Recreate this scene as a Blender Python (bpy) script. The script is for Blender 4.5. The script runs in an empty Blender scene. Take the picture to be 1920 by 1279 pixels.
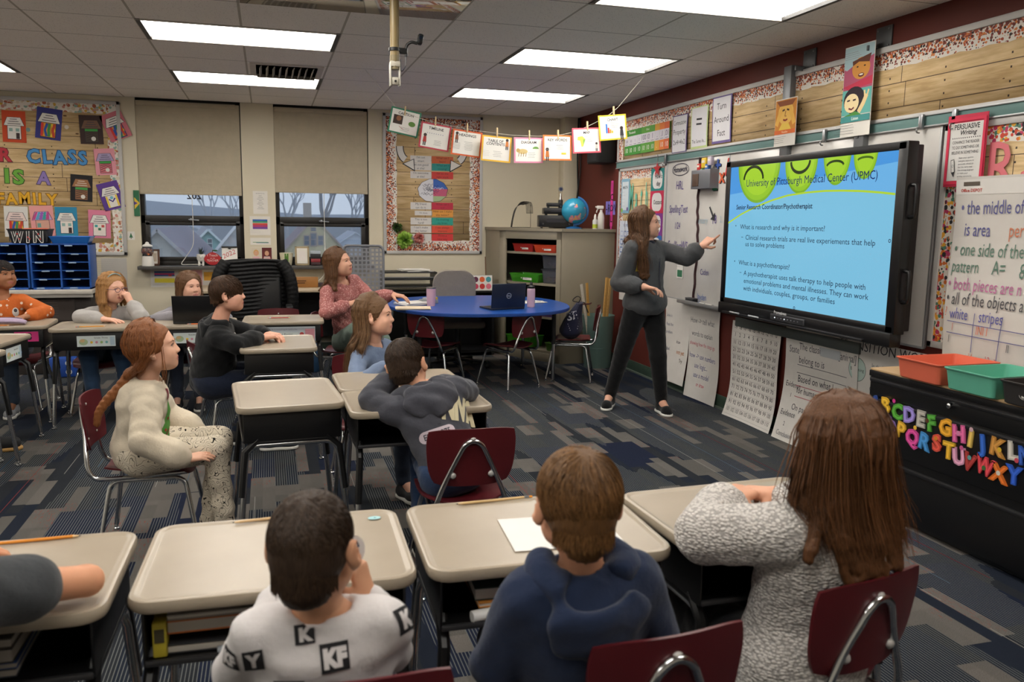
import bpy, bmesh, math, random
import numpy as np
from mathutils import Vector, Matrix, Euler
from math import sin, cos, pi, radians as rad, sqrt
random.seed(7); rng = np.random.default_rng(7)
SC = bpy.context.scene
COL = SC.collection
cam_d = bpy.data.cameras.new('camera'); cam = bpy.data.objects.new('camera', cam_d); COL.objects.link(cam); SC.camera = cam
cam_d.sensor_width = 36.0; cam_d.lens = 1544.2/1920*36.0; cam_d.clip_start = .05; cam_d.clip_end = 400
def _campose(yaw, pitch, roll):
    cy, sy, cp, sp = cos(yaw), sin(yaw), cos(pitch), sin(pitch)
    f = Vector((sy*cp, cy*cp, sp)); r = Vector((cy, -sy, 0)); u = r.cross(f)
    R = cos(roll)*r+sin(roll)*u; U = -sin(roll)*r+cos(roll)*u
    return Matrix((R, U, -f)).transposed()
cam.matrix_world = Matrix.Translation((0, 0, 1.485)) @ _campose(.28784, -.14625, .01364).to_4x4()
cam_d.dof.use_dof = True; cam_d.dof.focus_distance = 5.4; cam_d.dof.aperture_fstop = 4.5
SC.view_settings.view_transform = 'Standard'; SC.view_settings.look = 'None'
SC.view_settings.exposure = 1.38; SC.view_settings.gamma = 1.0; SC.view_settings.use_curve_mapping = False
W = bpy.data.worlds.new('sky'); SC.world = W; W.use_nodes = True
_bg = W.node_tree.nodes['Background']; _bg.inputs[0].default_value = (.70, .82, 1.0, 1); _bg.inputs[1].default_value = .40
PANEL_EMIT = 4.6
LAMP_COL = (1.0, .955, .885)
CEIL = 2.652; YB = 9.27; XR = 3.4655; XL = -4.6; YF = -2.2
GX, GY, T = -.7317, 5.6094, .6096
def lin(c):
    if isinstance(c, str):
        c = c.lstrip('#'); c = [int(c[i:i+2], 16) for i in (0, 2, 4)]
    return tuple(((v/255)/12.92 if v/255 <= .04045 else ((v/255+.055)/1.055)**2.4) for v in c[:3])+(1.0,)
class NT:
    def __init__(s, name):
        s.mat = bpy.data.materials.new(name); s.mat.use_nodes = True; s.t = s.mat.node_tree
        s.b = s.t.nodes['Principled BSDF']; s.out = s.t.nodes['Material Output']
    def n(s, typ, ins=None, **props):
        d = s.t.nodes.new(typ)
        for k, v in props.items(): setattr(d, k, v)
        for k, v in (ins or {}).items():
            sk = d.inputs[k]
            if isinstance(v, bpy.types.NodeSocket): s.t.links.new(v, sk)
            else: sk.default_value = v
        return d
    def m(s, op, a, b=0.0, c=0.0):
        d = s.n('ShaderNodeMath', operation=op)
        for i, v in enumerate((a, b, c)):
            if isinstance(v, bpy.types.NodeSocket): s.t.links.new(v, d.inputs[i])
            else: d.inputs[i].default_value = v
        return d.outputs[0]
    def mix(s, f, a, b, typ='MIX'):
        d = s.n('ShaderNodeMix', data_type='RGBA', blend_type=typ)
        for i, v in ((0, f), (6, a), (7, b)):
            if isinstance(v, bpy.types.NodeSocket): s.t.links.new(v, d.inputs[i])
            else: d.inputs[i].default_value = v
        return d.outputs[2]
    def ramp(s, f, stops, const=False):
        d = s.n('ShaderNodeValToRGB', {0: f}); r = d.color_ramp
        if const: r.interpolation = 'CONSTANT'
        while len(r.elements) < len(stops): r.elements.new(.5)
        for e, (p, c) in zip(r.elements, stops): e.position = p; e.color = lin(c) if not isinstance(c, float) else (c, c, c, 1)
        return d.outputs[0]
    def coord(s, which='Object', scale=None, rot=None, loc=None):
        o = s.n('ShaderNodeTexCoord').outputs[which]
        if scale or rot or loc:
            o = s.n('ShaderNodeMapping', {'Vector': o, 'Scale': scale or (1, 1, 1), 'Rotation': rot or (0, 0, 0), 'Location': loc or (0, 0, 0)}).outputs[0]
        return o
    def sep(s, v):
        return s.n('ShaderNodeSeparateXYZ', {0: v}).outputs
    def noise(s, v, scale, detail=2, rough=.5):
        return s.n('ShaderNodeTexNoise', {'Vector': v, 'Scale': scale, 'Detail': detail, 'Roughness': rough}).outputs[0]
    def set(s, **kw):
        for k, v in kw.items():
            k = {'color': 'Base Color', 'rough': 'Roughness', 'metal': 'Metallic', 'spec': 'Specular IOR Level', 'ecol': 'Emission Color', 'emit': 'Emission Strength', 'coat': 'Coat Weight', 'sheen': 'Sheen Weight', 'alpha': 'Alpha', 'sss': 'Subsurface Weight', 'trans': 'Transmission Weight', 'normal': 'Normal', 'ior': 'IOR'}[k]
            if isinstance(v, bpy.types.NodeSocket): s.t.links.new(v, s.b.inputs[k])
            else: s.b.inputs[k].default_value = v
        return s
    def bump(s, h, strength=.3, dist=.005):
        s.set(normal=s.n('ShaderNodeBump', {'Strength': strength, 'Distance': dist, 'Height': h}).outputs[0]); return s
_MC = {}
def M(col, rough=.55, metal=0.0, spec=.5, emit=0.0, name=None):
    c = lin(col) if not (isinstance(col, tuple) and len(col) == 4) else col
    key = (tuple(round(v, 4) for v in c), rough, metal, spec, emit)
    if key in _MC: return _MC[key]
    t = NT(name or 'surface'); t.set(color=c, rough=rough, metal=metal, spec=spec)
    if emit: t.set(ecol=c, emit=emit)
    if not emit and not metal:
        n = t.noise(t.coord('Object'), 9, 3); t.set(color=t.mix(n, tuple(v*.93 for v in c[:3])+(1,), tuple(min(1, v*1.06) for v in c[:3])+(1,)))
    _MC[key] = t.mat
    return t.mat
def cache(f):
    d = {}
    def g(*a):
        if a not in d: d[a] = f(*a)
        return d[a]
    return g
@cache
def FAB(col, scale=900, rough=.9):          # woven / knitted cloth
    t = NT('cloth'); v = t.coord('Object'); c = lin(col)
    n = t.noise(v, 14, 4); f = t.noise(v, scale, 1)
    t.set(color=t.mix(t.m('MULTIPLY_ADD', f, .5, t.m('MULTIPLY', n, .5)), tuple(x*.78 for x in c[:3])+(1,), tuple(min(1, x*1.18) for x in c[:3])+(1,)), rough=rough, sheen=.15, spec=.2)
    t.bump(t.m('ADD', t.noise(v, 22, 4, .55), t.m('MULTIPLY', f, .12)), .5, .012); return t.mat
@cache
def SKIN(col):
    t = NT('skin'); c = lin(col); v = t.coord('Object')
    n = t.noise(v, 28, 3)
    t.set(color=t.mix(n, (c[0]*.9, c[1]*.82, c[2]*.78, 1), (min(1, c[0]*1.05), c[1]*1.03, c[2]*1.02, 1)), rough=.5, spec=.35, sss=.08)
    t.b.inputs['Subsurface Radius'].default_value = (.012, .005, .003); t.b.inputs['Subsurface Scale'].default_value = 1.0
    t.bump(t.noise(v, 220, 2), .06, .002); return t.mat
CAPM = {}
@cache
def HAIR(dark, light):
    t = NT('hair_strands'); g = t.n('ShaderNodeNewGeometry').outputs['Random Per Island']
    v = t.coord('Object', scale=(90, 90, 6)); n = t.noise(v, 3, 3)
    f = t.m('MULTIPLY_ADD', g, .65, t.m('MULTIPLY', n, .4))
    t.set(color=t.mix(f, lin(dark), lin(light)), rough=.46, spec=.38); t.bump(n, .5, .004); u = NT('hair_cap'); v = u.coord('Object', scale=(90, 90, 14)); n = u.noise(v, 3, 4); u.set(color=u.mix(u.m('MULTIPLY', n, .75), lin(dark), lin(light)), rough=.5, spec=.3); u.bump(n, .7, .005); CAPM[t.mat] = u.mat; return t.mat
CHROME = M('#c9cbcc', .16, 1.0); STEEL = M('#9a9c9f', .35, 1.0)
BLACKM = M('#0b0b0c', .42); BLACKP = M('#121314', .38); WHITE = M('#dedbd4', .6); PAPER = M('#e6e3dc', .75)
class MB:
    def __init__(s): s.v = []; s.f = []; s.mi = []; s.mats = []; s.nv = 0; s.sm = []
    def slot(s, m):
        if m not in s.mats: s.mats.append(m)
        return s.mats.index(m)
    def add(s, verts, faces, mat, smooth=True, X=None):
        V = np.asarray(verts, float).reshape(-1, 3)
        if X is not None: A = np.array(X); V = V @ A[:3, :3].T+A[:3, 3]
        k = s.slot(mat); o = s.nv; s.v.append(V); s.nv += len(V)
        for f in faces: s.f.append([i+o for i in f])
        s.mi += [k]*len(faces); s.sm += [smooth]*len(faces); return s
    def box(s, c, d, mat, bev=0.0, rot=None, seg=2, X=None):
        bm = bmesh.new(); bmesh.ops.create_cube(bm, size=1.0); bmesh.ops.scale(bm, vec=d, verts=bm.verts)
        if bev > 0: bmesh.ops.bevel(bm, geom=bm.edges[:], offset=min(bev, min(d)*.49), segments=seg, profile=.5, affect='EDGES')
        R = (rot.to_matrix() if isinstance(rot, Euler) else Euler(rot).to_matrix()) if rot is not None else Matrix.Identity(3)
        V = [R @ v.co+Vector(c) for v in bm.verts]; F = [[v.index for v in f.verts] for f in bm.faces]; bm.free()
        return s.add(V, F, mat, True, X)
    def tube(s, pts, r, mat, n=8, caps=True, closed=False, X=None, flat=1.0):
        P = np.asarray(pts, float); k = len(P); R = np.broadcast_to(np.asarray(r, float), (k,))
        if closed: Tn = np.roll(P, -1, 0)-np.roll(P, 1, 0)
        else:
            Tn = np.empty_like(P); Tn[1:-1] = P[2:]-P[:-2]; Tn[0] = P[1]-P[0]; Tn[-1] = P[-1]-P[-2]
        Tn /= np.maximum(np.linalg.norm(Tn, axis=1, keepdims=True), 1e-9)
        u = np.cross(Tn[0], [0, 0, 1.]);
        if np.linalg.norm(u) < 1e-3: u = np.cross(Tn[0], [1., 0, 0])
        u /= np.linalg.norm(u); V = []
        for i in range(k):
            u = u-Tn[i]*np.dot(u, Tn[i]); u /= max(np.linalg.norm(u), 1e-9); w = np.cross(Tn[i], u)
            for j in range(n):
                a = 2*pi*j/n; V.append(P[i]+R[i]*(cos(a)*u+flat*sin(a)*w))
        F = []
        for i in range(k if closed else k-1):
            a, b = i*n, ((i+1) % k)*n
            for j in range(n): F.append((a+j, a+(j+1) % n, b+(j+1) % n, b+j))
        if caps and not closed: F.append(tuple(range(n-1, -1, -1))); F.append(tuple(range((k-1)*n, k*n)))
        return s.add(V, F, mat, True, X)
    def cyl(s, a, b, r, mat, n=16, r2=None, X=None): return s.tube([a, b], [r, r if r2 is None else r2], mat, n, True, False, X)
    def lathe(s, prof, mat, n=24, c=(0, 0, 0), X=None, sx=1, sy=1):
        V = []; F = []
        for r, z in prof:
            for j in range(n): a = 2*pi*j/n; V.append((c[0]+r*cos(a)*sx, c[1]+r*sin(a)*sy, c[2]+z))
        for i in range(len(prof)-1):
            for j in range(n): F.append((i*n+j, i*n+(j+1) % n, (i+1)*n+(j+1) % n, (i+1)*n+j))
        F.append(tuple(range(n-1, -1, -1))); F.append(tuple(range((len(prof)-1)*n, len(prof)*n)))
        return s.add(V, F, mat, True, X)
    def ball(s, c, r, mat, n=16, X=None):
        r = (r, r, r) if not hasattr(r, '__len__') else r
        m = max(4, n//2); V = []; F = []
        for i in range(m+1):
            t = pi*i/m
            for j in range(n): a = 2*pi*j/n; V.append((c[0]+r[0]*sin(t)*cos(a), c[1]+r[1]*sin(t)*sin(a), c[2]+r[2]*cos(t)))
        for i in range(m):
            for j in range(n): F.append((i*n+j, (i+1)*n+j, (i+1)*n+(j+1) % n, i*n+(j+1) % n))
        return s.add(V, F, mat, True, X)
    def prism(s, poly, h, mat, z0=0.0, X=None, smooth=True):   # polygon in xy, extruded z0..z0+h
        n = len(poly); V = [(x, y, z0) for x, y in poly]+[(x, y, z0+h) for x, y in poly]
        F = [tuple(range(n-1, -1, -1)), tuple(range(n, 2*n))]+[(i, (i+1) % n, n+(i+1) % n, n+i) for i in range(n)]
        return s.add(V, F, mat, smooth, X)
    def mesh(s, name, angle=38):
        me = bpy.data.meshes.new(name); V = np.concatenate(s.v) if s.v else np.zeros((0, 3))
        me.from_pydata(V.tolist(), [], s.f)
        for m in s.mats: me.materials.append(m)
        me.polygons.foreach_set('material_index', s.mi); me.polygons.foreach_set('use_smooth', s.sm)
        me.update()
        if angle: me.set_sharp_from_angle(angle=rad(angle))
        return me
    def build(s, name, parent=None, loc=(0, 0, 0), rz=0.0, rot=None, mw=None, angle=38):
        o = bpy.data.objects.new(name, s.mesh(name, angle)); COL.objects.link(o)
        if parent is not None: o.parent = parent
        if mw is not None: o.matrix_local = mw if parent else mw
        else: o.location = loc; o.rotation_euler = rot if rot is not None else (0, 0, rz)
        return o
def tag(o, label=None, cat=None, group=None, kind=None):
    if label: o['label'] = label
    if cat: o['category'] = cat
    if group: o['group'] = group
    if kind: o['kind'] = kind
    return o
def empty(name, loc, rz=0.0, label=None, cat=None, group=None, rot=None):
    o = bpy.data.objects.new(name, None); COL.objects.link(o); o.location = loc; o.rotation_euler = rot or (0, 0, rz); o.empty_display_size = .05
    return tag(o, label, cat, group)
def copy_tree(o, parent=None):
    c = o.copy(); COL.objects.link(c)
    if parent is not None: c.parent = parent
    for ch in o.children: copy_tree(ch, c)
    return c
def struct(o): o['kind'] = 'structure'; return o
def rrect(w, h, r, n=5, cx=0, cy=0):
    P = []
    for sx, sy, a0 in ((1, 1, 0), (-1, 1, 90), (-1, -1, 180), (1, -1, 270)):
        for i in range(n+1):
            a = rad(a0+90*i/n); P.append((cx+sx*(w/2-r)+r*cos(a), cy+sy*(h/2-r)+r*sin(a)))
    return P
def arc(c, r, a0, a1, n, plane='xz'):
    P = []
    for i in range(n+1):
        a = rad(a0+(a1-a0)*i/n); x, y = r*cos(a), r*sin(a)
        P.append({'xz': (c[0]+x, c[1], c[2]+y), 'yz': (c[0], c[1]+x, c[2]+y), 'xy': (c[0]+x, c[1]+y, c[2])}[plane])
    return P
def bez(P, n=24):                                             # Catmull-Rom through the points
    P = [np.array(p, float) for p in P]; P = [2*P[0]-P[1]]+P+[2*P[-1]-P[-2]]; out = []
    segs = len(P)-3; per = max(2, n//segs)
    for i in range(segs):
        a, b, c, d = P[i:i+4]
        for j in range(per):
            t = j/per; out.append(.5*((2*b)+(-a+c)*t+(2*a-5*b+4*c-d)*t*t+(-a+3*b-3*c+d)*t**3))
    out.append(P[-2]); return np.array(out)
_GL = {}
def glyphs(bold):
    if bold in _GL: return _GL[bold]
    d = {}; chars = ''.join(chr(c) for c in range(33, 127))+'•–'
    cu = bpy.data.curves.new('glyph', 'FONT'); ob = bpy.data.objects.new('glyph', cu); COL.objects.link(ob)
    cu.resolution_u = 2; cu.offset = {False: .0, True: .018, 2: .034, 3: .07}[bold]
    def ev(t):
        cu.body = t; dg = bpy.context.evaluated_depsgraph_get(); dg.update(); e = ob.evaluated_get(dg); me = e.to_mesh()
        V = np.array([v.co[:2] for v in me.vertices], float).reshape(-1, 2); F = [tuple(p.vertices) for p in me.polygons]; e.to_mesh_clear(); return V, F
    ref = ev('||')[0][:, 0].max()
    for c in chars:
        V, F = ev(c); w2 = ev(c+'|')[0]; one = ev('|')[0][:, 0].max()
        d[c] = (V, F, w2[:, 0].max()-one)
    bpy.data.objects.remove(ob); bpy.data.curves.remove(cu); d[' '] = (np.zeros((0, 2)), [], .28); _GL[bold] = d; return d
for _b in (False, True, 2, 3): glyphs(_b)
def text_geo(s, h, bold=False, slant=0.0, jit=0.0, sx=1.0, spc=0.0):
    G = glyphs(bold); x = 0; V = []; F = []; n = 0; r = random.Random(sum(map(ord, s))*7)
    for c in s:
        v, f, a = G.get(c, G['?'])
        if len(v):
            q = v.copy()
            if jit:
                t = r.uniform(-jit, jit); q = (q-[a/2, .35]) @ np.array([[cos(t), sin(t)], [-sin(t), cos(t)]])+[a/2, .35+r.uniform(-jit, jit)*.3]
            q[:, 0] += x; q[:, 0] += slant*q[:, 1]; V.append(q); F += [tuple(i+n for i in p) for p in f]; n += len(q)
        x += a+spc
    V = np.concatenate(V) if V else np.zeros((0, 2)); k = h/.72
    return V*[k*sx, k], F, x*k*sx
class Sheet:
    """A thin sheet (paper, card, board, screen) standing in its local xz plane, front towards -y; print lies on its front."""
    def __init__(s, w, h, col='#e6e3dc', thick=.0012, mat=None, round_=0.0, nx=1, nz=1, warp=None, base=True, rough=.75):
        s.mb = MB(); s.w, s.h, s.t = w, h, thick; s.k = 0; s.warp = warp; s.rough = rough; s.emit = 0
        m = mat or M(col, rough)
        if base:
            if warp or nx > 1 or nz > 1:
                V = []; F = []
                for side in (0, 1):
                    for j in range(nz+1):
                        for i in range(nx+1): V.append((-w/2+w*i/nx, 0 if side else -thick, -h/2+h*j/nz))
                o = (nx+1)*(nz+1)
                for j in range(nz):
                    for i in range(nx):
                        a = j*(nx+1)+i; q = (a, a+1, a+nx+2, a+nx+1); F.append(q); F.append(tuple(o+t for t in reversed(q)))
                per = [i for i in range(nx+1)]+[(j+1)*(nx+1)-1 for j in range(1, nz+1)]+[nz*(nx+1)+i for i in range(nx-1, -1, -1)]+[j*(nx+1) for j in range(nz-1, 0, -1)]
                for a, b in zip(per, per[1:]+per[:1]): F.append((b, a, o+a, o+b))
                s._add(V, F, m)
            elif round_:
                s.mb.prism(rrect(w, h, round_), thick, m, 0, Matrix.Rotation(pi/2, 4, 'X'))
            else: s.mb.box((0, -thick/2, 0), (w, thick, h), m)
    def _add(s, V, F, m):
        V = np.asarray(V, float)
        if s.warp: V = np.array([s.warp(*p) for p in V])
        s.mb.add(V, F, m, True)
    def mat(s, c): return c if not isinstance(c, (str, tuple)) else M(c, s.rough, emit=s.emit)
    def flat(s, P2, F, c, keep=False):
        if not keep: s.k += 1
        y = -s.t-.0002*min(s.k, 60)-.0002; s._add([(x, y, z) for x, z in P2], F, s.mat(c)); return s
    def rect(s, x, z, w, h, c, rot=0.0, keep=False, n=1):
        P = []; F = []
        if s.warp and n > 1:
            P = [(x-w/2+w*i/n, z-h/2+h*j/n) for j in range(n+1) for i in range(n+1)]; F = [(j*(n+1)+i, j*(n+1)+i+1, (j+1)*(n+1)+i+1, (j+1)*(n+1)+i) for j in range(n) for i in range(n)]
            s.t += .0012; s.flat(P, F, c, keep); return s
        for i in range(n+1): P += [(-w/2+w*i/n, -h/2), (-w/2+w*i/n, h/2)]
        for i in range(n): F.append((2*i, 2*i+2, 2*i+3, 2*i+1))
        ca, sa = cos(rot), sin(rot); return s.flat([(x+a*ca-b*sa, z+a*sa+b*ca) for a, b in P], F, c, keep)
    def poly(s, P, c, keep=False): return s.flat(P, [tuple(range(len(P)))], c, keep)
    def circ(s, x, z, r, c, rz=None, n=20, keep=False, a0=0, a1=360):
        rz = rz or r; return s.poly([(x+r*cos(rad(a0+(a1-a0)*i/n)), z+rz*sin(rad(a0+(a1-a0)*i/n))) for i in range(n if a1-a0 >= 360 else n+1)], c, keep)
    def ring(s, x, z, r, w, c, rz=None, n=28, a0=0, a1=360):
        rz = rz or r; return s.line([(x+r*cos(rad(a0+(a1-a0)*i/n)), z+rz*sin(rad(a0+(a1-a0)*i/n))) for i in range(n+1)], w, c)
    def line(s, P, w, c, keep=False):
        P = np.asarray(P, float); V = []; F = []
        for i in range(len(P)):
            t = P[min(i+1, len(P)-1)]-P[max(i-1, 0)]; L = np.linalg.norm(t) or 1; nrm = np.array([-t[1], t[0]])/L*w/2; V += [tuple(P[i]+nrm), tuple(P[i]-nrm)]
        for i in range(len(P)-1): F.append((2*i, 2*i+1, 2*i+3, 2*i+2))
        return s.flat(V, F, c, keep)
    def text(s, t, x, z, h, c='#1c1c20', align='c', bold=False, slant=0.0, jit=0.0, maxw=None, sx=1.0, rot=0.0, keep=False, spc=0.0):
        V, F, w = text_geo(t, h, bold, slant, jit, sx, spc)
        if maxw and w > maxw: V = V*[maxw/w, 1]; w = maxw
        V = V-[w*{'l': 0, 'c': .5, 'r': 1}[align], 0]
        if rot: V = V @ np.array([[cos(rot), sin(rot)], [-sin(rot), cos(rot)]])
        if len(V): s.flat(V+[x, z], F, c, keep)
        return s
    def scrawl(s, x, z, w, n, gap, c='#55555a', lw=.0016, jit=.25):    # lines of print too small to read
        for i in range(n): s.rect(x+w/2*(1-(1-jit*random.random())), z-i*gap, w*(1-jit*random.random()), lw, c, keep=i > 0)
        return s
    def build(s, name, loc=(0, 0, 0), face='back', roll=0.0, parent=None, mw=None, tilt=0.0, label=None, cat=None, group=None):
        if mw is None:
            R = {'back': Matrix.Identity(4), 'right': Matrix.Rotation(-pi/2, 4, 'Z')}.get(face) if isinstance(face, str) else Matrix.Rotation(face, 4, 'Z')
            mw = Matrix.Translation(loc) @ R @ Matrix.Rotation(tilt, 4, 'X') @ Matrix.Rotation(roll, 4, 'Y')
        o = bpy.data.objects.new(name, s.mb.mesh(name, 30)); COL.objects.link(o)
        if parent is not None: o.parent = parent
        o.matrix_local = mw; return tag(o, label, cat, group)
def wavy(ax=.004, az=.003, fx=9, fz=7, ph=0.0, curl=0.0, h=1.0):
    def f(x, y, z): return (x, y+ax*sin(fx*x+ph)*1.0+az*sin(fz*z+ph*1.7+2*x)-curl*max(0, -z/h)**2, z)
    return f
def mat_carpet():
    t = NT('carpet'); v = t.coord('Object'); x, y, z = t.sep(v)[:3]
    def cells(wx, ly, off, seed):     # random value per woven block; blocks run along y
        r = t.n('ShaderNodeTexBrick', {'Vector': t.n('ShaderNodeMapping', {'Vector': v, 'Rotation': (0, 0, pi/2), 'Location': (seed*3.7, seed*1.3, 0)}).outputs[0],
              'Scale': 1.0, 'Mortar Size': 0.0, 'Brick Width': ly, 'Row Height': wx, 'Color1': (0, 0, 0, 1), 'Color2': (1, 1, 1, 1), 'Bias': 0.0}, offset=off, squash=1.0)
        return t.m('ADD', t.sep(r.outputs[0])[0], 0.0)
    a = cells(.13, .27, .37, 1); b = cells(.065, .40, .61, 2); g = cells(.065, .9, .43, 5); h = cells(.26, .55, .29, 7)
    fine = t.noise(v, 420, 2, .7); mid = t.noise(v, 5, 3)
    ground = t.mix(t.m('GREATER_THAN', g, .55), lin('#1c222e'), lin('#25282d'))
    ground = t.mix(t.m('GREATER_THAN', h, .72), ground, lin('#181f33'))
    s = t.m('FRACT', t.m('MULTIPLY', x, 1/.0125)); stripe = t.m('MULTIPLY', t.m('LESS_THAN', s, .26), t.m('GREATER_THAN', t.n('ShaderNodeTexNoise', {'Vector': t.n('ShaderNodeMapping', {'Vector': v, 'Scale': (3.1, .35, 1)}).outputs[0], 'Scale': 1.0, 'Detail': 1}).outputs[0], .44))
    ground = t.mix(stripe, ground, lin('#686b69'))
    blk = t.m('MAXIMUM', t.m('GREATER_THAN', a, .86), t.m('GREATER_THAN', b, .9))
    tone = t.mix(t.m('FRACT', t.m('MULTIPLY', t.m('ADD', a, b), 7.3)), lin('#63605b'), lin('#75706a'))
    dots = t.m('GREATER_THAN', fine, .5); tone = t.mix(t.m('MULTIPLY', dots, .55), tone, lin('#3b3a39'))
    red = t.m('MULTIPLY', t.m('GREATER_THAN', t.noise(t.coord('Object', scale=(160, 22, 1)), 1, 2), .6), t.m('GREATER_THAN', t.noise(v, 1.3, 1), .53))
    tone = t.mix(t.m('MULTIPLY', red, .55), tone, lin('#8c4038'))
    col = t.mix(blk, ground, tone)
    def thread(k, c, th, col):       # single coloured threads
        q = t.m('LESS_THAN', t.m('ABSOLUTE', t.m('SUBTRACT', t.m('FRACT', t.m('MULTIPLY', t.m('ADD', x, k), 1/.53)), .5)), .003)
        q = t.m('MULTIPLY', q, t.m('GREATER_THAN', t.noise(t.coord('Object', scale=(1, .6, 1), loc=(k, 0, 0)), 1.2, 1), th)); return t.mix(q, col, lin(c))
    col = thread(.0, '#8a3a38', .55, col); col = thread(.21, '#3f5f76', .55, col); col = thread(.37, '#8f8d88', .52, col)
    col = t.mix(t.m('MULTIPLY', fine, .5), col, t.mix(.5, col, (0, 0, 0, 1)))
    t.set(color=t.mix(t.m('MULTIPLY', mid, .2), col, (.01, .012, .02, 1)), rough=.97, spec=.12); t.bump(fine, .35, .004); return t.mat
def mat_tiles():                      # mineral-fibre ceiling tiles on a grid of painted tee bars
    t = NT('ceiling_tile'); v = t.coord('Object'); x, y, _ = t.sep(v)[:3]
    fx = t.m('FRACT', t.m('MULTIPLY_ADD', x, 1/T, -GX/T+40)); fy = t.m('FRACT', t.m('MULTIPLY_ADD', y, 1/T, -GY/T+40))
    def near(f, w): return t.m('GREATER_THAN', t.m('ABSOLUTE', t.m('SUBTRACT', f, .5)), .5-w)
    bx = near(fx, .012); by = near(fy, .0065); sp = t.n('ShaderNodeTexVoronoi', {'Vector': v, 'Scale': 95}).outputs['Distance']
    speck = t.m('MULTIPLY', t.m('LESS_THAN', sp, .23), t.m('GREATER_THAN', t.noise(v, 60, 2), .5))
    c = t.mix(speck, lin('#efeae4'), lin('#b5afa8')); c = t.mix(t.m('MULTIPLY', t.noise(v, 2.2, 2), .1), c, lin('#c4beb8'))
    c = t.mix(bx, c, lin('#b3ada2')); c = t.mix(by, c, lin('#7f7a75'))
    t.set(color=c, rough=.9, spec=.2); t.bump(t.m('ADD', t.m('MULTIPLY', speck, -.4), t.m('MULTIPLY', t.m('MAXIMUM', bx, by), .5)), .4, .004); return t.mat
def mat_wall(c):
    t = NT('painted_wall'); v = t.coord('Object'); n = t.noise(v, 1.4, 4); k = lin(c)
    t.set(color=t.mix(n, tuple(q*.94 for q in k[:3])+(1,), tuple(min(1, q*1.05) for q in k[:3])+(1,)), rough=.62, spec=.3); t.bump(t.noise(v, 240, 2), .12, .002); return t.mat
WALLC = mat_wall('#d0c7b0'); LIGHTC = mat_wall('#e6e1d6'); MAROON = mat_wall('#5c261e')
def plane(name, P, mat, sub=1):
    b = MB(); b.add(P, [(0, 1, 2, 3)], mat, False); return struct(b.build(name, angle=0))
plane('floor', [(XL, YF, 0), (XR, YF, 0), (XR, YB+.02, 0), (XL, YB+.02, 0)], mat_carpet())
wins = [(-1.25, -.24), (.09, 1.08)]; SILL = .965
b = MB(); xs = [XL, wins[0][0], wins[0][1], wins[1][0], wins[1][1], XR]
for i in range(5):
    if i in (1, 3): b.box(((xs[i]+xs[i+1])/2, YB+.11, SILL/2), (xs[i+1]-xs[i], .22, SILL), WALLC)
    else: b.box(((xs[i]+xs[i+1])/2, YB+.11, CEIL/2+.05), (xs[i+1]-xs[i], .22, CEIL+.1), WALLC)
struct(b.build('wall_back'))
b = MB(); b.box((XR+.1, (YB+YF)/2, CEIL/2), (.2, YB-YF, CEIL), MAROON); struct(b.build('wall_right'))
b = MB(); b.box((XL-.1, (YB+YF)/2, CEIL/2), (.2, YB-YF, CEIL), LIGHTC); struct(b.build('wall_left'))
b = MB(); b.box(((XL+XR)/2, YF-.1, CEIL/2), (XR-XL+.4, .2, CEIL), LIGHTC); struct(b.build('wall_front'))
LROWS = (3, 0, -3, -6, -9); LCOLS = (-4, 0, 4)
def grid_ceiling():
    xs = sorted(set([XL, XR]+[GX+T*i for i in range(-7, 8) if XL < GX+T*i < XR])); ys = sorted(set([YF, YB]+[GY+T*j for j in range(-14, 8) if YF < GY+T*j < YB]))
    holes = {(round(GX+T*c, 3), round(GY+T*r, 3)) for r in LROWS for c in LCOLS} | {(round(GX+T*(c+1), 3), round(GY+T*r, 3)) for r in LROWS for c in LCOLS}
    V = []; F = []; t = mat_tiles()
    for i in range(len(xs)-1):
        for j in range(len(ys)-1):
            if (round(xs[i], 3), round(ys[j], 3)) in holes: continue
            o = len(V); V += [(xs[i], ys[j], CEIL), (xs[i], ys[j+1], CEIL), (xs[i+1], ys[j+1], CEIL), (xs[i+1], ys[j], CEIL)]; F.append((o, o+1, o+2, o+3))
    q = MB(); q.add(V, F, t, False); return struct(q.build('ceiling', angle=0))
grid_ceiling()
b = MB(); b.box(((XL+XR)/2, (YB+YF)/2, CEIL+.32), (XR-XL+.4, YB-YF+.6, .04), M('#3a3836', .9)); struct(b.build('ceiling_slab'))
def lamp_mat(k): return M(tuple(LAMP_COL)+(1.0,), .4, emit=PANEL_EMIT*k)
LD, LL = lamp_mat(1.0), lamp_mat(.8)
def make_light():
    r = empty('ceiling_light', (0, 0, 0)); f = MB(); w, d = 2*T, T
    for x0, y0, sx, sy, m in ((0, -d/2+.014, w, .028, '#c8c2b8'), (0, d/2-.014, w, .028, '#c8c2b8'), (-w/2+.014, 0, .028, d, '#1d1c1b'), (w/2-.014, 0, .028, d, '#1d1c1b')):
        f.box((x0, y0, .006), (sx, sy, .022), M(m, .5))
    f.box((0, 0, .16), (w, d, .02), M('#8a8781', .6))
    for x0, y0, sx, sy in ((0, -d/2, w, .01), (0, d/2, w, .01), (-w/2, 0, .01, d), (w/2, 0, .01, d)): f.box((x0, y0, .09), (sx, sy, .15), M('#8a8781', .6))
    f.build('frame', r)
    q = MB(); n = 6
    for i in range(n):
        for j in range(3):
            W_, D_ = (w-.06)/n, (d-.06)/3; q.box((-w/2+.03+W_*(i+.5), -d/2+.03+D_*(j+.5), .018), (W_-.006, D_-.004, .006), LD)
    q.box((0, 0, .024), (w-.06, d-.06, .004), LL); q.build('diffuser', r); return r
lt0 = make_light()
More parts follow.
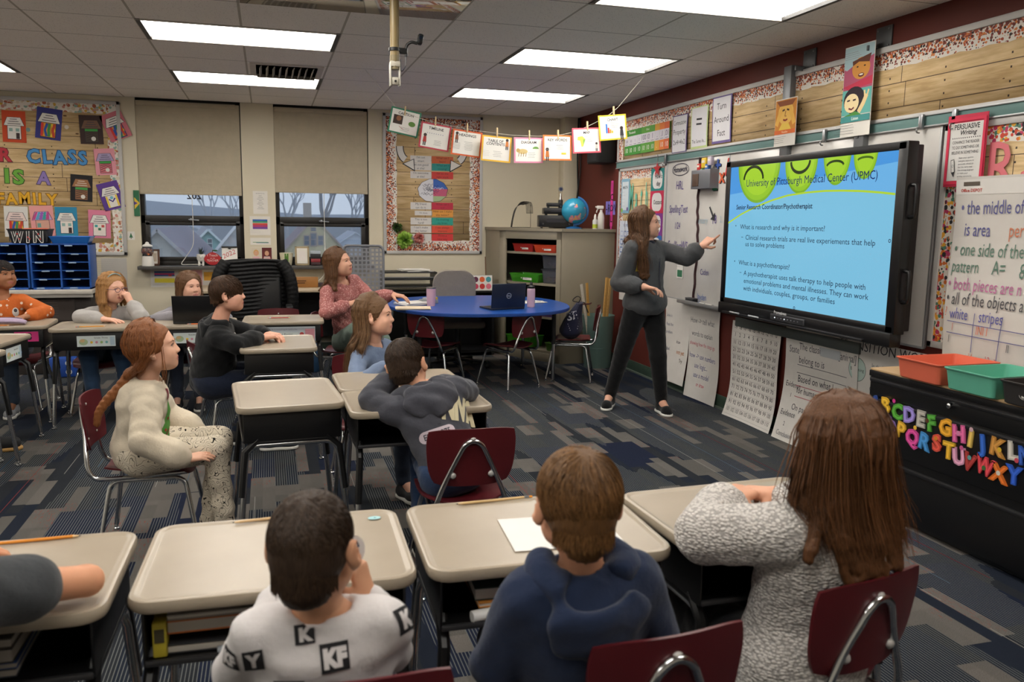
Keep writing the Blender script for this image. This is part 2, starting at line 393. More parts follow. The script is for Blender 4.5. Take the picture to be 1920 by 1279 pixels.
LN = {(3, -4): 'bright ceiling light panel cut by the left picture edge above the class family board', (3, 0): 'long bright ceiling light panel beside the ceiling air vent', (3, 4): 'bright ceiling light panel above the hanging card line',
      (0, 0): 'wide bright ceiling light panel in front of the vent, left of the pole', (0, 4): 'bright ceiling light panel right of the camera pole', (-3, 4): 'brightest largest ceiling light panel cut by the top edge above the screen'}
first = True
for r in LROWS:
    for c in LCOLS:
        o = lt0 if first else copy_tree(lt0); first = False
        o.location = (GX+T*(c+1), GY+T*(r+.5), CEIL)
        tag(o, LN.get((r, c), 'rear ceiling light panel out of the picture, row %d column %s' % (-r//3, {-4: 'one', 0: 'two', 4: 'three'}[c])), 'ceiling light', 'ceiling light panels')
v = empty('ceiling_vent', (GX+T*1.5, GY+T*2.5, CEIL), 0, 'white louvred air vent in the ceiling between two light panels', 'air vent'); f = MB()
f.box((0, 0, -.004), (.56, .56, .008), M('#c4bdb4', .6)); f.build('frame', v); f = MB()
for k in range(9):
    f.box((-.2+.05*k, .02, -.018), (.006, .44, .03), M('#b7b0a6', .5), rot=(0, rad(32), 0))
f.box((0, 0, -.006), (.47, .47, .004), M('#46413d', .8)); f.box((0, .2, -.02), (.46, .012, .03), M('#7b756d', .6)); f.build('louvre', v)
f = MB(); t = NT('glossy_panel'); t.set(color=lin('#77746d'), rough=.07, spec=.9, coat=.6)
f.box((0, 0, 0), (2*T-.02, T-.02, .006), t.mat, .001)
tag(f.build('ceiling_panel', loc=(GX+T*2, GY-T*1.5, CEIL-.004)), 'shiny mirror-like panel lying in the ceiling grid at the pole', 'ceiling panel')
f = MB(); f.box((XR-.09, YB-.09, CEIL/2), (.18, .18, CEIL), WALLC, .004); struct(f.build('trim_1'))
f = MB(); f.tube(bez([(XR-.03, YB-.22, 2.64), (XR-.04, YB-.24, 2.2), (XR-.02, YB-.23, 1.8), (XR-.03, YB-.25, 1.41)], 20), .009, BLACKP, 8)
f.tube(bez([(XR-.03, YB-.26, 2.64), (XR-.02, YB-.29, 2.1), (XR-.05, YB-.27, 1.7), (XR-.03, YB-.3, 1.41)], 20), .007, BLACKP, 8)
tag(f.build('power_cable'), 'black cables running down the corner behind the globe', 'cable')
GREEN = M('#34463a', .5)
f = MB(); f.box((XR-.006, (YB+YF)/2, .055), (.012, YB-YF, .11), GREEN, .003); f.box((XR-.012, (YB+YF)/2, .008), (.024, YB-YF, .016), M('#59635b', .5)); struct(f.build('baseboard_right'))
f = MB(); f.box(((XL+XR)/2, YB-.006, .055), (XR-XL, .012, .11), GREEN, .003); struct(f.build('baseboard_back'))
FR = M('#17130f', .4); glass = NT('window_glass')
_g = glass; tr = _g.n('ShaderNodeBsdfTransparent', {0: (.97, .985, 1, 1)}); gl = _g.n('ShaderNodeBsdfGlossy', {'Roughness': .02}); mx = _g.n('ShaderNodeMixShader', {0: .06, 1: tr.outputs[0], 2: gl.outputs[0]}); _g.t.links.new(mx.outputs[0], _g.out.inputs[0])
BLIND = FAB('#b6ab95', 700)
WL = [('window_1', wins[0], 1.695, 'left'), ('window_2', wins[1], 1.74, 'right')]
for nm, (x0, x1), zb, side in WL:
    cx = (x0+x1)/2; w = x1-x0; wr = empty(nm, (cx, YB+.1, SILL)); wr['kind'] = 'structure'
    f = MB(); y = 0
    for a in (-1, 1): f.box((a*(w/2-.02), y, .85), (.045, .10, 1.70), FR, .003)
    f.box((0, y, 1.67), (w, .10, .06), FR, .003); f.box((0, y, .02), (w, .10, .06), FR, .003); f.box((0, y, .475), (w, .10, .085), FR, .003)
    for a in (-1, 1): f.box((a*(w/2-.06), -.02, .25), (.045, .07, .42), FR, .003)
    f.box((0, -.02, .065), (w-.08, .07, .045), FR, .003); f.box((0, -.02, .43), (w-.08, .07, .03), FR, .003); f.build('window_frame', wr)
    f = MB(); f.box((0, .01, 1.08), (w-.06, .006, 1.13), glass.mat); f.build('window_pane', wr); f = MB(); f.box((0, .01, .25), (w-.1, .006, .38), glass.mat); f.build('window_pane', wr)
    f = MB(); f.box((-.02, -.075, .475), (.016, .03, .03), STEEL, .003); f.cyl((-.045, -.09, .475), (.06, -.09, .468), .008, STEEL, 10); f.build('latch', wr)
    f = MB(); f.box((cx, YB-.035, SILL-.018), (w+.06, .26, .036), M('#45423f', .45), .004); struct(f.build('trim_%d' % (2+(side == 'right'))))
    z1 = CEIL-.03; r = empty('roller_blind', (cx-.02, YB+.015, zb), 0, 'tan roller blind half lowered over the %s window' % side, 'roller blind', 'roller blinds'); f = MB()
    f.box((.015, 0, (z1-zb)/2), (w-.012, .003, z1-zb), BLIND); f.build('fabric', r)
    f = MB(); f.box((.015, 0, .012), (w-.012, .014, .026), BLIND, .004); f.build('hem_bar', r)
    f = MB(); f.cyl((-w/2+.03, 0, z1-zb-.02), (w/2-.03, 0, z1-zb-.02), .026, BLIND, 14); f.build('roller', r)
    f = MB(); sw = .05 if side == 'left' else .07
    P = [(.02, -.02, 0), (.02, -.02, -.35), (.01, -.02, -.52), (-.06, -.05, -.64), (-.1, -.11, -.71), (-.03, -.13, -.715), (.12, -.14, -.712)] if side == 'left' else [(.03, -.02, 0), (.03, -.03, -.5), (.03, -.12, -.72), (.02, -.135, -.84), (-.03, -.135, -.92), (-.12, -.135, -.97)]
    f.tube(bez(P, 40), .0035, M('#d9d5cc', .5), 6); f.build('pull_cord', r)
f = Sheet(.22, .08, base=False)
f.text('202', .0, 0, .07, '#20222c', bold=True)
o = f.build('window_decal', (wins[0][0]+.52, YB+.108, 1.655), face=pi); tag(o, 'dark room number sticker on the left window glass under the blind', 'sticker')
GREY = '#7d7f86'
def house(loc, rz, w, d, h, rise, wall, roof, label, wins_=(), trim='#e2e2e0', chim=None, over=.25):
    r = empty('house', loc, rad(rz), label, 'house'); f = MB(); wm = M(wall, .85)
    f.prism([(-w/2, 0), (w/2, 0), (w/2, h), (0, h+rise), (-w/2, h)], d, wm, 0, Matrix.Rotation(pi/2, 4, 'X') @ Matrix.Translation((0, 0, -d)), smooth=False)
    n = int(h/.22)
    for k in range(n+int(rise/.22)):
        z = .22*k+.1; hw = w/2 if z < h else w/2*(1-(z-h)/rise)
        if hw > .1: f.box((0, -.006, z), (2*hw-.02, .012, .02), M(wall, .9))
    f.build('wall', r); f = MB(); L = sqrt((w/2)**2+rise**2); a = math.atan2(rise, w/2)
    for s in (-1, 1): f.box((s*(w/4+over*.35), d/2, h+rise/2-over*.3), (L+over, d+.5, .12), M(roof, .9), rot=(0, s*a, 0))
    f.build('roof', r); f = MB()
    for s in (-1, 1): f.box((s*(w/4+over*.35), -.3, h+rise/2-over*.3-.02), (L+over, .08, .14), M(trim, .7), rot=(0, s*a, 0))
    f.build('fascia', r)
    for x, z, ww, hh in wins_:
        f = MB(); f.box((x, -.03, z), (ww*1.3, .08, hh*1.2), M(trim, .7)); g = f.build('window', r); f = MB()
        f.box((x, -.075, z), (ww, .02, hh), M('#4a5563', .2)); f.box((x, -.09, z), (ww, .02, .05), M(trim, .7)); f.build('pane', g)
    if chim: f = MB(); f.box(chim, (.9, .7, 1.8), M('#a59a8e', .9)); f.build('chimney', r)
    return r
def hs(k, y, ax, az, w, rise, base, *a, wins_=(), chim=None, **kw):    # apex (ax, az) seen at distance y, built k times further off
    z0 = 1.485+(base-1.485)*k; H_ = (az-base)*k; q = [(x*k, (z-base)*k, p*k, h*k) for x, z, p, h in wins_]
    return house((ax*k, y*k, z0), kw.pop('rz', 0), w*k, kw.pop('d', 9)*k, H_-rise*k, rise*k, *a, wins_=q, chim=None if chim is None else (chim[0]*k, chim[1]*k, (chim[2]-base)*k), over=.12*k, **kw)
hs(1.6, 26, -3.06, 1.07, 5.4, 2.75, -4.3, '#a9a8a2', '#7b7582', 'pale grey clapboard house gable with a wide grey roof outside', trim='#9b9a9c')
hs(2.0, 30, -1.95, 1.02, 2.7, 1.35, -4.5, '#8fc3c2', '#83848f', 'small mint green gabled house outside the left window', wins_=((.05, .55, .13, .28),), trim='#d6e2e4', rz=6, d=5)
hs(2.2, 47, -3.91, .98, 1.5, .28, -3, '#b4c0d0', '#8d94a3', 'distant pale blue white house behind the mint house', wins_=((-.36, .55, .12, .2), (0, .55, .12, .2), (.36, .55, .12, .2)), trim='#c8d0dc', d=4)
hs(1.6, 29, -.72, 1.5, 4.0, 2.45, -4.5, '#c3c4c0', '#8b8d94', 'white house gable at the right edge of the left window', trim='#dadcdc', d=5)
hs(2.6, 34, 1.81, 1.46, 5.6, 3.05, -4.7, '#c6b88c', '#6d5a64', 'cream yellow house with triple window and brown roof', wins_=((-.33, .56, .17, .34), (-.06, .6, .2, .46), (.21, .56, .17, .34), (-.06, 1.0, .17, .12)), trim='#a08a80', chim=(-.1, 4, 1.75), d=7)
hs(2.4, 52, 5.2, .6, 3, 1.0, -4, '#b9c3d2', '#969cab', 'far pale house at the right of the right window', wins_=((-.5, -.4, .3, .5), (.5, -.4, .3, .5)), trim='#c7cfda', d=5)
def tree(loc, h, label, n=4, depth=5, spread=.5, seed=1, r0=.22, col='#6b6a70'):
    R = random.Random(seed); f = MB(); m = M(col, .9)
    def grow(p, d, L, r, k):
        q = p+d*L; mid = (p+q)/2+Vector((R.uniform(-.05, .05), R.uniform(-.05, .05), 0))*L
        f.tube([p, mid, q], [r, r*.85, r*.66], m, 5 if k < 3 else 3, False)
        if k >= depth: return
        for i in range(R.choice((2, 3)) if k else n):
            e = (d+Vector((R.uniform(-1, 1), R.uniform(-1, 1), R.uniform(-.15, .7)))*spread).normalized(); grow(q, e, L*R.uniform(.62, .82), r*.6, k+1)
    grow(Vector((0, 0, 0)), Vector((0, 0, 1)), h*.3, r0, 0); return tag(f.build('bare_tree', loc=loc), label, 'tree')
tree((8.2, 128, -6), 22, 'tall bare tree behind the yellow house', 5, 6, .62, 3, .4)
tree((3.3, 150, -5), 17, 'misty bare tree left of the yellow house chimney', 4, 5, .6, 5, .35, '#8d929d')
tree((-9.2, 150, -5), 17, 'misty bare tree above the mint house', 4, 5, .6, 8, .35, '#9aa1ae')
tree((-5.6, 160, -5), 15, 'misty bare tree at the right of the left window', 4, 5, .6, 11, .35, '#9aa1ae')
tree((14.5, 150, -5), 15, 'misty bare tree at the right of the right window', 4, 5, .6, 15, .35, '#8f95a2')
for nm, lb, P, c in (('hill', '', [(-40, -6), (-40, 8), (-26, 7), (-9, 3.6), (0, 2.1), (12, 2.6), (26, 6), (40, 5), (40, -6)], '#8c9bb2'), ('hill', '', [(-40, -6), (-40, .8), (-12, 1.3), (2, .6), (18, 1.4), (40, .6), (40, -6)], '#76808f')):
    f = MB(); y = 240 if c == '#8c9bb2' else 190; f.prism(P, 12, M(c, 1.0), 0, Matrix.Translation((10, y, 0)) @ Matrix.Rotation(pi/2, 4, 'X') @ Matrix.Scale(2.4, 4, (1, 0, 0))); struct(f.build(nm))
f = MB(); f.box((5, 130, -14), (260, 230, .1), M('#74766f', 1.0)); struct(f.build('ground'))
fog = bpy.data.materials.new('mist'); fog.use_nodes = True; nt = fog.node_tree; nt.nodes.remove(nt.nodes['Principled BSDF'])
vs = nt.nodes.new('ShaderNodeVolumeScatter'); vs.inputs['Color'].default_value = (.86, .92, 1, 1); vs.inputs['Density'].default_value = .0028; nt.links.new(vs.outputs[0], nt.nodes['Material Output'].inputs['Volume'])
f = MB(); f.box((8, 140, 8), (220, 240, 44), fog); o = f.build('mist'); o['kind'] = 'stuff'; tag(o, 'pale winter mist lying over the houses outside', 'mist')
def mat_wood():                    # printed wood-plank backing paper
    t = NT('plank_paper'); v = t.coord('Object'); n1 = t.noise(t.coord('Object', scale=(1.6, 1, 16)), 2.2, 5, .6); n2 = t.noise(v, 3.2, 3)
    x, y, z = t.sep(v)[:3]; row = t.m('FLOOR', t.m('MULTIPLY', z, 1/.135)); edge = t.m('LESS_THAN', t.m('FRACT', t.m('MULTIPLY', z, 1/.135)), .035)
    rr = t.n('ShaderNodeTexWhiteNoise', {'W': row}, noise_dimensions='1D').outputs[0]
    jx = t.m('LESS_THAN', t.m('FRACT', t.m('MULTIPLY', t.m('ADD', x, t.m('MULTIPLY', rr, 3.0)), 1/1.22)), .004)
    c = t.ramp(n1, [(.25, '#9a7a50'), (.45, '#c4a676'), (.6, '#d8bd90'), (.8, '#e2cca4')]); c = t.mix(t.m('MULTIPLY', n2, .3), c, lin('#a58250')); c = t.mix(t.m('MULTIPLY', rr, .25), c, lin('#d8c297'))
    kn = t.n('ShaderNodeTexVoronoi', {'Vector': t.n('ShaderNodeMapping', {'Vector': v, 'Scale': (2.2, 1, 5)}).outputs[0], 'Scale': 1.3}).outputs['Distance']
    c = t.mix(t.m('LESS_THAN', kn, .05), c, lin('#6a4a2b')); c = t.mix(t.m('MAXIMUM', edge, jx), c, lin('#4a3624'))
    nail = t.m('MULTIPLY', t.m('LESS_THAN', t.m('ABSOLUTE', t.m('SUBTRACT', t.m('FRACT', t.m('MULTIPLY', x, 1/.41)), .5)), .012), t.m('LESS_THAN', t.m('ABSOLUTE', t.m('SUBTRACT', t.m('FRACT', t.m('MULTIPLY', z, 1/.0675)), .5)), .08))
    c = t.mix(nail, c, lin('#3a2a1c')); t.set(color=c, rough=.7); return t.mat
WOOD = mat_wood()
@cache
def mat_confetti(kind):            # white border strip printed with confetti, denser towards one edge (UV v = 1)
    t = NT('confetti'); u = t.coord('UV'); uu, vv = t.sep(u)[:2]
    sc = {'orange': 62, 'multi': 40, 'floral': 30}[kind]
    def layer(scale, seed):
        vo = t.n('ShaderNodeTexVoronoi', {'Vector': t.n('ShaderNodeMapping', {'Vector': u, 'Location': (seed, seed*.7, 0)}).outputs[0], 'Scale': scale, 'Randomness': .9}); return vo.outputs['Distance'], t.sep(vo.outputs['Color'])
    t2 = t.n('ShaderNodeUVMap')
    v2 = t.n('ShaderNodeAttribute', attribute_name='dens').outputs['Fac']
    pal = {'orange': ['#9a4326', '#c4622f', '#6d2f22', '#241f1d', '#cf7a3a', '#7e2f24'], 'multi': ['#c8452f', '#e0a22d', '#2a2a2a', '#b83560', '#cf6b2c', '#4d7f6b'], 'floral': ['#c9a13c', '#8aa79b', '#c4877a', '#d2c6b0', '#a8593c', '#b59a8a']}[kind]
    c = lin('#ded8ce')
    for k, s in enumerate((1.0, 1.15, .9)):
        d, col = layer(sc*s, 3.1*k+.4); f = t.m('MULTIPLY', t.m('LESS_THAN', d, .5), t.m('GREATER_THAN', t.m('MULTIPLY_ADD', v2, 1.0 if kind != 'floral' else .2, .06 if kind != 'floral' else .35), col[1]))
        c = t.mix(f, c, t.ramp(col[0], [(i/6, p) for i, p in enumerate(pal)], True))
    t.set(color=c, rough=.7); return t.mat
def board(name, w, h, kind, bw, face, loc, label, frame='#b9b7b4', fw=.035, sides='tblr', roll=0):
    """Pin board: frame > backing > border strips."""
    R = Matrix.Identity(4) if face == 'back' else Matrix.Rotation(-pi/2, 4, 'Z')
    r = empty(name, loc, 0 if face == 'back' else -pi/2, label, 'bulletin board')
    f = MB(); f.box((0, -.006, 0), (w-2*fw+.02, .012, h-2*fw+.02), WOOD); f.build('backing', r, angle=0)
    fm = M(frame, .45); f = MB()
    for x, z, sx, sz in ((0, h/2-fw/2, w, fw), (0, -h/2+fw/2, w, fw), (-w/2+fw/2, 0, fw, h), (w/2-fw/2, 0, fw, h)): f.box((x, -.011, z), (sx, .022, sz), fm, .004)
    f.build('frame', r)
    W_, H_ = w-2*fw, h-2*fw
    for sd in sides:
        L = W_ if sd in 'tb' else H_; n = max(2, int(L/.06)); V = []; D = []; U = []; F = []
        for i in range(n+1):
            for j in (0, 1):
                a = -L/2+L*i/n; dpt = j*bw if j else 0.0
                if j: dpt = bw*(1+.05*sin(i*1.9))
                x, z = {'t': (a, H_/2-dpt), 'b': (a, -H_/2+dpt), 'l': (-W_/2+dpt, a), 'r': (W_/2-dpt, a)}[sd]
                V.append((x, -.0125-.0004*('tblr'.index(sd)), z)); D.append(1-j); U.append((a+3*'tblr'.index(sd), j*bw))
            if i: k = 2*i; F.append((k-2, k-1, k+1, k) if sd in 'br' else (k-2, k, k+1, k-1))
        me = bpy.data.meshes.new('border'); me.from_pydata(V, [], F); me.materials.append(mat_confetti(kind)); uv = me.uv_layers.new(name='UVMap'); at = me.attributes.new('dens', 'FLOAT', 'POINT')
        at.data.foreach_set('value', [float(q) for q in D])
        for lo in me.loops: uv.data[lo.index].uv = U[lo.vertex_index]
        o = bpy.data.objects.new('border', me); COL.objects.link(o); o.parent = r
    return r
YW = YB-.0125   # back-wall boards' printed face
board('bulletin_board', 2.5, 1.53, 'floral', .09, 'back', (-2.635, YB, 1.835), 'large wood-look board reading our class is a family with paper houses')
def word(txt, x, z, h, col, edge, label, sx=1.15, spc=.14):   # each cut-out letter is a thing of its own
    G = glyphs(3); cx = x
    for i, c in enumerate(txt):
        V, F, a = G[c]; k = h/.72; s = Sheet(.1, .1, base=False); w = a*k*sx
        s.t = .0; s.flat((V-[a/2, .36])*[k*sx, k], F, edge); V2, F2, a2 = glyphs(2)[c]; s.flat((V2-[a2/2, .36])*[k*sx, k], F2, col)
        rot = random.uniform(-.06, .06); nth = 'first second third fourth fifth sixth'.split()[i]
        o = s.build('paper_letter', (cx+w/2, YW-.002, z+random.uniform(-.008, .008)), roll=rot)
        tag(o, '%s letter %s, %s in the word %s on the family board' % (label, c, nth, txt), 'letter', 'paper letters of the family board'); cx += w+spc*k
word('OUR', -2.78, 2.05, .125, '#b8323f', '#5a1d28', 'crimson paper', .95, .12); word('CLASS', -2.245, 2.043, .13, '#4a8fc8', '#1f3f66', 'blue paper', .92, .1)
word('IS', -2.455, 1.84, .135, '#6aa83a', '#33561e', 'green paper', 1.1); word('A', -2.16, 1.84, .12, '#8d78b5', '#453a66', 'lilac paper', .95)
word('FAMILY', -2.53, 1.63, .11, '#e0a823', '#7a5410', 'yellow paper', .9, .1)
def paper_house(x, z, w, h, rot, bg, roofc, bodyc, label, deco=0, rr=.9):
    s = Sheet(w, h, bg); k = w/.2
    R = [(-.085*k, .01*k), (.085*k, .01*k), (.055*k, .085*k), (-.055*k, .085*k)]
    s.poly([(a*1.06, b+(b-.045*k)*.07) for a, b in R], '#26232a'); s.poly(R, roofc); s.rect(0, -.055*k, .118*k, .128*k, '#26232a'); s.rect(0, -.054*k, .11*k, .12*k, bodyc)
    for i in range(3): s.rect(random.uniform(-.004, .004)*k, (.068-.021*i)*k, (.06+.025*i)*k, .006*k, '#4a4550' if roofc != '#9a6a45' else '#d8cfc0', keep=i > 0)
    if deco == 0:
        for a in (-1, 1): s.rect(a*.028*k, -.03*k, .03*k, .03*k, '#8fb0a8', keep=a > 0)
        s.rect(.03*k, -.085*k, .03*k, .055*k, '#3a2a2a')
    elif deco == 1:
        for i, c in enumerate(('#d0392f', '#e39a2a', '#2f55a8', '#3a8f4a', '#e0c73a', '#c8452f')): s.line([(-.05*k+.019*k*i, -.11*k), (-.05*k+.019*k*i+.02*k*sin(i*2), -.055*k), (-.05*k+.019*k*i, .002*k)], .02*k, c)
    elif deco == 2:
        for i in range(5): s.line([(-.05*k, -.1*k+.02*k*i), (0, -.09*k+.02*k*i+.01*k*sin(i)), (.05*k, -.1*k+.02*k*i)], .006*k, '#3b2c28')
        s.rect(0, -.005*k, .11*k, .022*k, '#3f9a48'); s.circ(.015*k, -.085*k, .02*k, '#dcd8d0')
    elif deco == 3:
        s.line([(-.045*k, -.11*k), (-.045*k, 0)], .016*k, '#e8c53a'); s.line([(.045*k, -.11*k), (.045*k, 0)], .016*k, '#e8c53a'); s.line([(-.03*k, -.03*k), (0, -.06*k), (.03*k, -.03*k)], .014*k, '#3c2f7a'); s.circ(0, -.02*k, .016*k, '#6fb5c8')
    elif deco == 4:
        for i, c in enumerate(('#c04a88', '#57a0c8', '#9b59b6', '#3fa0a0', '#c04a88')): s.poly([(-.05*k+.024*k*i, .083*k), (-.032*k+.024*k*i, .083*k), (-.05*k+.03*k*i-.01*k, .013*k), (-.078*k+.03*k*i-.01*k, .013*k)], c)
        s.rect(-.03*k, -.04*k, .03*k, .04*k, '#6f9a94')
    elif deco == 5:
        for i, c in enumerate(('#3fa0a0', '#3a7a5a', '#c0504a')): s.rect((-.03+.03*i)*k, (-.02-.03*(i % 2))*k, .026*k, .024*k, c)
    o = s.build('paper_house', (x, YW-.003, z), roll=rot); return tag(o, label, 'paper house', 'paper houses on the family board')
HS = [(-2.335, 2.315, .205, .30, .02, '#c8481f', '#e2dfd8', '#e2dfd8', 'paper house on an orange card, white walls and purple flower', 0), (-2.03, 2.355, .225, .30, .12, '#34357f', '#e2dfd8', '#c48a2a', 'tilted paper house on a navy card with striped walls', 1),
      (-1.655, 2.315, .21, .28, -.02, '#3d2a26', '#7a5a48', '#4a4038', 'dark brown card with a paper house in crossed foil strips', 2), (-1.43, 2.36, .21, .27, -.4, '#c8707c', '#e2dfd8', '#3a5fa8', 'strongly tilted pink card over the board frame with rainbow house', 1),
      (-1.545, 2.005, .19, .26, -.06, '#dd95a0', '#a99ac0', '#d0707a', 'pink card with a lilac-roofed paper house right of CLASS', 2), (-1.775, 1.74, .2, .26, .06, '#191518', '#9a6a45', '#8a5f42', 'black card with a brown foil paper house right of letter A', 2),
      (-1.51, 1.67, .2, .275, -.27, '#5b3a8c', '#e2dfd8', '#e0dcd2', 'tilted violet card with yellow and purple paper house', 3), (-2.375, 1.40, .21, .3, .02, '#d9d6cf', '#e5cfc8', '#c8623a', 'white card with red-lettered roof behind the WIN basket', 1),
      (-2.145, 1.41, .21, .3, -.05, '#e09a98', '#c9a6d0', '#d2a08e', 'salmon pink card with a striped purple and teal roof', 4), (-1.93, 1.405, .2, .29, 0.0, '#2a86ab', '#e2dfd8', '#e6dcd4', 'turquoise card with a white paper house above the blue tray', 0),
      (-1.63, 1.385, .205, .28, .03, '#d97f9a', '#e2dfd8', '#e6dcd4', 'bright pink card with a white-roofed paper house in the lower right board corner', 5), (-2.66, 2.25, .21, .28, .05, '#3b6f8f', '#e2dfd8', '#d9c8a8', 'blue card with a paper house cut by the picture edge', 0)]
for a in HS: paper_house(*a[:9], a[9])
for x, z, c, lb in ((-1.875, 2.33, '#cfc4b4', 'pale round paper tag between navy and brown cards'), (-2.215, 2.29, '#7c9a94', 'small teal paper tag beside the orange card')):
    s = Sheet(.04, .04, base=False); s.circ(0, 0, .02, c); tag(s.build('paper_tag', (x, YW-.003, z)), lb, 'paper tag')
board('bulletin_board', 1.13, 1.53, 'orange', .115, 'back', (1.80, YB, 1.855), 'tall narrow wood-look board with a paper brain and word strips')
def strip(txt, x, z, w, h, c, tc, label, rot=0.0, bold=False):
    s = Sheet(w, h, c); ls = txt.split('|'); n = len(ls)
    for i, l in enumerate(ls): s.text(l, 0, h*(.5-(i+.5)/n)-h*.12, h*(.3 if n > 1 else .36), tc, maxw=w*.92, bold=bold, jit=.03)
    tag(s.build('word_strip', (x, YW-.002, z), roll=rot), label, 'word strip', 'mindset word strips')
LS = [("I'm not|smart", 2.135), ("I'm not good|at this!", 2.055), ("I'm awesome|at this!", 1.965), ('My friend|can do it.', 1.625), ("I'm done.", 1.545), ('This is too|hard!', 1.455), ("I can't make|this better", 1.365), ("I can't|do this", 1.275)]
RS = [('What can I|learn?', '#c0603a', 2.135), ('What am I|missing?', '#2f8a84', 2.055), ("I'm on the|right track", '#c4403a', 1.965), ('What can I|try?', '#b92f44', 1.625), ('How can I make|this better?', '#dd9a45', 1.545), ("I'm training|my brain", '#2f9a88', 1.455), ('I can always|improve', '#d9503a', 1.365), ("I'll try a|new way", '#cf3a3a', 1.275)]
for i, (t_, z) in enumerate(LS): strip(t_, 1.655+(.03 if len(t_) < 13 else 0), z, .2 if len(t_) < 13 else .235, .078 if '|' in t_ else .05, '#d3cfca', '#3d3d48', 'white word strip reading %s' % t_.replace('|', ' ').replace("'", ''))
for i, (t_, c, z) in enumerate(RS): strip(t_, 1.90, z, .245, .078, c, '#5a2a26' if c != '#2f8a84' and c != '#2f9a88' else '#17504c', 'coloured word strip reading %s' % t_.replace('|', ' ').replace("'", ''))
s = Sheet(.4, .3, base=False); P = [(.165*cos(a)*(1+.035*sin(9*a)), .125*sin(a)*(1+.04*sin(8*a))) for a in np.linspace(pi/2, 3*pi/2, 30)]
s.poly([(x*1.03, z*1.03) for x, z in P], '#2b2b38'); s.poly(P, '#d9d9de'); Q = [(-x, z) for x, z in P][::-1]; s.poly([(x*1.03, z*1.03) for x, z in Q], '#2b2b38'); s.poly(Q, '#c9bcc8')
s.poly([(max(x, .005), max(z, .02)) for x, z in Q], '#3a63b0'); s.poly([(max(x, .005), min(max(z, -.06), .02)) for x, z in Q], '#c05a78'); s.poly([(max(x, .005), min(z, -.06)) for x, z in Q], '#a3b98a')
for i in range(26):
    a, rr_ = random.uniform(0, 2*pi), random.uniform(.02, .9); x, z = .135*rr_*cos(a), .1*rr_*sin(a)
    s.line([(x+.03*t_-.03, z+.012*sin(5*t_+i)) for t_ in np.linspace(0, 1.6, 6)], .004, '#3b3f58' if x < 0 else random.choice(['#23306a', '#8a2f48', '#dfd2dc']), keep=i > 0)
tag(s.build('paper_brain', (1.79, YW-.002, 1.795)), 'paper brain, left half white and right half coloured, on the tall board', 'paper brain')
for x, z, sgn, lb in ((1.49, 2.14, 1, 'white curved paper arrow under the green caption card'), (2.08, 2.14, -1, 'white curved paper arrow behind the table of contents card')):
    s = Sheet(.2, .3, base=False); C = [(sgn*(-.07+.09*(1-cos(t_))), .13-.15*sin(t_)) for t_ in np.linspace(0, 1.25, 8)]; A = [(sgn*-.045, -.06), (sgn*.1, -.14), (sgn*.09, .0)]
    for k, c in ((1.0, '#26252a'), (.8, '#d6d3ce')): s.line(C, .085*k if k == 1 else .066, c); s.poly([(x_*k+(1-k)*.05*sgn, z_*k+(k-1)*.05) for x_, z_ in A][::sgn], c)
    tag(s.build('paper_arrow', (x, YW-.002, z)), lb, 'paper arrow')
def pompom(x, z, r, cols, label, n=150):
    f = MB()
    for i in range(n):
        d = Vector(rng.normal(size=3)).normalized(); d.y = -abs(d.y)*.8; d.normalize(); u = d.orthogonal().normalized(); w_ = d.cross(u); L = r*random.uniform(.75, 1.05); q = r*.2
        a = random.uniform(0, 2*pi); s_ = u*cos(a)+w_*sin(a); t_ = d.cross(s_)
        f.add([d*L*.2, d*L*.7+s_*q, d*L+t_*q*.3, d*L*.7-s_*q], [(0, 1, 2, 3)], M(random.choice(cols), .9), False)
    tag(f.build('paper_pompom', loc=(x, YB-.03, z), angle=0), label, 'paper pompom', 'tissue paper pompoms')
pompom(1.385, 1.385, .065, ['#3f5a25', '#587a2f', '#2f4520'], 'dark green tissue pompom, topmost of the three'); pompom(1.47, 1.245, .105, ['#9ac04a', '#b5d66a', '#7fa83a'], 'large lime green tissue pompom in the board corner'); pompom(1.625, 1.265, .07, ['#d98a80', '#c96a68', '#e5aaa0'], 'pink tissue pompom beside the lime one')
LINE = bez([(1.02, 6.8, 2.36), (1.19, 6.66, 2.27), (1.46, 6.62, 2.215), (1.72, 6.55, 2.175), (1.95, 6.5, 2.155), (2.24, 6.45, 2.16), (2.45, 6.42, 2.215), (2.66, 6.4, 2.32), (2.76, 6.38, 2.4)], 60)
f = MB(); f.tube([(.78, 6.85, CEIL-.002), LINE[0]], .0018, M('#cfc8ba', .7), 5); f.tube(LINE, .0018, M('#cfc8ba', .7), 5); f.tube([LINE[-1], (2.95, 6.3, CEIL-.002)], .0018, M('#cfc8ba', .7), 5)
tag(f.build('hanging_line'), 'thin string holding the eight text feature cards', 'string')
def person_icon(s, x, z, k, c):
    s.circ(x, z+.03*k, .012*k, '#3a2c28'); s.poly([(x-.014*k, z-.02*k), (x+.014*k, z-.02*k), (x+.01*k, z+.02*k), (x-.01*k, z+.02*k)], c); s.rect(x-.006*k, z-.032*k, .008*k, .026*k, '#2b2b30'); s.rect(x+.006*k, z-.032*k, .008*k, .026*k, '#2b2b30')
